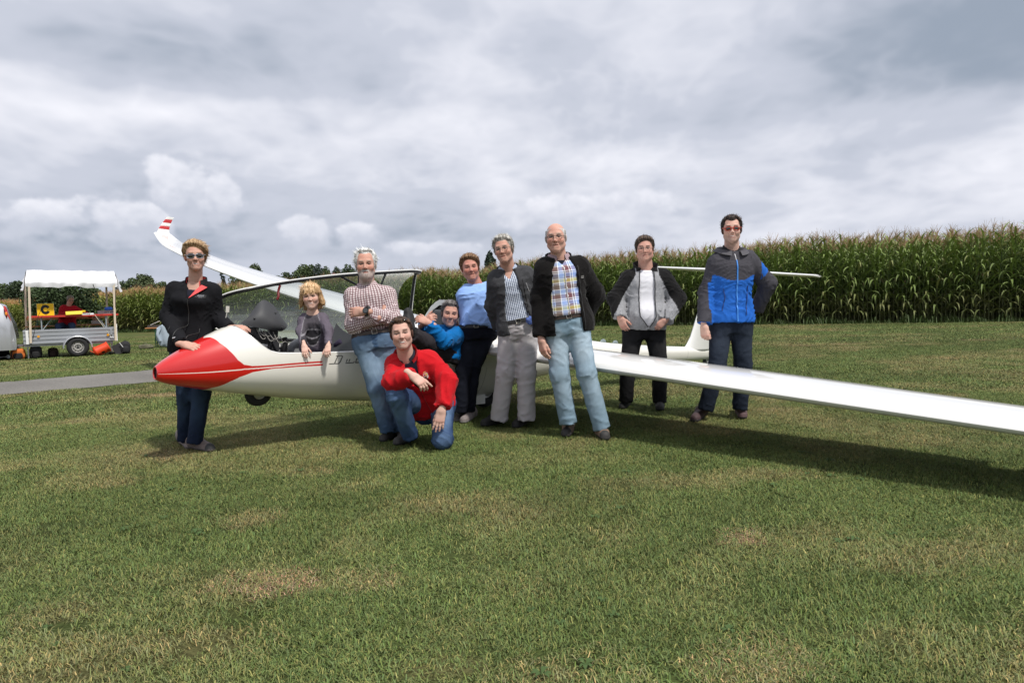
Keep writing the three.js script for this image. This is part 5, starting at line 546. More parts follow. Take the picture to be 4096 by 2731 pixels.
// 1 the woman in the black jacket behind the nose
{
  const J = J3({ head: [-2.483, 1.562, -5.4], neck: [-2.513, 1.358, -5.44], pel: [-2.575, 0.865, -5.46], sa: [-2.698, 1.344, -5.46], sb: [-2.366, 1.319, -5.44], ea: [-2.744, 1.094, -5.44], wa: [-2.497, 0.896, -5.13], eb: [-2.384, 1.083, -5.5], wb: [-2.226, 0.994, -5.37], ka: [-2.666, 0.453, -5.5], kb: [-2.523, 0.465, -5.46], na: [-2.732, 0.099, -5.58], nb: [-2.588, 0.098, -5.44] });
  person('woman with short blond hair and sunglasses in a black jacket, leaning on the red nose', J, { base: V(...[-2.655, 0, -5.572]), skin: TAN, hair: [0.27, 0.165, 0.085], hair2: [0.58, 0.42, 0.25], brow: [0.2, 0.12, 0.07], size: 0.93, jaw: 0.90, smile: 1, open: 0.0065, lip: [0.42, 0.17, 0.14], face: [0.42, -0.03, 0.02], sw: 0.88, limb: 0.9, hipW: 0.085, hairT: 0.028, tuftL: 0.036, lift: 0.3, tufts: 420, wind: V(0.8, 0.4, -0.3), wave: 0.006, seed: 11, part: -0.4, neckR: 0.047, glasses: { lens: 'dark', rx: 0.031, ry: 0.0185, frame: mat([0.33, 0.38, 0.45], 0.3, { metalness: 0.6 }), wrap: 0.3, th: 0.09, y: 0.006, z: 0.1, arm: 0.0032, slant: -0.12 },
    hands: [{ at: VA([-2.475, 0.886, -5.11]), dir: V(1, -0.22, 0.25), back: V(0.1, 0.75, 0.65), thumb: -1, curl: [0.22, 0.22, 0.25, 0.3], thumb2: 0.5, size: 0.95 }, { at: VA([-2.211, 0.994, -5.36]), dir: V(1, 0.0, 0.1), back: V(0, 0.9, 0.45), thumb: 1, curl: [0.3, 0.3, 0.3, 0.35], size: 0.92 }] },
  (out, Fm, J) => {
    pants(out, Fm, J, { sw: 0.92, sc: 0.94, off: 0.008, r: [0.088, 0.064, 0.052], hem: 0.03, color: denim([0.010, 0.017, 0.040], [0.040, 0.072, 0.125], J), seed: 3, waist: 0.04 });
    garment(out, 'shirt', [torso(Fm, { sw: 0.88, off: 0.003, topY: Fm.L * 0.90 })], { mat: plainMat, rgb: [0.018, 0.018, 0.03], amp: 0.002 });
    const op = wedge(0.745, 0.30, 0.012), pr = [torso(Fm, { sw: 0.88, off: 0.018, lo: -0.12, flare: 0.022, bust: 0.035, open: op, hi: 0.985 }), ...sleeves(J, Fm, { off: 0.016, sc: 0.92, r: [0.058, 0.05, 0.036], open: op }), cone(Fm.at(-0.085, Fm.L * 0.97, -0.03), Fm.at(0, Fm.L * 0.98, -0.085), 0.03, 0.036, 0.03), cone(Fm.at(0.085, Fm.L * 0.97, -0.03), Fm.at(0, Fm.L * 0.98, -0.085), 0.03, 0.036, 0.03)];
    const { mesh, f } = garment(out, 'jacket', pr, { mat: shellMat, color: vary([0.0095, 0.0095, 0.0115]), amp: 0.007, joints: [J.ea, J.eb, J.pel], seed: 12 });
    collar(out, 'collar', Fm.at(0, Fm.L * 0.985, -0.01), Fm.U, Fm.F, { r0: 0.083, r1: 0.072, h: 0.066, gap: 0.85, drop: 0.03 }, mat([0.012, 0.012, 0.014], 0.7), mesh);
    collar(out, 'collar_lining', Fm.at(0, Fm.L * 0.985, -0.01), Fm.U, Fm.F, { r0: 0.077, r1: 0.067, h: 0.062, gap: 0.78, drop: 0.03, th: 0.003 }, mat([0.75, 0.075, 0.075], 0.8), mesh);
    const a = front(f, Fm, 0.085, 0.492).addScaledVector(Fm.F, 0.014), b = front(f, Fm, 0.135, 0.478).addScaledVector(Fm.F, 0.01), c = front(f, Fm, 0.030, 0.385).addScaledVector(Fm.F, 0.010), d = front(f, Fm, 0.055, 0.45).addScaledVector(Fm.F, 0.006); const pos = []; for (const p of [a, b, c, d]) pos.push(p.x, p.y, p.z); for (const p of [a, b, c, d]) pos.push(p.x, p.y, p.z - 0.006);
    out.part('lapel', geom(pos, [0, 1, 2, 0, 2, 3, 4, 6, 5, 4, 7, 6, 0, 4, 1, 1, 4, 5, 1, 5, 2, 2, 5, 6, 2, 6, 3, 3, 6, 7]), mat([0.80, 0.085, 0.085], 0.8), mesh);
    seam(out, 'zip', f, Fm, [[0.026, 0.375], [0.018, 0.2], [0.0, -0.05]], 0.0035, zipM, mesh);
    seam(out, 'pocket_edge', f, Fm, [[-0.06, 0.16], [-0.10, 0.03]], 0.003, zipM, mesh); seam(out, 'pocket_edge', f, Fm, [[0.10, 0.15], [0.13, 0.03]], 0.003, zipM, mesh);
    patchOn(out, 'lettering', f, Fm, 0.105, 0.405, 0.07, 0.026, mat([1, 1, 1], 0.8, { map: canvasTex(128, 48, (c2, w, h) => { c2.fillStyle = '#17171a'; c2.fillRect(0, 0, w, h); c2.fillStyle = '#8e9096'; c2.font = 'bold 30px sans-serif'; c2.textAlign = 'center'; c2.fillText('GORE', w / 2, 26); c2.font = '16px sans-serif'; c2.fillText('WEAR', w / 2, 43); }) }), mesh);
    const e = J.wa.clone().lerp(J.ea, 0.2); out.part('reflective_strip', bar(e.clone().add(V(-0.02, 0.0, 0.058)), e.clone().add(V(0.035, 0.012, 0.057)), 0.006, 6), mat([0.5, 0.5, 0.52], 0.3), mesh);
    shoe(out, { heel: VA([-2.716, 0, -5.581]).setY(0.012), toe: VA([-2.402, 0, -5.374]).setY(0.006), ankle: J.nb, col: [0.16, 0.125, 0.115], sole: [0.10, 0.085, 0.08], toeCol: [0.03, 0.03, 0.032], lace: [0.6, 0.57, 0.5], size: 0.95 });
    shoe(out, { heel: VA([-2.97, 0, -5.961]).setY(0.012), toe: VA([-2.632, 0, -5.47]).setY(0.006), ankle: J.na, col: [0.20, 0.165, 0.155], sole: [0.10, 0.085, 0.08], lace: [0.6, 0.57, 0.5], size: 0.95 });
  });
}
// 2 the bearded man with folded arms
const ginghamM = patternMat(canvasTex(256, 256, (c, w) => { c.fillStyle = '#e8dfdf'; c.fillRect(0, 0, w, w); c.fillStyle = 'rgba(92,62,66,0.55)'; for (let i = 0; i < 8; i++) { c.fillRect(i * 32, 0, 17, w); c.fillRect(0, i * 32, w, 17); } }, 1 / 0.146));
{
  const J = J3({ head: [-1.189, 1.472, -5.64], neck: [-1.198, 1.305, -5.68], pel: [-1.135, 0.862, -5.62], sa: [-1.326, 1.257, -5.66], sb: [-1.018, 1.259, -5.66], ea: [-1.297, 0.977, -5.58], wa: [-1.06, 1.034, -5.44], eb: [-0.963, 1.013, -5.58], wb: [-1.158, 1.092, -5.42], ka: [-1.122, 0.452, -5.56], kb: [-1.039, 0.451, -5.64], na: [-1.06, 0.11, -5.6], nb: [-0.983, 0.104, -5.68] });
  J.ha = VA([-1.215, 0.837, -5.6]); J.hb = VA([-1.049, 0.838, -5.62]);
  person('white haired bearded man in a checked shirt and jeans, arms folded', J, { base: V(...[-1.078, 0, -5.734]), skin: [0.54, 0.31, 0.235], hair: [0.55, 0.55, 0.53], hair2: [0.85, 0.85, 0.84], brow: [0.32, 0.25, 0.2], beard: [0.45, 0.42, 0.40], face: [0.13, -0.02, 0.02], smile: 0.25, squint: 0.0045, wrinkle: 1, sw: 1, temple: 0.035, hairT: 0.020, tuftL: 0.035, lift: 0.5, tufts: 420, wind: V(-0.5, 0.7, -0.2), seed: 21, ruddy: 1, hairTable: [[0.125, 0.10], [0.108, 0.062], [0.098, 0.058], [0.068, 0.04], [0.03, 0.034], [0.0, 0.022], [-0.03, 0.006], [-0.055, -0.03], [-0.08, -0.05], [-0.12, -0.09]],
    hands: [{ at: VA([-1.172, 1.089, -5.42]), dir: V(-1, 0.0, -0.35), back: V(-0.2, 0.25, 1), thumb: 1, curl: [0.25, 0.3, 0.3, 0.3], thumb2: 0.3 }, { at: VA([-1.03, 1.062, -5.545]), dir: V(0.15, 0.9, -0.35), back: V(0.1, 0.2, 1), thumb: -1, curl: [0.3, 0.3, 0.3, 0.3], size: 0.85 }] },
  (out, Fm, J) => {
    pants(out, Fm, J, { sw: 1, off: 0.012, r: [0.083, 0.060, 0.050], hem: 0.02, color: denim([0.050, 0.092, 0.165], [0.24, 0.34, 0.45], J), seed: 31, waist: 0.05 });
    belt(out, Fm, 0.044, { off: 0.021, bx: 0.03, h: 0.03 });
    const { mesh, f } = garment(out, 'shirt', [torso(Fm, { sw: 1, off: 0.014, hemY: 0.062, flare: 0.008, hi: 0.97 }), ...sleeves(J, Fm, { off: 0.018, cuff: 0.02 })], { mat: ginghamM, rgb: [1, 1, 1], amp: 0.008, joints: [J.ea, J.eb, J.wa, Fm.at(0, 0.1, 0.1)], seed: 22 });
    collar(out, 'collar', Fm.at(0, Fm.L * 1.0, -0.008), Fm.U, Fm.F, { r0: 0.072, r1: 0.064, h: 0.045, gap: 0.36, drop: 0.018, flap: 0.06, flapOut: 0.034 }, patternMat(ginghamM.map), mesh);
    seam(out, 'button_placket', f, Fm, [[0.0, 0.43], [0.0, 0.27]], 0.002, mat([0.3, 0.24, 0.25], 0.9), mesh);
    const w = VA([-1.151, 1.096, -5.42]), d = J.wb.clone().sub(J.eb).normalize(), q = new THREE.Quaternion().setFromUnitVectors(V(0, 0, 1), V(-0.1, 0.15, 1).normalize());
    const band = out.part('wrist_watch', merge([new THREE.TorusGeometry(0.036, 0.010, 8, 20).applyQuaternion(new THREE.Quaternion().setFromUnitVectors(V(0, 0, 1), d)).translate(w.x, w.y, w.z), new THREE.CylinderGeometry(0.024, 0.024, 0.014, 20).rotateX(Math.PI / 2).applyQuaternion(q).translate(w.x, w.y + 0.004, w.z + 0.04)]), BLK); out.part('watch_face', new THREE.CylinderGeometry(0.018, 0.018, 0.003, 18).rotateX(Math.PI / 2).applyQuaternion(q).translate(w.x, w.y + 0.005, w.z + 0.048), mat([0.06, 0.07, 0.075], 0.15), band);
    shoe(out, { heel: VA([-1.038, 0, -5.803]).setY(0.012), toe: VA([-1.096, 0, -5.556]).setY(0.006), ankle: J.na, col: [0.035, 0.032, 0.03], size: 1.02, lace: [0.06, 0.06, 0.06] });
    shoe(out, { heel: VA([-0.966, 0, -5.869]).setY(0.012), toe: VA([-0.928, 0, -5.497]).setY(0.006), ankle: J.nb, col: [0.035, 0.032, 0.03], size: 1.02 });
  });
}
// 3 the child in the front cockpit
{
  const J = J3({ head: [-1.672, 1.225, -5.7], neck: [-1.675, 1.101, -5.74], pel: [-1.697, 0.798, -5.82], sa: [-1.744, 1.063, -5.72], sb: [-1.592, 1.069, -5.74], ea: [-1.75, 0.945, -5.64], wa: [-1.691, 0.843, -5.5], eb: [-1.528, 0.948, -5.66], wb: [-1.506, 0.83, -5.56] });
  const hc = [0.40, 0.235, 0.09];
  person('small child with blond hair standing in the front cockpit, both hands on its rim', J, { base: VA([-1.694, 0.743, -5.8]), skin: KID, hair: [0.48, 0.30, 0.15], hair2: [0.80, 0.58, 0.36], brow: [0.4, 0.25, 0.13], size: 0.86, jaw: 0.82, nose: 0.72, smile: 0.9, open: 0.0075, squint: 0.0055, face: [0.14, -0.05, 0.06], sw: 0.60, limb: 0.66, hipW: 0.05, fat: 0.5, ruddy: 0.9, neckR: 0.040, hairT: 0.022, tufts: 460, tuftL: 0.045, lift: 0.2, wind: V(-0.3, 0.2, 0), overEar: false, seed: 31, nape: -0.11, wave: 0.006,
    hairTable: [[0.125, 0.13], [0.098, 0.104], [0.085, 0.100], [0.050, 0.094], [0.036, 0.090], [0.03, 0.05], [0.0, 0.02], [-0.03, 0.004], [-0.055, -0.01], [-0.08, -0.02], [-0.12, -0.02]],
    extraHair: [cone(V(-0.078, 0.03, -0.02), V(-0.112, -0.075, -0.012), 0.03, 0.022, 0.03), cone(V(0.078, 0.03, -0.02), V(0.105, -0.07, -0.01), 0.03, 0.026, 0.03), cone(V(-0.05, 0.0, -0.07), V(-0.06, -0.1, -0.06), 0.04, 0.03, 0.03), cone(V(0.05, 0, -0.07), V(0.06, -0.1, -0.06), 0.04, 0.03, 0.03), cone(V(-0.03, 0.07, 0.07), V(-0.03, 0.042, 0.088), 0.022, 0.012, 0.02), cone(V(0.02, 0.07, 0.07), V(0.015, 0.045, 0.090), 0.022, 0.012, 0.02)],
    hands: [{ at: VA([-1.682, 0.833, -5.48]), dir: V(0.25, -0.85, 0.55), back: V(0.05, 0.5, 0.8), thumb: -1, curl: [0.35, 0.3, 0.3, 0.35], size: 0.66, spread: 0.16 }, { at: VA([-1.501, 0.824, -5.54]), dir: V(0.0, -0.75, 0.6), back: V(-0.05, 0.6, 0.8), thumb: 1, curl: [0.5, 0.5, 0.5, 0.5], size: 0.66, spread: 0.1 }] },
  (out, Fm, J) => {
    const tz = (x, y, z) => { const [a, b, q] = Fm.to(x, y, z), v = 1 + 0.1 * fbm(x * 30, y * 30, z * 30, 3); const e = (a / 0.072) ** 2 + ((b - Fm.L * 0.62) / (Fm.L * 0.46)) ** 2, dark = e < 1 && q > 0 && Math.abs(a) < 0.075, rim = Math.abs(e - 1) < 0.07 && q > 0 || (dark && Math.abs(b - Fm.L * (0.60 - 6 * a * a)) < 0.006) || (dark && Math.abs(b - Fm.L * (0.36 + 18 * a * a)) < 0.005); const c = rim ? [0.22, 0.21, 0.23] : dark ? lerp3([0.075, 0.068, 0.08], [0.022, 0.021, 0.024], smooth(0.75, 0.35, b / Fm.L)) : [0.115, 0.098, 0.125]; return c.map((k) => k * v); };
    garment(out, 'shirt', [torso(Fm, { sw: 0.62, off: 0.012, hemY: -0.02, hi: 0.93, flare: 0.012, belly: 0.03 }), ...sleeves(J, Fm, { off: 0.009, sc: 0.64, cuff: -0.005 })], { mat: plainMat, color: tz, amp: 0.004, joints: [J.ea, J.eb], seed: 33, h: 0.007, folds: folds(14, 26, 14, 3) });
    garment(out, 'jeans', [torso(Fm, { sw: 0.64, off: 0.008, lo: -0.5, topY: 0.02, hi: 1 }), cone(Fm.at(-0.05, -0.02, 0), Fm.at(-0.05, -0.22, 0.02), 0.06, 0.05), cone(Fm.at(0.05, -0.02, 0), Fm.at(0.05, -0.22, 0.02), 0.06, 0.05)], { mat: denimMat, color: vary([0.022, 0.045, 0.105]), amp: 0.004, seed: 2 });
  });
}
function lerp3(a, b, t) { return [lerp(a[0], b[0], t), lerp(a[1], b[1], t), lerp(a[2], b[2], t)]; }
// 4 the kneeling man in the red fleece
{
  const J = J3({ head: [-0.84, 0.913, -5.17], neck: [-0.828, 0.733, -5.26], pel: [-0.671, 0.311, -5.52], sa: [-0.934, 0.694, -5.28], sb: [-0.654, 0.721, -5.3], ea: [-0.905, 0.553, -5.1], wa: [-0.751, 0.614, -4.98], eb: [-0.509, 0.548, -5.22], wb: [-0.539, 0.36, -5.08], ka: [-0.883, 0.454, -5.1], kb: [-0.565, 0.084, -5.24], na: [-0.832, 0.102, -5.33], nb: [-0.574, -0.015, -5.66] });
  J.ha = VA([-0.775, 0.317, -5.5]); J.hb = VA([-0.582, 0.329, -5.5]);
  person('kneeling dark haired man in a red fleece jacket and blue jeans, smiling', J, { base: V(...[-0.721, 0, -5.349]), skin: FAIR, hair: [0.035, 0.019, 0.012], hair2: [0.12, 0.07, 0.045], face: [0.13, 0.02, 0.12], smile: 1.1, open: 0.0095, squint: 0.0042, size: 1.0, fat: 0.3, sw: 1.04, temple: 0.03, hairT: 0.016, tufts: 200, tuftL: 0.026, lift: 0.12, wind: V(0.4, 0.1, -0.4), seed: 41, stubble: 0.12, peak: 0.0, ruddy: 0.8,
    glasses: { lens: 'dark', rx: 0.027, ry: 0.015, frame: BLK, up: 0.032, back: -0.012, tilt: -0.95, y: 0.004, z: 0.102 },
    hands: [{ at: VA([-0.738, 0.613, -4.96]), dir: V(0.85, -0.62, 0.25), back: V(0.25, 0.6, 0.75), thumb: -1, curl: [0.18, 0.55, 0.6, 0.6], thumb2: 0.4, spread: 0.16 }, { at: VA([-0.541, 0.344, -5.06]), dir: V(-0.22, -0.95, 0.2), back: V(0.05, 0.25, 0.95), thumb: 1, curl: [0.12, 0.12, 0.12, 0.14], spread: 0.16, thumb2: 0.3 }] },
  (out, Fm, J) => {
    pants(out, Fm, J, { sw: 1.02, off: 0.014, r: [0.086, 0.063, 0.050], hem: 0.015, color: denim([0.030, 0.060, 0.140], [0.15, 0.235, 0.37], J), seed: 43, waist: 0.03, amp: 0.009 });
    garment(out, 'polo_shirt', [torso(Fm, { sw: 1.02, off: 0.004, hi: 0.955 })], { mat: plainMat, rgb: [0.010, 0.010, 0.02], amp: 0.002 });
    const op = (a, v) => (v - 0.52) * 0.20 - Math.abs(a - 0.006), pr = [torso(Fm, { sw: 1.04, off: 0.022, lo: -0.04, hi: 0.975, open: op, belly: 0.03, flare: 0.01 }), ...sleeves(J, Fm, { off: 0.022, r: [0.064, 0.056, 0.040], cuff: -0.006, open: op })];
    const { mesh, f } = garment(out, 'fleece_jacket', pr, { mat: fleeceMat, color: vary([0.52, 0.010, 0.016], 0.1), amp: 0.011, joints: [J.ea, J.eb, J.wb, J.pel], seed: 44, folds: folds(6.5, 11, 6.5, 44) });
    const rd = mat([0.50, 0.010, 0.016], 0.95); collar(out, 'collar', Fm.at(0, Fm.L * 0.985, -0.012), Fm.U, Fm.F, { r0: 0.088, r1: 0.088, h: 0.062, gap: 0.5, drop: 0.055, th: 0.009 }, rd, mesh); collar(out, 'polo_collar', Fm.at(0, Fm.L * 0.995, -0.006), Fm.U, Fm.F, { r0: 0.07, r1: 0.064, h: 0.04, gap: 0.36, drop: 0.02, flap: 0.05, flapOut: 0.022 }, mat([0.012, 0.012, 0.024], 0.9), mesh);
    buttons(out, f, Fm, [[0.004, Fm.L * 0.80]]);
    for (const s of ['a', 'b']) { const W = J['w' + s], d = W.clone().sub(J['e' + s]).normalize(); out.part('cuff', new THREE.TorusGeometry(0.043, 0.010, 8, 24).applyQuaternion(new THREE.Quaternion().setFromUnitVectors(V(0, 0, 1), d)).translate(W.x, W.y, W.z), rd, mesh); }
    seam(out, 'zip', f, Fm, [[0.008, Fm.L * 0.6], [0.015, 0.02]], 0.0035, mat([0.30, 0.008, 0.012], 0.7), mesh);
    const crest = canvasTex(96, 128, (c, w, h) => { c.fillStyle = '#bd1420'; c.fillRect(0, 0, w, h); c.fillStyle = '#c9a96a'; c.fillRect(30, 6, 36, 8); for (const x of [30, 42, 54]) c.fillRect(x + 3, 0, 6, 8); c.fillStyle = '#d9cfc4'; c.beginPath(); c.moveTo(16, 24); c.lineTo(80, 24); c.lineTo(78, 84); c.quadraticCurveTo(48, 124, 18, 84); c.closePath(); c.fill(); c.fillStyle = '#b02a2a'; c.fillRect(24, 32, 22, 26); c.fillStyle = '#d8b23c'; c.fillRect(48, 34, 24, 22); c.fillStyle = '#5a2730'; c.fillRect(26, 62, 44, 8); c.fillRect(34, 76, 30, 6); c.fillStyle = '#c56a5a'; c.fillRect(48, 60, 8, 30); });
    patchOn(out, 'emblem', f, Fm, 0.105, Fm.L * 0.72, 0.052, 0.07, mat([1, 1, 1], 0.85, { map: crest }), mesh);
    shoe(out, { heel: VA([-0.826, 0, -5.605]).setY(0.02), toe: VA([-0.965, 0, -5.4]).setY(0.006), ankle: J.na, col: [0.045, 0.043, 0.042], size: 1.02, lace: [0.07, 0.07, 0.07] });
    shoe(out, { heel: J.nb.clone().add(V(0.02, 0.03, -0.16)), toe: J.nb.clone().add(V(0.01, -0.06, -0.17)).setY(0.012), ankle: J.nb.clone().add(V(0.0, 0.02, -0.05)), col: [0.045, 0.043, 0.042], up: V(0, 0.3, 1) });
  });
}
// 5 the man lying in the rear cockpit
{
  const J = J3({ head: [-0.581, 1.034, -6.48], neck: [-0.559, 0.906, -6.56], pel: [-0.639, 0.643, -6.5], sa: [-0.665, 0.889, -6.52], sb: [-0.493, 0.867, -6.44], ea: [-0.767, 0.882, -6.46], wa: [-0.816, 0.964, -6.28], eb: [-0.622, 0.796, -6.22], wb: [-0.755, 0.957, -6.18], ka: [-0.879, 0.788, -6.28], kb: [-0.783, 0.792, -6.16], na: [-0.968, 0.92, -6.06], nb: [-0.882, 0.873, -6.02] });
  J.neck = J.pel.clone().add(J.neck.clone().sub(J.pel)); J.ha = VA([-0.713, 0.678, -6.5]); J.hb = VA([-0.669, 0.668, -6.4]);
  person('grey haired man in a bright blue jacket lying back in the rear cockpit, hands clasped', J, { base: VA([-0.674, 0.704, -6.3]), skin: [0.54, 0.31, 0.24], hair: [0.075, 0.066, 0.062], hair2: [0.26, 0.24, 0.23], brow: [0.06, 0.045, 0.04], face: [0.14, -0.05, -0.14], smile: 1, open: 0.006, squint: 0.0042, fat: 0.4, sw: 0.95, hairT: 0.017, tufts: 360, tuftL: 0.028, lift: 0.3, seed: 51, wave: 0.006, temple: 0.02, stubble: 0.15,
    glasses: { lens: 'dark', rx: 0.026, ry: 0.019, frame: BLK, up: 0.034, back: -0.012, tilt: -0.9, y: 0.004, z: 0.102 },
    hands: [{ at: VA([-0.805, 0.96, -6.26]), dir: V(0.75, 0.55, 0.4), back: V(-0.5, 0.2, 0.85), thumb: -1, curl: [0.75, 0.75, 0.75, 0.75], spread: 0.16 }, { at: VA([-0.75, 0.965, -6.17]), dir: V(-0.9, 0.42, 0.05), back: V(0.3, 0.5, 0.8), thumb: 1, curl: [0.55, 0.6, 0.6, 0.65], spread: 0.2 }] },
  (out, Fm, J) => {
    const blue = [0.004, 0.135, 0.40];
    const pr = [torso(Fm, { sw: 0.98, off: 0.02, lo: -0.1, hi: 0.98 }), ...sleeves(J, Fm, { off: 0.02, r: [0.06, 0.054, 0.038] })];
    const { mesh } = garment(out, 'jacket', pr, { mat: fleeceMat, color: vary(blue, 0.15), amp: 0.009, joints: [J.ea, J.eb, J.wb], seed: 54 });
    collar(out, 'collar', J.neck.clone().addScaledVector(Fm.U, -0.015), Fm.U, Fm.F, { r0: 0.082, r1: 0.08, h: 0.06, gap: 0.5, drop: 0.03, th: 0.008 }, mat([0.012, 0.045, 0.16], 0.9), mesh);
    garment(out, 'trousers', [torso(Fm, { sw: 1, off: 0.014, lo: -0.22, hi: 0.3, topY: 0.05 }), ...legs(J, Fm, { off: 0.014, hem: 0.0, r: [0.085, 0.066, 0.054] })], { mat: shellMat, color: vary([0.030, 0.027, 0.031]), amp: 0.008, joints: [J.ka, J.kb], seed: 55 });
    for (const [h, t, s, an] of [[[-0.858, 0.936, -5.95], [-0.889, 1.104, -6.02], 1.08, J.nb], [[-0.967, 0.976, -6.02], [-1.013, 1.065, -6.06], 1.0, J.na]]) shoe(out, { heel: VA(h), toe: VA(t), ankle: an, col: [0.02, 0.02, 0.021], sole: [0.018, 0.018, 0.019], size: s, up: V(-0.85, 0.15, -0.5) });
  });
}
// 6 the man in the light blue T-shirt
{
  const J = J3({ head: [-0.376, 1.466, -6.48], neck: [-0.33, 1.318, -6.54], pel: [-0.318, 0.876, -6.5], sa: [-0.413, 1.269, -6.5], sb: [-0.19, 1.299, -6.6], ea: [-0.403, 1.098, -6.72], wa: [-0.343, 0.921, -6.8], eb: [-0.146, 1.111, -6.8], wb: [-0.197, 0.902, -6.86], ka: [-0.468, 0.493, -6.44], kb: [-0.387, 0.497, -6.54], na: [-0.516, 0.13, -6.42], nb: [-0.444, 0.12, -6.52] });
  J.ha = VA([-0.407, 0.837, -6.5]); J.hb = VA([-0.257, 0.831, -6.52]);
  person('man in a light blue T-shirt and dark jeans leaning back against the glider', J, { base: V(...[-0.484, 0, -6.487]), skin: [0.53, 0.27, 0.21], hair: [0.12, 0.062, 0.030], hair2: [0.30, 0.19, 0.11], face: [0.12, -0.03, 0.10], smile: 0.8, open: 0.004, squint: 0.0042, fat: 0.5, sw: 1.02, hairT: 0.024, tufts: 260, tuftL: 0.03, lift: 0.3, seed: 61, ruddy: 1.2, part: -0.25, wind: V(0.4, 0.4, -0.3), wrinkle: 1 },
  (out, Fm, J) => {
    pants(out, Fm, J, { sw: 1.02, off: 0.012, r: [0.085, 0.060, 0.056], hem: 0.03, color: denim([0.006, 0.007, 0.013], [0.014, 0.017, 0.028], J), seed: 63, waist: 0.05, amp: 0.008 });
    belt(out, Fm, 0.035, { sw: 1.02, off: 0.02, m: BLK, bx: -0.07 });
    const { mesh, f } = garment(out, 't_shirt', [torso(Fm, { sw: 1.06, off: 0.014, hemY: (a) => 0.045 - 0.42 * Math.max(0, a) , hi: 0.965, belly: 0.05 }), ...sleeves(J, Fm, { off: 0.02, short: 0.85, r: [0.06, 0.055, 0.04] })], { mat: plainMat, color: vary([0.27, 0.43, 0.80], 0.06), amp: 0.008, joints: [Fm.at(-0.05, 0.1, 0.1), Fm.at(0.1, 0.02, 0.1), Fm.at(-0.1, 0.2, 0.1)], seed: 64, folds: folds(6, 13, 6, 64) });
    const mk = mat([0.02, 0.04, 0.13], 0.8); seam(out, 'print', f, Fm, [[0.045, 0.335], [0.075, 0.375], [0.088, 0.36], [0.105, 0.385], [0.14, 0.335], [0.045, 0.335]], 0.002, mk, mesh); seam(out, 'print', f, Fm, [[0.05, 0.328], [0.145, 0.328]], 0.0025, mk, mesh);
    collar(out, 'neckband', Fm.at(0, Fm.L * 0.955, -0.008), Fm.U, Fm.F, { r0: 0.072, r1: 0.068, h: 0.016, gap: 0, drop: 0.022 }, mat([0.27, 0.43, 0.80], 0.9), mesh);
    shoe(out, { heel: VA([-0.485, 0, -6.817]).setY(0.012), toe: VA([-0.561, 0, -6.404]).setY(0.006), ankle: J.na, col: [0.15, 0.13, 0.13], sole: [0.2, 0.19, 0.18], lace: [0.45, 0.42, 0.42] }); shoe(out, { heel: VA([-0.396, 0, -6.722]).setY(0.012), toe: VA([-0.492, 0, -6.3]).setY(0.006), ankle: J.nb, col: [0.20, 0.17, 0.165], sole: [0.2, 0.19, 0.18], lace: [0.45, 0.30, 0.30] });
  });
}
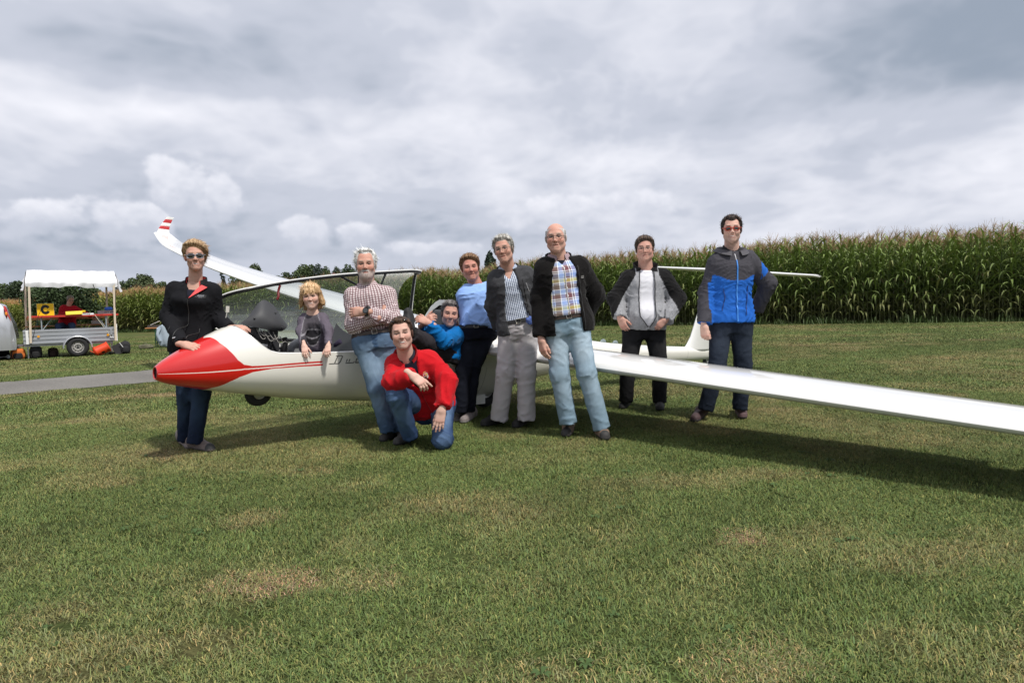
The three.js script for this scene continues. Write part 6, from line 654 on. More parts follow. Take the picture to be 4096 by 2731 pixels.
// 7 the man in the grey fleece and grey trousers
const stripeM = patternMat(canvasTex(128, 128, (c, w) => { c.fillStyle = '#c9d2e0'; c.fillRect(0, 0, w, w); c.fillStyle = 'rgba(38,52,84,0.80)'; for (let i = 0; i < 8; i++) c.fillRect(i * 16, 0, 8, w); c.fillStyle = 'rgba(240,244,250,0.5)'; for (let i = 0; i < 8; i++) c.fillRect(0, i * 16, w, 5); }, 1 / 0.11));
{
  const J = J3({ head: [-0.049, 1.593, -6.02], neck: [-0.016, 1.424, -6.1], pel: [0.067, 0.926, -6.12], sa: [-0.138, 1.373, -6.1], sb: [0.14, 1.409, -6.12], ea: [-0.16, 1.105, -6.18], wa: [-0.113, 0.903, -6.26], eb: [0.215, 1.15, -6.24], wb: [0.206, 0.934, -6.26], ka: [-0.067, 0.512, -6.08], kb: [0.12, 0.493, -6.06], na: [-0.135, 0.097, -6.1], nb: [0.108, 0.1, -6.04] });
  J.ha = VA([-0.012, 0.889, -6.12]); J.hb = VA([0.137, 0.885, -6.12]);
  person('man with glasses in a dark grey fleece jacket and light grey trousers', J, { base: V(...[-0.027, 0, -6.026]), skin: [0.54, 0.315, 0.24], hair: [0.26, 0.245, 0.215], hair2: [0.58, 0.56, 0.52], brow: [0.24, 0.19, 0.15], face: [-0.22, -0.04, 0.16], smile: 0.3, open: 0.0035, squint: 0.0048, sw: 0.96, jaw: 0.95, temple: 0.02, hairT: 0.02, tufts: 380, tuftL: 0.034, lift: 0.4, wind: V(-0.5, 0.5, -0.2), seed: 71, ruddy: 0.8, wrinkle: 1.2, glasses: { rx: 0.024, ry: 0.0205, frame: mat([0.25, 0.2, 0.14], 0.3, { metalness: 0.8 }), th: 0.06 } },
  (out, Fm, J) => {
    const gp = [0.44, 0.42, 0.43]; pants(out, Fm, J, { sw: 1, off: 0.018, r: [0.088, 0.066, 0.060], hem: 0.03, color: vary(gp, 0.07), mat: plainMat, seed: 73, waist: 0.055, amp: 0.009 });
    belt(out, Fm, 0.045, { sw: 1, off: 0.026, m: BLK, bx: -0.01 });
    const sh = garment(out, 'shirt', [torso(Fm, { sw: 0.97, off: 0.008, hemY: 0.05, hi: 0.965, flare: 0.008, open: (a, v) => (v - 0.82) * 0.30 - Math.abs(a + 0.012) })], { mat: stripeM, rgb: [1, 1, 1], amp: 0.005, seed: 74 });
    collar(out, 'collar', Fm.at(0, Fm.L * 1.0, -0.008), Fm.U, Fm.F, { r0: 0.073, r1: 0.067, h: 0.048, gap: 0.5, drop: 0.016, flap: 0.064, flapOut: 0.03 }, patternMat(stripeM.map), sh.mesh);
    const op = (a, v) => { const l = -0.055 - 0.05 * smooth(0.85, 0.2, v), r = lerp(0.085, 0.055, smooth(0.1, 0.9, v)) + 0.03 * smooth(0.3, 0.0, v); return Math.min(a - l, r - a); }, pr = [torso(Fm, { sw: 0.98, off: 0.024, lo: -0.13, hi: 0.99, flare: 0.022, open: op }), ...sleeves(J, Fm, { off: 0.024, r: [0.062, 0.054, 0.042], open: op })];
    const { mesh, f } = garment(out, 'fleece_jacket', pr, { mat: fleeceMat, color: vary([0.056, 0.057, 0.062], 0.25, 40), amp: 0.008, joints: [J.ea, J.eb], seed: 75 });
    collar(out, 'jacket_collar', Fm.at(0, Fm.L * 0.985, -0.016), Fm.U, Fm.F, { r0: 0.094, r1: 0.086, h: 0.066, gap: 0.7, drop: 0.06, flap: 0.07, flapOut: 0.045, th: 0.009 }, mat([0.058, 0.059, 0.064], 0.97), mesh);
    seam(out, 'pocket_zip', f, Fm, [[0.125, 0.36], [0.14, 0.28]], 0.003, zipW, mesh); seam(out, 'zip', f, Fm, [[0.10, 0.40], [0.105, 0.0]], 0.0035, zipM, mesh);
    const cl = Fm.at(0.10, 0.03, 0.155), R2 = rng(6), g = new THREE.SphereGeometry(0.035, 14, 10), p = g.attributes.position; for (let i = 0; i < p.count; i++) { const k = 1 + 0.5 * noise3(p.getX(i) * 60, p.getY(i) * 60, p.getZ(i) * 60); p.setXYZ(i, p.getX(i) * k * 1.2, p.getY(i) * k, p.getZ(i) * k * 0.6); } g.computeVertexNormals(); g.translate(cl.x, cl.y, cl.z); out.part('pocket_cloth', g, mat([0.09, 0.15, 0.42], 0.9), mesh);
    shoe(out, { heel: VA([-0.105, 0, -6.35]).setY(0.012), toe: VA([-0.301, 0, -6.135]).setY(0.006), ankle: J.na, col: [0.014, 0.013, 0.013], size: 1.04 }); shoe(out, { heel: VA([0.142, 0, -6.378]).setY(0.012), toe: VA([-0.008, 0, -5.981]).setY(0.006), ankle: J.nb, col: [0.014, 0.013, 0.013], size: 1.04 });
  });
}
// 8 the tall bald man in the plaid shirt
const plaidM = patternMat(canvasTex(512, 512, (c, w) => { c.fillStyle = '#dfe3ec'; c.fillRect(0, 0, w, w); const B = [[0, 70, '90,44,48', 0.8], [84, 22, '60,60,80', 0.55], [118, 70, '120,150,215', 0.7], [200, 14, '50,50,70', 0.6], [226, 60, '205,190,80', 0.75], [300, 20, '60,60,80', 0.5], [334, 76, '95,72,62', 0.75], [424, 60, '130,160,220', 0.65]]; for (const [x, ww, col, a] of B) { c.fillStyle = 'rgba(' + col + ',' + a * 0.72 + ')'; c.fillRect(x, 0, ww, w); c.fillRect(0, x, w, ww); } c.fillStyle = 'rgba(245,246,250,0.8)'; for (const x of [76, 112, 216, 290, 414]) { c.fillRect(x, 0, 7, w); c.fillRect(0, x, w, 7); } }, 1 / 0.22));
{
  const J = J3({ head: [0.378, 1.633, -5.5], neck: [0.403, 1.48, -5.56], pel: [0.448, 0.967, -5.58], sa: [0.28, 1.433, -5.54], sb: [0.58, 1.442, -5.6], ea: [0.243, 1.156, -5.58], wa: [0.235, 0.844, -5.52], eb: [0.712, 1.175, -5.7], wb: [0.607, 0.95, -5.8], ka: [0.384, 0.535, -5.54], kb: [0.598, 0.547, -5.5], na: [0.44, 0.149, -5.56], nb: [0.708, 0.108, -5.5] });
  J.ha = VA([0.361, 0.92, -5.58]); J.hb = VA([0.54, 0.914, -5.58]);
  person('tall bald man with glasses in a plaid shirt, black jacket and pale blue jeans', J, { base: V(...[0.571, 0, -5.539]), skin: [0.58, 0.34, 0.265], hair: [0.50, 0.49, 0.48], hair2: [0.75, 0.75, 0.74], brow: [0.40, 0.32, 0.27], bald: true, face: [-0.16, -0.03, 0.04], smile: 0.5, open: 0.0022, squint: 0.005, sw: 1.06, fat: 0.5, jaw: 1.05, hairT: 0.016, tufts: 120, tuftL: 0.016, lift: 0.2, seed: 81, ruddy: 1.1, wrinkle: 0.5, glasses: { rx: 0.0245, ry: 0.0165, frame: mat([0.10, 0.08, 0.07], 0.35, { metalness: 0.6 }), th: 0.06, full: true, arm: 0.0028 }, hands: [{ at: VA([0.237, 0.824, -5.5]), dir: V(0.12, -1, 0.12), back: V(-0.75, -0.1, 0.6), thumb: -1, curl: [0.35, 0.38, 0.4, 0.42], spread: 0.06, thumb2: 0.3, size: 1.05 }] },
  (out, Fm, J) => {
    pants(out, Fm, J, { sw: 1.04, off: 0.015, r: [0.088, 0.064, 0.056], hem: 0.03, color: denim([0.195, 0.285, 0.36], [0.38, 0.475, 0.555], J), seed: 83, waist: 0.05, amp: 0.0085 });
    belt(out, Fm, 0.042, { sw: 1.04, off: 0.024, bx: -0.01 });
    garment(out, 'undershirt', [torso(Fm, { sw: 1.0, off: 0.002, hi: 0.965 })], { mat: plainMat, rgb: [0.012, 0.012, 0.02], amp: 0.001 });
    const sh = garment(out, 'shirt', [torso(Fm, { sw: 1.05, off: 0.012, hemY: 0.05, hi: 0.965, belly: 0.03, flare: 0.006, open: (a, v) => (v - 0.885) * 0.5 - Math.abs(a + 0.004) })], { mat: plaidM, rgb: [1, 1, 1], amp: 0.004, seed: 84 });
    collar(out, 'collar', Fm.at(0, Fm.L * 1.0, -0.008), Fm.U, Fm.F, { r0: 0.08, r1: 0.072, h: 0.048, gap: 0.42, drop: 0.016, flap: 0.064, flapOut: 0.03 }, patternMat(plaidM.map), sh.mesh);
    seam(out, 'button_placket', sh.f, Fm, [[0, Fm.L * 0.9], [0, 0.06]], 0.0045, mat([0.62, 0.6, 0.6], 0.8), sh.mesh); buttons(out, sh.f, Fm, [0.83, 0.66, 0.52, 0.40, 0.27].map((v) => [0.004, Fm.L * v]));
    const op = (a, v) => { const l = -0.095 - 0.035 * smooth(0.9, 0.2, v) + 0.035 * smooth(0.8, 1, v), r = 0.098 - 0.02 * smooth(0.8, 1, v); return Math.min(a - l, r - a); }, pr = [torso(Fm, { sw: 1.06, off: 0.026, lo: -0.19, hi: 0.985, flare: 0.03, belly: 0.02, open: op }), ...sleeves(J, Fm, { off: 0.024, r: [0.066, 0.058, 0.044], cuff: 0.0, open: op })];
    const { mesh, f } = garment(out, 'jacket', pr, { mat: fleeceMat, color: vary([0.0105, 0.0095, 0.0095], 0.15), amp: 0.008, joints: [J.ea, J.eb], seed: 85 });
    collar(out, 'jacket_collar', Fm.at(0, Fm.L * 0.98, -0.014), Fm.U, Fm.F, { r0: 0.104, r1: 0.094, h: 0.068, gap: 0.7, drop: 0.06, th: 0.009 }, mat([0.012, 0.011, 0.011], 0.95), mesh);
    seam(out, 'zip', f, Fm, [[0.118, Fm.L * 0.85], [0.115, -0.08]], 0.003, zipM, mesh); seam(out, 'pocket_edge', f, Fm, [[0.165, 0.17], [0.20, 0.05]], 0.003, zipM, mesh);
    patchOn(out, 'lettering', f, Fm, 0.148, Fm.L * 0.66, 0.045, 0.026, mat([1, 1, 1], 0.85, { map: canvasTex(96, 56, (c, w, h) => { c.fillStyle = '#161313'; c.fillRect(0, 0, w, h); c.fillStyle = '#c9c6c2'; c.font = 'bold 26px sans-serif'; c.textAlign = 'center'; c.fillText('G mi', w / 2, 24); c.font = 'bold 18px sans-serif'; c.fillText('LITEC', w / 2, 48); }) }), mesh);
    const ty = { col: [0.20, 0.135, 0.095], sole: [0.035, 0.032, 0.03], toeCol: [0.035, 0.033, 0.032], lace: [0.35, 0.33, 0.3], size: 1.08 }; shoe(out, { heel: VA([0.492, 0, -5.941]).setY(0.012), toe: VA([0.414, 0, -5.509]).setY(0.006), ankle: J.na, ...ty }); shoe(out, { heel: VA([0.698, 0, -5.688]).setY(0.012), toe: VA([0.729, 0, -5.34]).setY(0.006), ankle: J.nb, ...ty });
  });
}
// 9 the man in the grey and black jacket behind the wing
{
  const J = J3({ head: [1.361, 1.621, -6.86], neck: [1.378, 1.445, -6.92], pel: [1.355, 0.844, -6.95], sa: [1.195, 1.371, -6.92], sb: [1.571, 1.373, -6.92], ea: [1.068, 1.141, -6.9], wa: [1.079, 0.953, -6.8], eb: [1.69, 1.122, -6.9], wb: [1.545, 0.909, -6.78], ka: [1.181, 0.449, -6.92], kb: [1.501, 0.432, -6.9], na: [1.155, 0.106, -6.94], nb: [1.491, 0.093, -6.9] });
  J.ha = VA([1.247, 0.793, -6.95]); J.hb = VA([1.465, 0.787, -6.95]);
  const melange = (x, y, z) => { const v = 0.86 + 0.32 * fbm(x * 90, y * 60, z * 90, 3, 0.7); return [0.37 * v, 0.375 * v, 0.395 * v]; };
  person('man with glasses in an open grey fleece jacket with black shoulders, thumbs in pockets', J, { base: V(...[1.306, 0, -6.896]), skin: [0.54, 0.31, 0.245], hair: [0.035, 0.024, 0.018], hair2: [0.13, 0.09, 0.065], face: [-0.20, -0.02, 0.0], smile: 0.05, squint: 0.0042, size: 1.02, sw: 1.12, fat: 1, jaw: 1.08, hairT: 0.022, tufts: 240, tuftL: 0.03, lift: 0.15, seed: 91, part: 0.2, neckR: 0.062, glasses: { rx: 0.024, ry: 0.016, frame: mat([0.22, 0.19, 0.16], 0.3, { metalness: 0.8 }), th: 0.05, arm: 0.0015 },
    hands: [{ at: VA([1.084, 0.949, -6.78]), dir: V(0.35, -0.9, 0.0), back: V(-0.45, -0.1, 0.9), thumb: -1, curl: [0.35, 0.4, 0.4, 0.4] }, { at: VA([1.54, 0.914, -6.76]), dir: V(-0.75, -0.6, 0.0), back: V(0.2, 0.1, 0.95), thumb: 1, curl: [0.4, 0.4, 0.45, 0.5] }] },
  (out, Fm, J) => {
    pants(out, Fm, J, { sw: 1.1, off: 0.014, r: [0.092, 0.066, 0.056], hem: 0.03, color: denim([0.0085, 0.0085, 0.0095], [0.022, 0.022, 0.024], J), seed: 93, waist: 0.05, amp: 0.007 });
    const ts = garment(out, 't_shirt', [torso(Fm, { sw: 1.08, off: 0.012, hemY: 0.02, hi: 0.955, belly: 0.09 })], { mat: plainMat, color: vary([0.70, 0.70, 0.74], 0.04), amp: 0.007, seed: 94, folds: folds(9, 6, 9, 4) });
    collar(out, 'neckband', Fm.at(0, Fm.L * 0.945, -0.006), Fm.U, Fm.F, { r0: 0.082, r1: 0.077, h: 0.018, gap: 0, drop: 0.03 }, mat([0.70, 0.70, 0.74], 0.9), ts.mesh);
    const op = (a, v) => { const h = 0.078 * smooth(-0.02, 0.22, v) * (1 - 0.12 * smooth(0.6, 1, v)) - 0.004; return h - Math.abs(a + 0.006 - 0.02 * smooth(0.3, 0.0, v)); };
    const dark = [0.0125, 0.012, 0.0125], colr = (x, y, z) => { const [a, b, q] = Fm.to(x, y, z), v = b / Fm.L, A = Math.abs(a); if (v > 0.93 && A < 0.11) return dark; const s2 = a < 0 ? 'a' : 'b', yoke = v > 0.87 - 0.30 * (A - 0.12) / 0.1 && A > 0.115; const arm = A > 0.205 && v > 0.0; if (yoke) return dark; if (arm) { const q2 = J['e' + s2].clone().sub(J['s' + s2]); const out2 = A - 0.205 - 0.12 * smooth(0.85, 0.35, v); if (out2 > (q > 0.03 ? 0.012 : -0.05)) return dark; } return melange(x, y, z); };
    const pr = [torso(Fm, { sw: 1.12, off: 0.026, lo: -0.03, hi: 0.985, belly: 0.09, flare: 0.006, open: op }), ...sleeves(J, Fm, { off: 0.026, r: [0.066, 0.060, 0.046], cuff: -0.005, open: op })];
    const { mesh, f } = garment(out, 'fleece_jacket', pr, { mat: fleeceMat, color: colr, amp: 0.009, joints: [J.ea, J.eb, J.wb, J.wa], seed: 95, h: 0.009 });
    collar(out, 'jacket_collar', Fm.at(0, Fm.L * 0.975, -0.014), Fm.U, Fm.F, { r0: 0.10, r1: 0.112, h: 0.085, gap: 0.6, drop: 0.065, th: 0.009 }, mat([0.0125, 0.012, 0.0125], 0.95), mesh);
    for (const s of [-1, 1]) { const P = []; for (let i = 0; i <= 10; i++) { const v = lerp(0.93, 0.015, i / 10), h = 0.078 * smooth(-0.02, 0.22, v) * (1 - 0.12 * smooth(0.6, 1, v)) + 0.002; P.push([-0.006 + 0.02 * smooth(0.3, 0, v) + s * h, v * Fm.L]); } seam(out, 'zip', f, Fm, P, 0.0045, BLK, mesh); }
    seam(out, 'pocket_zip', f, Fm, [[0.175, 0.19], [0.155, 0.06]], 0.004, BLK, mesh);
    shoe(out, { heel: VA([1.258, 0, -7.364]).setY(0.012), toe: VA([1.094, 0, -6.852]).setY(0.006), ankle: J.na, col: [0.014, 0.014, 0.014], lace: [0.06, 0.06, 0.06], size: 1.03 }); shoe(out, { heel: VA([1.561, 0, -7.269]).setY(0.012), toe: VA([1.443, 0, -6.649]).setY(0.006), ankle: J.nb, col: [0.014, 0.014, 0.014], lace: [0.06, 0.06, 0.06], size: 1.03 });
  });
}
// 10 the man in the blue and grey jacket at the right
{
  const J = J3({ head: [1.983, 1.714, -6.08], neck: [2.001, 1.533, -6.14], pel: [1.992, 0.922, -6.16], sa: [1.851, 1.468, -6.14], sb: [2.176, 1.487, -6.16], ea: [1.778, 1.165, -6.16], wa: [1.724, 0.889, -6.08], eb: [2.365, 1.229, -6.24], wb: [2.291, 0.987, -6.34], ka: [1.852, 0.494, -6.12], kb: [2.105, 0.497, -6.18], na: [1.744, 0.124, -6.12], nb: [2.073, 0.113, -6.18] });
  J.ha = VA([1.904, 0.87, -6.16]); J.hb = VA([2.082, 0.872, -6.16]);
  const GR = [0.058, 0.056, 0.066], BL = [0.018, 0.115, 0.46];
  person('man in a blue and grey zipped jacket with orange framed sunglasses, behind the near wing', J, { base: V(...[1.878, 0, -6.124]), inset: 0.84, skin: FAIR, hair: [0.022, 0.016, 0.014], hair2: [0.085, 0.06, 0.05], face: [-0.26, -0.02, 0.0], smile: 1, open: 0.0065, size: 1.0, jaw: 1.0, sw: 1.02, temple: 0.045, peak: 0.014, hairT: 0.017, tufts: 300, tuftL: 0.026, lift: 0.5, wind: V(0.3, 0.7, -0.2), seed: 101, stubble: 0.35, neckR: 0.056, glasses: { lens: 'dark', rx: 0.027, ry: 0.0155, frame: mat([0.38, 0.035, 0.012], 0.3), wrap: 0.32, th: 0.2, y: 0.006, z: 0.1, arm: 0.0045, slant: -0.1, bridge: 0.003 },
    hands: [{ at: VA([1.718, 0.871, -6.06]), dir: V(0.05, -1, 0.1), back: V(-0.6, 0.0, 0.8), thumb: -1, curl: [0.75, 0.75, 0.8, 0.85], thumb2: 0.2 }] },
  (out, Fm, J) => {
    pants(out, Fm, J, { sw: 1.0, off: 0.014, r: [0.088, 0.064, 0.053], hem: 0.025, color: denim([0.011, 0.016, 0.028], [0.032, 0.042, 0.062], J), seed: 103, waist: 0.04, amp: 0.008 });
    const colr = (x, y, z) => { const [a, b, q] = Fm.to(x, y, z), v = b / Fm.L, A = Math.abs(a), n = 1 + 0.1 * fbm(x * 20, y * 20, z * 20, 2); let c; const es = a < 0 ? 'a' : 'b'; if (A > 0.19 + 0.02 * smooth(0.9, 0.4, v)) { c = GR; const W = J['w' + es], E = J['e' + es]; const dW = Math.hypot(x - W.x, y - W.y, z - W.z); if (dW < 0.06 && es === 'a') c = BL; const S = J.sb, U2 = E.clone().sub(S), h = V(x, y, z).sub(S).dot(U2) / U2.lengthSq(); if (es === 'b' && h > 0.30 && h < 0.62 && A > 0.262 && q > 0.0) c = BL; if (es === 'a' && a > -0.235 && v < 0.55 && q < 0.09) c = BL; } else c = v > 0.575 + 0.07 * smooth(0.06, 0.18, A) ? GR : BL;  return c.map((k) => k * n); };
    const pr = [torso(Fm, { sw: 1.06, off: 0.024, lo: -0.04, hi: 0.985, flare: 0.014 }), ...sleeves(J, Fm, { off: 0.022, r: [0.062, 0.054, 0.043], cuff: 0.0 })];
    const { mesh, f } = garment(out, 'jacket', pr, { mat: shellMat, color: colr, amp: 0.0085, joints: [J.ea, J.eb, Fm.at(0.12, 0.1, 0.1)], seed: 105, h: 0.009 });
    collar(out, 'inner_collar', Fm.at(0, Fm.L * 0.985, -0.006), Fm.U, Fm.F, { r0: 0.080, r1: 0.066, h: 0.070, gap: 0.05, drop: 0.03, th: 0.006 }, mat([0.014, 0.014, 0.016], 0.9), mesh);
    collar(out, 'hood_collar', Fm.at(0, Fm.L * 0.985, -0.012), Fm.U, Fm.F, { r0: 0.098, r1: 0.108, h: 0.055, gap: 0.3, drop: 0.035, th: 0.012, flap: 0.03, flapOut: 0.035 }, mat(GR, 0.7), mesh);
    seam(out, 'zip', f, Fm, [[0.0, Fm.L * 0.86], [0.004, -0.015]], 0.0065, mat([0.06, 0.26, 0.72], 0.5), mesh); seam(out, 'zip_puller', f, Fm, [[-0.01, Fm.L * 0.95], [-0.004, Fm.L * 0.86]], 0.005, mat([0.55, 0.55, 0.57], 0.5), mesh);
    seam(out, 'pocket_zip', f, Fm, [[0.105, 0.30], [0.095, 0.16], [0.085, 0.04]], 0.004, mat([0.01, 0.03, 0.14], 0.6), mesh); seam(out, 'pocket_zip', f, Fm, [[-0.115, 0.28], [-0.10, 0.20], [-0.125, 0.08]], 0.004, mat([0.01, 0.03, 0.14], 0.6), mesh);
    const sp = J.sb.clone().lerp(J.eb, 0.6); out.part('sleeve_zip', tube([sp.clone().add(V(-0.022, 0.06, 0.075)), sp.clone().add(V(-0.01, 0, 0.08)), sp.clone().add(V(0.0, -0.06, 0.078))], 0.0045, 10, 5), zipM, mesh);
    shoe(out, { heel: VA([1.871, 0, -6.569]).setY(0.012), toe: VA([1.584, 0, -5.973]).setY(0.006), ankle: J.na, col: [0.055, 0.03, 0.032], sole: [0.02, 0.018, 0.018], lace: [0.16, 0.12, 0.12], size: 1.08 }); shoe(out, { heel: VA([2.204, 0, -6.613]).setY(0.012), toe: VA([2.065, 0, -6.068]).setY(0.006), ankle: J.nb, col: [0.085, 0.045, 0.048], sole: [0.04, 0.032, 0.03], lace: [0.22, 0.17, 0.17], size: 1.05 });
  });
}

// ---------------------------------------------------------------- the trailer used as a launch desk, and what stands round it (shared local axes: x along its side, z towards us)
{
  const O = VA([-13.246, 0.000, -18.400]), TH = 0.5760, toW = (x, y, z) => V(x * Math.cos(TH) + z * Math.sin(TH), y, -x * Math.sin(TH) + z * Math.cos(TH)).add(O);
  const put = (name, label, cat, b) => { const w = toW(b[0], b[1], b[2]), t = thing(name, label, cat, [w.x, w.y, w.z], TH); return (pn, geo, m, parent = t) => { const g = Array.isArray(geo) ? merge(geo) : geo; g.translate(-b[0], -b[1], -b[2]); return obj(pn, g, m, parent); }; };
  const bumpG = dataTex(128, (u, v) => 0.5 + 0.5 * tileNoise(u, v, 30, 8, 3)), galv = mat([0.36, 0.375, 0.40], 0.5, { metalness: 0.35, bumpMap: bumpG, bumpScale: 0.001 }), steel = mat([0.45, 0.46, 0.48], 0.4, { metalness: 0.6 }), woodL = mat([0.62, 0.52, 0.40], 0.8), rub = mat([0.02, 0.02, 0.021], 0.9), ora = mat([0.46, 0.20, 0.07], 0.65), blackF = mat([0.014, 0.014, 0.015], 0.85), grn = mat([0.03, 0.11, 0.06], 0.6), redP = mat([0.50, 0.035, 0.02], 0.5), yel = mat([0.85, 0.60, 0.01], 0.5), whitP = mat([0.78, 0.78, 0.77], 0.6);
  // trailer
  const T = put('trailer', 'open galvanized box trailer with a white canopy roof on wooden posts', 'trailer', [1.1, 0, -0.62]);
  const board = (x0, x1, z, yb = 0.40, yt = 0.79) => { const sh = new THREE.Shape(); sh.moveTo(0, yb); const y = (t) => lerp(yb, yt, t); [[0.012, 0.02], [0.012, 0.16], [-0.006, 0.19], [-0.006, 0.25], [0.012, 0.28], [0.012, 0.44], [-0.006, 0.47], [-0.006, 0.53], [0.012, 0.56], [0.012, 0.80], [0.024, 0.84], [0.024, 0.98], [0, 1]].forEach(([dz, t]) => sh.lineTo(dz, y(t))); sh.lineTo(-0.025, yt); sh.lineTo(-0.025, yb); return new THREE.ExtrudeGeometry(sh, { depth: x1 - x0, bevelEnabled: false }).rotateY(Math.PI / 2).scale(1, 1, 1).translate(x0, 0, z); };
  const side = (x0, x1, z, s) => { const g = board(x0, x1, 0); const p = g.attributes.position; for (let i = 0; i < p.count; i++) p.setZ(i, z - s * p.getZ(i)); g.computeVertexNormals(); return g; };
  T('side_board', side(0.0, 2.16, 0, 1), galv); T('side_board', side(0.0, 2.16, -1.25, -1), galv);
  T('end_board', [box(0.03, 0.39, 1.22, 0.02, 0.595, -0.625)], galv); T('tailboard', [box(0.03, 0.37, 1.22, 2.15, 0.59, -0.625), box(0.02, 0.05, 1.24, 2.165, 0.76, -0.625)], galv);
  T('floor', [box(2.12, 0.02, 1.2, 1.08, 0.405, -0.625)], mat([0.2, 0.16, 0.12], 0.9)); T('chassis', [box(2.1, 0.06, 0.05, 1.05, 0.365, -0.15), box(2.1, 0.06, 0.05, 1.05, 0.365, -1.1), box(0.06, 0.06, 1.5, 1.23, 0.30, -0.62)], steel);
  T('corner_post', [box(0.05, 0.42, 0.05, 2.185, 0.60, 0.03), box(0.03, 0.10, 0.03, 2.20, 0.83, 0.03)], whitP); T('corner_post', [box(0.06, 0.38, 0.03, 0.09, 0.60, 0.03)], whitP); T('latch', [box(0.05, 0.16, 0.03, 2.06, 0.66, 0.035), bar([2.02, 0.50, 0.045], [2.12, 0.50, 0.045], 0.012, 6)], steel);
  for (const q of [[0.343, 0.609, 0.04], [1.975, 0.574, 0.04]]) T('reflector', new THREE.CylinderGeometry(0.032, 0.032, 0.012, 18).rotateX(Math.PI / 2).translate(q[0], q[1], q[2]), mat([0.75, 0.33, 0.01], 0.25));
  { const w = T('wheel', new THREE.TorusGeometry(0.20, 0.072, 12, 36).scale(1, 1, 1.25).translate(1.235, 0.272, 0.10), rub), rim = T('rim', [new THREE.CylinderGeometry(0.155, 0.155, 0.10, 28).rotateX(Math.PI / 2).translate(1.235, 0.272, 0.085), new THREE.TorusGeometry(0.15, 0.014, 8, 30).translate(1.235, 0.272, 0.145), new THREE.TorusGeometry(0.085, 0.02, 8, 24).translate(1.235, 0.272, 0.138)], mat([0.40, 0.385, 0.36], 0.55, { metalness: 0.3 }), w);
    T('rim_hole', Array.from({ length: 10 }, (_, i) => { const a = i / 10 * 6.283; return box(0.035, 0.016, 0.006, 0, 0.12, 0.1375).rotateZ(a).translate(1.235, 0.272, 0); }), blackF, w).userData.kind = 'stuff'; T('wheel_nut', Array.from({ length: 5 }, (_, i) => { const a = i / 5 * 6.283; return new THREE.CylinderGeometry(0.011, 0.011, 0.02, 6).rotateX(Math.PI / 2).translate(1.235 + Math.sin(a) * 0.05, 0.272 + Math.cos(a) * 0.05, 0.142); }).concat([new THREE.CylinderGeometry(0.026, 0.026, 0.03, 14).rotateX(Math.PI / 2).translate(1.235, 0.272, 0.142)]), blackF, w).userData.kind = 'stuff';
    T('wheel', new THREE.TorusGeometry(0.20, 0.072, 10, 28).scale(1, 1, 1.25).translate(1.235, 0.272, -1.35), rub);
    const mg = []; { const pos = [], idx = [], n = 22; for (let i = 0; i <= n; i++) { const a = lerp(-1.62, 1.62, i / n), r = 0.335; for (const [dz, dr] of [[-0.02, 0], [0.10, 0.006], [0.19, 0], [0.20, -0.03]]) pos.push(1.235 + Math.sin(a) * (r + dr) * 1.06, 0.265 + Math.cos(a) * (r + dr), dz); } for (let i = 0; i < n; i++) for (let j = 0; j < 3; j++) { const a = i * 4 + j; idx.push(a, a + 1, a + 4, a + 1, a + 5, a + 4); } mg.push(geom(pos, idx)); } T('mudguard', mg, mat([0.5, 0.51, 0.53], 0.35, { metalness: 0.6 })); }
  const dl = [-0.55, 0.348, -0.6], jw = [-0.382, 0.023, -0.5]; T('drawbar', [beam([dl[0] - 0.4, 0.355, -0.62], [0.1, 0.365, -0.62], 0.06, 0.06), beam([-0.35, 0.36, -0.62], [0.15, 0.37, -0.15], 0.04, 0.05), beam([-0.35, 0.36, -0.62], [0.15, 0.37, -1.1], 0.04, 0.05)], steel);
  { const j = T('jockey_wheel', new THREE.TorusGeometry(0.052, 0.03, 10, 24).translate(jw[0], 0.082, jw[2]), rub); T('hub', new THREE.CylinderGeometry(0.045, 0.045, 0.06, 18).rotateX(Math.PI / 2).translate(jw[0], 0.082, jw[2]), mat([0.5, 0.55, 0.56], 0.35, { metalness: 0.6 }), j); T('jockey_arm', [bar([jw[0] - 0.25, 0.42, jw[2] - 0.03], [jw[0] - 0.25, 0.07, jw[2] + 0.03], 0.022, 8), bar([jw[0] - 0.25, 0.08, jw[2] + 0.05], [jw[0], 0.082, jw[2] + 0.05], 0.018, 8)], steel, j); }
  T('support_leg', [beam([0.078, 0.362, -0.2], [0.082, 0.02, -0.2], 0.03, 0.03)], steel); T('support_leg', [bar([2.066, 0.345, -0.1], [2.06, 0.096, -0.1], 0.02, 8)], steel);
  const post = (a, b) => T('post', beam(a, b, 0.052, 0.04), woodL); post([0.163, 0.439, 0.055], [0.209, 1.961, 0.055]); post([2.159, 0.4, 0.065], [2.196, 2.033, 0.055]); post([0.03, 0.789, -1.22], [0.073, 2.159, -1.22]); post([2.027, 0.767, -1.22], [2.067, 2.144, -1.22]);
  T('roof_rail', [beam([0.18, 2.40, -1.20], [2.24, 2.36, -1.20], 0.04, 0.04), beam([0.2, 2.03, 0.02], [2.2, 1.99, 0.02], 0.04, 0.04), beam([0.19, 2.40, -1.20], [0.2, 2.03, 0.02], 0.04, 0.04), beam([2.23, 2.36, -1.20], [2.2, 1.99, 0.02], 0.04, 0.04)], woodL);
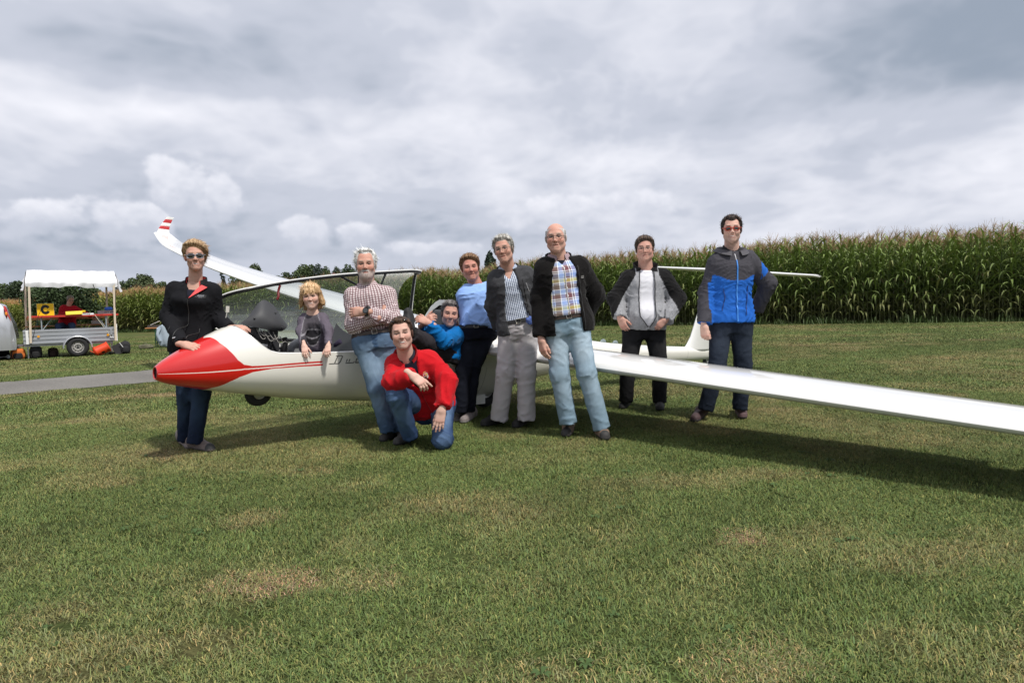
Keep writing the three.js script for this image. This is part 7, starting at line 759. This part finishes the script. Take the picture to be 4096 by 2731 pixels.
  { // the canopy sheet: a slope towards us with a hanging hem and hanging ends
    const pos = [], idx = [], NX = 44, prof = [[-1.30, 2.36], [-1.27, 2.50], [-1.0, 2.435], [-0.7, 2.345], [-0.4, 2.26], [-0.1, 2.17], [0.07, 2.12], [0.085, 2.06], [0.09, 1.985]], M = prof.length; const R = rng(2);
    for (let i = 0; i <= NX; i++) for (let j = 0; j < M; j++) { const t = i / NX, x = lerp(0.13, 2.29, t), [z, y] = prof[j], dr = -0.04 * t, w = 0.045 * noise3(x * 6, j * 0.9, 1) + 0.02 * noise3(x * 15, j * 1.7, 4) + 0.018 * Math.sin(Math.abs(((t * 3) % 1) - 0.5) * 6 + j) * (j > 5 ? 1 : 0.3), sag = j === M - 1 ? -0.03 * Math.sin(Math.PI * ((t * 2) % 1)) : 0; pos.push(x, y + dr + w * 0.6 + sag, z + w); }
    for (let i = 0; i < NX; i++) for (let j = 0; j + 1 < M; j++) { const a = i * M + j; idx.push(a, a + M, a + 1, a + 1, a + M, a + M + 1); }
    const ends = (x, s) => { const b = pos.length / 3, N = 26; for (let i = 0; i <= N; i++) { const t = i / N, z = lerp(-1.29, 0.09, t), y0 = lerp(2.50, 2.10, t) - (s > 0 ? 0.04 : 0), drop = 0.30 + 0.10 * noise3(t * 3, s, 5) - (t > 0.9 ? 0.06 : 0); for (let j = 0; j <= 5; j++) { const q = j / 5; pos.push(x + s * (0.02 + 0.06 * q * q) + s * 0.05 * q * Math.sin(t * 17 + s), y0 - drop * q, z); } } for (let i = 0; i < N; i++) for (let j = 0; j < 5; j++) { const a = b + i * 6 + j; idx.push(a, a + 6, a + 1, a + 1, a + 6, a + 7); } };
    ends(0.13, -1); ends(2.29, 1);
    T('canopy', geom(pos, idx), mat([0.66, 0.66, 0.68], 0.7)); }
  T('bungee_cord', [bar([0.723, 2.058, 0.1], [0.378, 1.191, -0.05], 0.006, 5), bar([0.378, 1.191, -0.05], [0.206, 0.547, 0.06], 0.006, 5)], blackF); T('bungee_cord', [bar([1.689, 2.023, 0.1], [1.871, 1.358, -0.05], 0.006, 5)], blackF); T('bungee_cord', [bar([2.091, 1.789, 0.05], [1.869, 1.331, -0.05], 0.006, 5)], blackF); T('rope', [bar([1.686, 1.16, -0.1], [2.067, 0.488, 0.05], 0.009, 6)], mat([0.45, 0.43, 0.35], 0.9)); T('bungee_cord', [bar([2.228, 1.813, 0.08], [2.203, 1.348, 0.08], 0.006, 5)], blackF); T('bungee_cord', [bar([0.042, 1.883, -1.1], [0.007, 1.152, -1.1], 0.006, 5)], blackF);
  // the folding table and bench
  const B = put('folding_table', 'red edged folding table standing in the trailer', 'table', [1.2, 0.42, -0.45]); B('tabletop', [box(2.15, 0.03, 0.50, 1.2, 1.155, -0.45, 0.006)], mat([0.48, 0.10, 0.05], 0.5)); B('table_edge', [box(2.16, 0.055, 0.014, 1.2, 1.148, -0.193, 0.004)], redP); for (const x of [[0.42, 1.003, -0.45][0], [1.965, 0.942, -0.45][0]]) B('leg', [bar([x, 0.42, -0.25], [x, 1.14, -0.25], 0.016, 8), bar([x, 0.42, -0.62], [x, 1.14, -0.62], 0.016, 8), bar([x, 0.62, -0.25], [x, 0.62, -0.62], 0.012, 8), bar([x, 0.75, -0.25], [x + (x < 1 ? 0.28 : -0.22), 1.14, -0.40], 0.010, 6)], mat([0.33, 0.38, 0.40], 0.5));
  const lab = [1.539, 1.187, -0.18]; B('label_strip', [new THREE.PlaneGeometry(0.30, 0.052).translate(lab[0] - 0.02, lab[1], -0.183)], mat([1, 1, 1], 0.6, { map: canvasTex(256, 44, (c, w, h) => { c.fillStyle = '#e9e9ec'; c.fillRect(0, 0, w, h); c.fillStyle = '#141414'; c.font = 'bold 40px sans-serif'; c.fillText('leitung', 40, 34); }) }));
  const Be = put('folding_bench', 'wooden folding bench in the trailer under the seated man', 'bench', [1.08, 0.42, -0.95]); Be('seat', [box(2.12, 0.028, 0.25, 1.08, 0.872, -0.95, 0.006)], ora); for (const x of [0.42, 1.75]) Be('leg', [bar([x, 0.42, -0.87], [x, 0.86, -0.87], 0.014, 8), bar([x, 0.42, -1.03], [x, 0.86, -1.03], 0.014, 8)], grn);
  const B2 = put('folding_bench', 'wooden plank bench behind the seated man, at table height', 'bench', [1.08, 0.42, -1.13]); B2('seat', [box(1.95, 0.09, 0.025, 1.02, 1.10, -1.13, 0.006)], ora); for (const x of [0.3, 1.8]) B2('leg', [bar([x, 0.42, -1.13], [x, 1.08, -1.13], 0.014, 8)], grn);
  // things on the table and bench
  const c0 = [0.337, 1.193, -0.3], c1 = [0.732, 1.179, -0.3], ct = [0.355, 1.51, -0.3], cw = c1[0] - c0[0], ch = ct[1] - 1.172; const Cb = put('marker_box', 'yellow and white box with a big black letter C on the table', 'box', [(c0[0] + c1[0]) / 2, 1.172, -0.42]); Cb('case', [box(cw, ch, 0.32, (c0[0] + c1[0]) / 2, 1.172 + ch / 2, -0.46, 0.006)], whitP);
  Cb('front_panel', [new THREE.PlaneGeometry(cw - 0.004, ch - 0.004).translate((c0[0] + c1[0]) / 2, 1.172 + ch / 2, -0.297)], mat([1, 1, 1], 0.5, { map: canvasTex(192, 128, (c, w, h) => { c.fillStyle = '#f2c40a'; c.fillRect(0, 0, w, h); c.lineWidth = 30; c.strokeStyle = '#101010'; c.beginPath(); c.ellipse(w * 0.5, h * 0.5, 40, 36, 0, 0.5, Math.PI * 2 - 0.5); c.stroke(); }) })); Cb('slot', [box(0.004, 0.02, 0.12, c1[0] + 0.003, 1.172 + ch * 0.82, -0.46)], blackF); Cb('slot', [box(0.004, 0.02, 0.12, c1[0] + 0.003, 1.172 + ch * 0.25, -0.46)], blackF);
  const ys = [1.197, 1.228, -0.15], Yb = put('yellow_board', 'tilted yellow board leaning on the table front beside the lettered box', 'board', [ys[0], 1.12, -0.15]); Yb('panel', [box(0.40, 0.10, 0.02, 0, 0, 0, 0.004).rotateX(-0.35).rotateZ(0.03).translate(ys[0], ys[1], -0.15)], yel); Yb('end_panel', [box(0.09, 0.05, 0.12, ys[0] + 0.23, ys[1] + 0.04, -0.22, 0.004)], yel);
  const rd = [1.975, 1.265, -0.45], Rr = put('radio_set', 'grey radio set with knobs at the right end of the table', 'radio', [rd[0], 1.172, -0.5]); Rr('case', [box(0.44, 0.105, 0.26, rd[0] + 0.02, 1.225, -0.5, 0.008)], mat([0.27, 0.27, 0.29], 0.5, { metalness: 0.3 })); for (let i = 0; i < 4; i++) Rr('knob', new THREE.CylinderGeometry(0.012, 0.012, 0.02, 10).rotateX(Math.PI / 2).translate(rd[0] - 0.02 + i * 0.045, 1.225, -0.362), blackF); Rr('display', [box(0.07, 0.03, 0.004, rd[0] + 0.17, 1.235, -0.367)], mat([0.06, 0.07, 0.075], 0.2));
  const bb = [2.051, 1.387, -0.5], Bb = put('blue_bag', 'small bright blue bag lying on the grey radio set', 'bag', [bb[0], 1.28, -0.5]); { const g = new THREE.SphereGeometry(1, 20, 12), p = g.attributes.position; for (let i = 0; i < p.count; i++) { const x = p.getX(i), y = p.getY(i), z = p.getZ(i), k = 1 + 0.2 * fbm(x * 2, y * 2, z * 2, 3); p.setXYZ(i, bb[0] + Math.sign(x) * Math.pow(Math.abs(x), 0.7) * 0.10 * k, 1.325 + Math.sign(y) * Math.pow(Math.abs(y), 0.6) * 0.05 * k, -0.5 + z * 0.09 * k); } g.computeVertexNormals(); Bb('bag', g, mat([0.035, 0.14, 0.62], 0.7)); }
  const pp = [1.616, 1.246, -0.4], Pp = put('papers', 'loose white papers on the table beside the radio', 'papers', [pp[0], 1.172, -0.4]); Pp('sheet', [box(0.18, 0.004, 0.21, 0, 0, 0).rotateZ(-0.15).rotateY(0.3).translate(pp[0], 1.19, -0.4)], whitP); Pp('sheet', [box(0.16, 0.004, 0.2, 0, 0, 0).rotateZ(0.12).rotateY(-0.2).translate(pp[0] - 0.04, 1.20, -0.42)], whitP);
  const gc = [1.756, 0.927, -0.95], Gc = put('grey_case', 'pale grey case standing on the bench right of the seated man', 'case', [gc[0], 0.887, -0.95]); Gc('case', [box(0.28, 0.10, 0.22, gc[0], 0.938, -0.95, 0.02)], mat([0.45, 0.45, 0.46], 0.6)); Gc('handle', tube([[gc[0] - 0.05, 0.99, -0.95], [gc[0] - 0.04, 1.015, -0.95], [gc[0] + 0.04, 1.015, -0.95], [gc[0] + 0.05, 0.99, -0.95]], 0.008, 12, 6), blackF);
  // the man at the table
  { const P = (a) => toW(...a), J = { head: P([1.132, 1.605, -0.85]), neck: P([1.083, 1.432, -0.9]), pel: P([1.014, 0.907, -0.98]), sa: P([0.943, 1.417, -0.9]), sb: P([1.237, 1.391, -0.88]), ea: P([0.875, 1.148, -0.85]), wa: P([1.038, 1.238, -0.55]), eb: P([1.415, 1.227, -0.8]), wb: P([1.639, 1.121, -0.66]), ka: P([0.802, 0.879, -0.52]), kb: P([1.137, 0.879, -0.5]), na: P([0.802, 0.581, -0.5]), nb: P([1.115, 0.565, -0.5]) }; J.ha = P([0.935, 0.869, -0.95]); J.hb = P([1.098, 0.862, -0.95]);
    person('grey haired man in a red jacket sitting at the table in the trailer', J, { base: toW(1.1, 0.42, -0.9), skin: TAN, hair: [0.26, 0.24, 0.21], hair2: [0.5, 0.48, 0.44], face: [0.95, -0.35, 0], sw: 1.08, seed: 111, cell: 0.008, tufts: 80, glasses: { rx: 0.024, ry: 0.016, frame: BLK, th: 0.08 }, hands: [{ at: P([1.653, 1.112, -0.66]), dir: V(0.7, -0.6, 0.1), back: V(0.2, 0.5, 0.8), thumb: 1 }] }, (out, Fm, J) => {
      garment(out, 'trousers', [torso(Fm, { sw: 1.05, off: 0.014, lo: -0.2, hi: 0.4, topY: 0.05 }), ...legs(J, Fm, { off: 0.018 })], { mat: denimMat, color: vary([0.035, 0.06, 0.12]), h: 0.018, seed: 5 });
      const { mesh } = garment(out, 'jacket', [torso(Fm, { sw: 1.14, off: 0.03, lo: -0.05, hi: 0.98, belly: 0.04 }), ...sleeves(J, Fm, { off: 0.03 })], { mat: plainMat, color: vary([0.40, 0.012, 0.022]), amp: 0.014, h: 0.016, seed: 8, joints: [J.ea, J.eb] }); collar(out, 'collar', Fm.at(0, Fm.L * 0.95, -0.01), Fm.U, Fm.F, { r0: 0.09, r1: 0.088, h: 0.06, gap: 0.5 }, mat([0.36, 0.012, 0.022], 0.9), mesh); }); }
  // bags and boxes on the grass
  const lump = (sx, sy, sz, cx, cy, cz, seed, k = 0.25, e = 0.65) => { const g = new THREE.SphereGeometry(1, 26, 18), p = g.attributes.position; for (let i = 0; i < p.count; i++) { const x = p.getX(i), y = p.getY(i), z = p.getZ(i), s = 1 + k * fbm(x * 1.6 + seed, y * 1.6, z * 1.6, 3), q = (v) => Math.sign(v) * Math.pow(Math.abs(v), e); p.setXYZ(i, cx + q(x) * sx * s, Math.max(0.004, cy + q(y) * sy * s), cz + q(z) * sz * s); } g.computeVertexNormals(); return g; };
  const bag = (name, label, px, pyTop, pyBot, w, z, m, m2, seed, strapped) => { const b = ztl(px, pyBot, z), t = ztl(px, pyTop, z), h = t[1] - b[1], K = put(name, label, 'bag', [b[0], 0, z]); const o = K('bag', lump(w / 2, h * 0.52, 0.16, b[0], h * 0.5, z, seed), m); K('pocket', lump(w * 0.32, h * 0.28, 0.06, b[0], h * 0.36, z + 0.14, seed + 3), m2 ?? m); K('strap', tube([[b[0] - w * 0.3, h * 0.9, z + 0.06], [b[0] - w * 0.42, h * 0.6, z + 0.17], [b[0] - w * 0.36, h * 0.15, z + 0.16]], 0.014, 14, 6), blackF); K('grab_handle', tube([[b[0] - 0.05, h * 0.97, z], [b[0], h * 1.08, z], [b[0] + 0.05, h * 0.97, z]], 0.01, 10, 6), blackF); return K; };
  const ztl = (zx, zy, zl) => { const s = 0.21976, px = zx * s, py = 574.2 + zy * s, dir = V((px - 1176) / 1560, -(py - 784) / 1560, -1).applyEuler(camera.rotation), o = camera.position.clone().sub(O), inv = (v) => V(v.x * Math.cos(TH) - v.z * Math.sin(TH), v.y, v.x * Math.sin(TH) + v.z * Math.cos(TH)), a = inv(o), d = inv(dir), t = (zl - a.z) / d.z; return [a.x + d.x * t, a.y + d.y * t, zl]; };
  bag('duffel_bag', 'black bag beside the drawbar, nearest the silver car', 45, 1030, 1130, 0.24, -0.75, blackF, null, 1); bag('duffel_bag', 'orange and black duffel bag under the drawbar', 190, 1028, 1138, 0.34, -0.25, mat([0.55, 0.14, 0.02], 0.8), blackF, 2); bag('backpack', 'black backpack standing under the front of the trailer', 375, 990, 1118, 0.29, -0.3, blackF, null, 3); bag('backpack', 'dark reddish brown bag in the shade under the trailer', 552, 1012, 1105, 0.24, -0.6, mat([0.05, 0.028, 0.024], 0.9), null, 4);
  { const a = [1.624, 0.148, 0.15], b = [1.982, 0.303, 0.15], c = V((a[0] + b[0]) / 2, 0.155, 0.15), K = put('orange_drum', 'orange tail dolly drum lying tilted behind the trailer wheel', 'drum', [c.x, 0, 0.15]), prof = [[0.0, -0.21], [0.115, -0.21], [0.14, -0.17], [0.155, -0.15], [0.14, -0.13], [0.135, 0.14], [0.15, 0.16], [0.15, 0.19], [0.0, 0.20]].map(([r, y]) => new THREE.Vector2(r, y)); const cvT = canvasTex(512, 256, (q, w, h) => { q.fillStyle = '#d8431c'; q.fillRect(0, 0, w, h); q.fillStyle = '#2a0f08'; q.font = 'bold 60px sans-serif'; q.save(); q.translate(128, 128); q.rotate(Math.PI / 2); q.textAlign = 'center'; q.fillText('ASK 21', 0, 20); q.restore(); });
    const g = new THREE.LatheGeometry(prof, 32).rotateY(-0.9).rotateZ(-1.15).translate(c.x, c.y + 0.02, c.z); K('drum', g, mat([1, 1, 1], 0.45, { map: cvT })); K('flap', [box(0.16, 0.02, 0.20, 0, 0, 0, 0.006).rotateZ(-0.5).translate(c.x - 0.22, 0.11, c.z + 0.02)], mat([0.55, 0.07, 0.02], 0.5)); }
  { const K = put('dolly_wheel', 'small silver wheel on the grass beside the orange drum', 'wheel', [[2.042, 0.065, 0.1][0], 0, 0.1]), p = [2.042, 0.059, 0.1]; K('tyre', new THREE.TorusGeometry(0.06, 0.022, 8, 20).rotateX(1.2).translate(p[0], 0.05, 0.1), rub); K('hub', new THREE.CylinderGeometry(0.035, 0.035, 0.04, 14).rotateX(1.2 + Math.PI / 2).translate(p[0], 0.05, 0.1), steel); }
  bag('backpack', 'black backpack at the rear end of the trailer leaning on a board', 1310, 930, 1060, 0.26, 0.05, blackF, null, 7);
  { const p = [2.259, 0.22, 0.2], K = put('leaning_board', 'dark flat board with a pale edge leaning against the trailer end', 'board', [p[0], 0, 0.2]); K('panel', [box(0.26, 0.30, 0.012, 0, 0, 0).rotateX(-0.35).rotateZ(0.42).translate(p[0] - 0.05, 0.16, 0.14)], blackF); K('edge', [beam([2.242, 0.345, 0.2], [2.425, 0.044, 0.2], 0.014, 0.02)], whitP); }
  // the folding table with the draped jacket farther right, and a bag beside it
  { const g0 = [-12.047, -0.023, -23], K = thing('folding_table', 'small orange topped folding table right of the trailer, holding a box', 'table', [g0[0], 0, g0[2]], 0.35), s = 23 / 1560 / 1.7415 / 2.613; const add = (n, geo, m, pr = K) => obj(n, geo, m, pr); add('tabletop', [box(0.95, 0.03, 0.5, 0.18, 0.66, 0, 0.006)], ora); add('leg', [bar([0.0, 0, 0.2], [0.0, 0.65, 0.2], 0.018, 8), bar([0.0, 0, -0.2], [0.0, 0.65, -0.2], 0.018, 8), bar([0, 0.25, 0.2], [0.0, 0.25, -0.2], 0.014, 6), bar([0, 0.3, 0.1], [0.25, 0.64, 0.0], 0.01, 6)], grn); add('leg', [bar([0.48, 0, 0.2], [0.48, 0.65, 0.2], 0.018, 8), bar([0.48, 0, -0.2], [0.48, 0.65, -0.2], 0.018, 8)], grn);
    const bx = thing('cardboard_box', 'flat dark box with white papers in it on the small table', 'box', [g0[0] - 0.07, 0.677, g0[2] - 0.02], 0.3); add('tray', [box(0.36, 0.08, 0.28, 0, 0.04, 0, 0.004)], mat([0.05, 0.045, 0.04], 0.8), bx); add('paper', [box(0.30, 0.012, 0.22, 0, 0, 0).rotateZ(0.42).translate(0.05, 0.15, 0)], whitP, bx);
    const jk = thing('jacket', 'pale blue denim jacket draped over the end of the small table', 'jacket', [g0[0] + 0.42, 0, g0[2] + 0.25], 0.3), gg = lump(0.24, 0.36, 0.07, 0, 0.40, 0, 9, 0.3, 0.7), p = gg.attributes.position; for (let i = 0; i < p.count; i++) { const y = p.getY(i), x = p.getX(i); p.setZ(i, p.getZ(i) + 0.03 * Math.sin(x * 26 + 3 * y)); } gg.computeVertexNormals(); add('cloth', gg, mat([0.36, 0.43, 0.50], 0.9), jk); add('sleeve', [tube([[-0.12, 0.66, 0.05], [-0.20, 0.45, 0.10], [-0.14, 0.22, 0.08]], 0.05, 12, 8)], mat([0.36, 0.43, 0.50], 0.9), jk);
    const bgp = [-11.997, 0, -22.195], hb = thing('hand_bag', 'olive coloured small bag lying on the grass before the small table', 'bag', [bgp[0], 0, bgp[2]]); add('bag', lump(0.22, 0.075, 0.12, 0, 0.07, 0, 12, 0.4), mat([0.13, 0.125, 0.08], 0.9), hb); add('handle', [tube([[-0.1, 0.12, 0], [0, 0.2, 0.03], [0.1, 0.12, 0]], 0.01, 10, 6)], mat([0.16, 0.15, 0.10], 0.9), hb); }
  // the silver car whose rear end shows at the left edge
  { const K = put('parked_car', 'silver estate car at the left edge, only its rear end in view', 'car', [-2.2, 0, -0.6]), silver = phys([0.50, 0.51, 0.535], 0.3, { metalness: 0.5, clearcoat: 1, clearcoatRoughness: 0.05 }), half = 0.84, zc = -0.62;
    const top = curve([[-4.4, 0.62], [-4.2, 0.78], [-3.4, 0.98], [-2.6, 1.46], [-2.0, 1.58], [-1.2, 1.60], [-0.55, 1.565], [-0.40, 1.50], [-0.26, 1.12], [-0.20, 0.98], [-0.165, 0.74], [-0.15, 0.60], [-0.149, 0.42]]), X = [-4.4, -4.3, -4.2, -3.9, -3.4, -3.0, -2.6, -2.3, -2.0, -1.6, -1.2, -0.9, -0.7, -0.55, -0.47, -0.40, -0.35, -0.30, -0.26, -0.23, -0.20, -0.18, -0.165, -0.155, -0.15], N = 18, pos = [], idx = [];
    const sec = X.map((x) => { const t = top(x), ring = [], b = x < -0.16 ? (Math.hypot(x + 0.93, 0) < 0.36 ? 0.30 + Math.sqrt(Math.max(0, 0.36 * 0.36 - (x + 0.93) ** 2)) * 0.92 : 0.28) : 0.36; for (let i = 0; i <= N; i++) { const u = i / N, y = lerp(b, t, Math.min(1, u * 1.25)); const inn = y > 0.95 ? 0.20 * Math.pow((y - 0.95) / 0.65, 1.2) : 0.02 * Math.pow((0.65 - y) / 0.4, 2), w = (half - inn) * (u > 0.8 ? Math.sqrt(Math.max(0, 1 - ((u - 0.8) / 0.2) ** 2)) * 0.96 + 0.0 : 1) - 0.14 * smooth(-0.45, -0.15, x) * (0.4 + 0.6 * smooth(-0.3, -0.15, x)); ring.push([x, y, w]); } return ring; });
    for (const s of [1, -1]) { const b0 = pos.length / 3; sec.forEach((r) => r.forEach(([x, y, w]) => pos.push(x, y, zc + s * w))); for (let i = 0; i + 1 < X.length; i++) for (let j = 0; j < N; j++) { const a = b0 + i * (N + 1) + j; s > 0 ? idx.push(a, a + N + 1, a + 1, a + 1, a + N + 1, a + N + 2) : idx.push(a, a + 1, a + N + 1, a + 1, a + N + 2, a + N + 1); } }
    { const b0 = pos.length / 3; for (const y of [0.36, 0.42, 0.6]) pos.push(-0.15, y, zc + 0.68, -0.15, y, zc - 0.68); idx.push(b0, b0 + 1, b0 + 2, b0 + 1, b0 + 3, b0 + 2, b0 + 2, b0 + 3, b0 + 4, b0 + 3, b0 + 5, b0 + 4); }
    const body = K('body', geom(pos, idx), silver);
    const on = (x, y, e) => { const inn = y > 0.95 ? 0.20 * Math.pow((y - 0.95) / 0.65, 1.2) : 0.02; return [x, y, zc + half - inn - 0.14 * smooth(-0.45, -0.15, x) * (0.4 + 0.6 * smooth(-0.3, -0.15, x)) + e]; };
    { const P = [[-1.6, 1.05], [-0.62, 1.05], [-0.52, 1.10], [-0.60, 1.40], [-0.75, 1.47], [-1.6, 1.50]], pp2 = [], ix = []; P.forEach(([x, y]) => pp2.push(...on(x, y, 0.006))); for (let i = 1; i + 1 < P.length; i++) ix.push(0, i, i + 1); K('window', geom(pp2, ix), phys([0.015, 0.017, 0.02], 0.04, { clearcoat: 1 })); }
    { const L = [[-0.363, 1.471, 0.1], [-0.314, 1.419, 0.08], [-0.262, 1.187, 0.05], [-0.202, 0.928, 0.02], [-0.201, 0.794, 0.02], [-0.244, 0.866, 0.06], [-0.312, 1.087, 0.1], [-0.363, 1.318, 0.12]], pp2 = [], ix = []; L.forEach((q) => pp2.push(q[0], q[1], q[2] + 0.06)); L.forEach((q) => pp2.push(q[0], q[1], q[2] - 0.12)); for (let i = 1; i + 1 < 8; i++) ix.push(0, i, i + 1); for (let i = 0; i < 8; i++) { const j = (i + 1) % 8; ix.push(i, i + 8, j, j, i + 8, j + 8); } K('tail_light', geom(pp2, ix), phys([0.50, 0.012, 0.012], 0.12, { clearcoat: 1 })); const q = [-0.323, 1.253, 0.1], w2 = [-0.245, 1.007, 0.05]; K('indicator', new THREE.SphereGeometry(0.03, 10, 8).scale(1, 1.6, 0.4).translate(q[0], q[1], q[2] + 0.065), mat([0.8, 0.25, 0.03], 0.2)); K('reversing_light', [box(0.03, 0.05, 0.02, w2[0], w2[1], w2[2] + 0.06, 0.006)], mat([0.75, 0.7, 0.7], 0.2)); }
    K('bumper', [box(0.62, 0.16, 1.30, -0.46, 0.42, zc, 0.05)], silver); K('tow_hitch', [bar([-0.25, 0.36, zc], [-0.02, 0.40, zc], 0.022, 8), new THREE.SphereGeometry(0.028, 10, 8).translate(-0.02, 0.44, zc)], blackF);
    for (const [x, z] of [[-0.93, zc + 0.72], [-0.93, zc - 0.72], [-3.5, zc + 0.72], [-3.5, zc - 0.72]]) { const w = K('wheel', new THREE.TorusGeometry(0.235, 0.085, 12, 32).scale(1, 1, 1.15).translate(x, 0.318, z), rub); K('rim', [new THREE.CylinderGeometry(0.19, 0.19, 0.12, 24).rotateX(Math.PI / 2).translate(x, 0.318, z)], steel, w); } }
}

renderer.render(scene, camera);
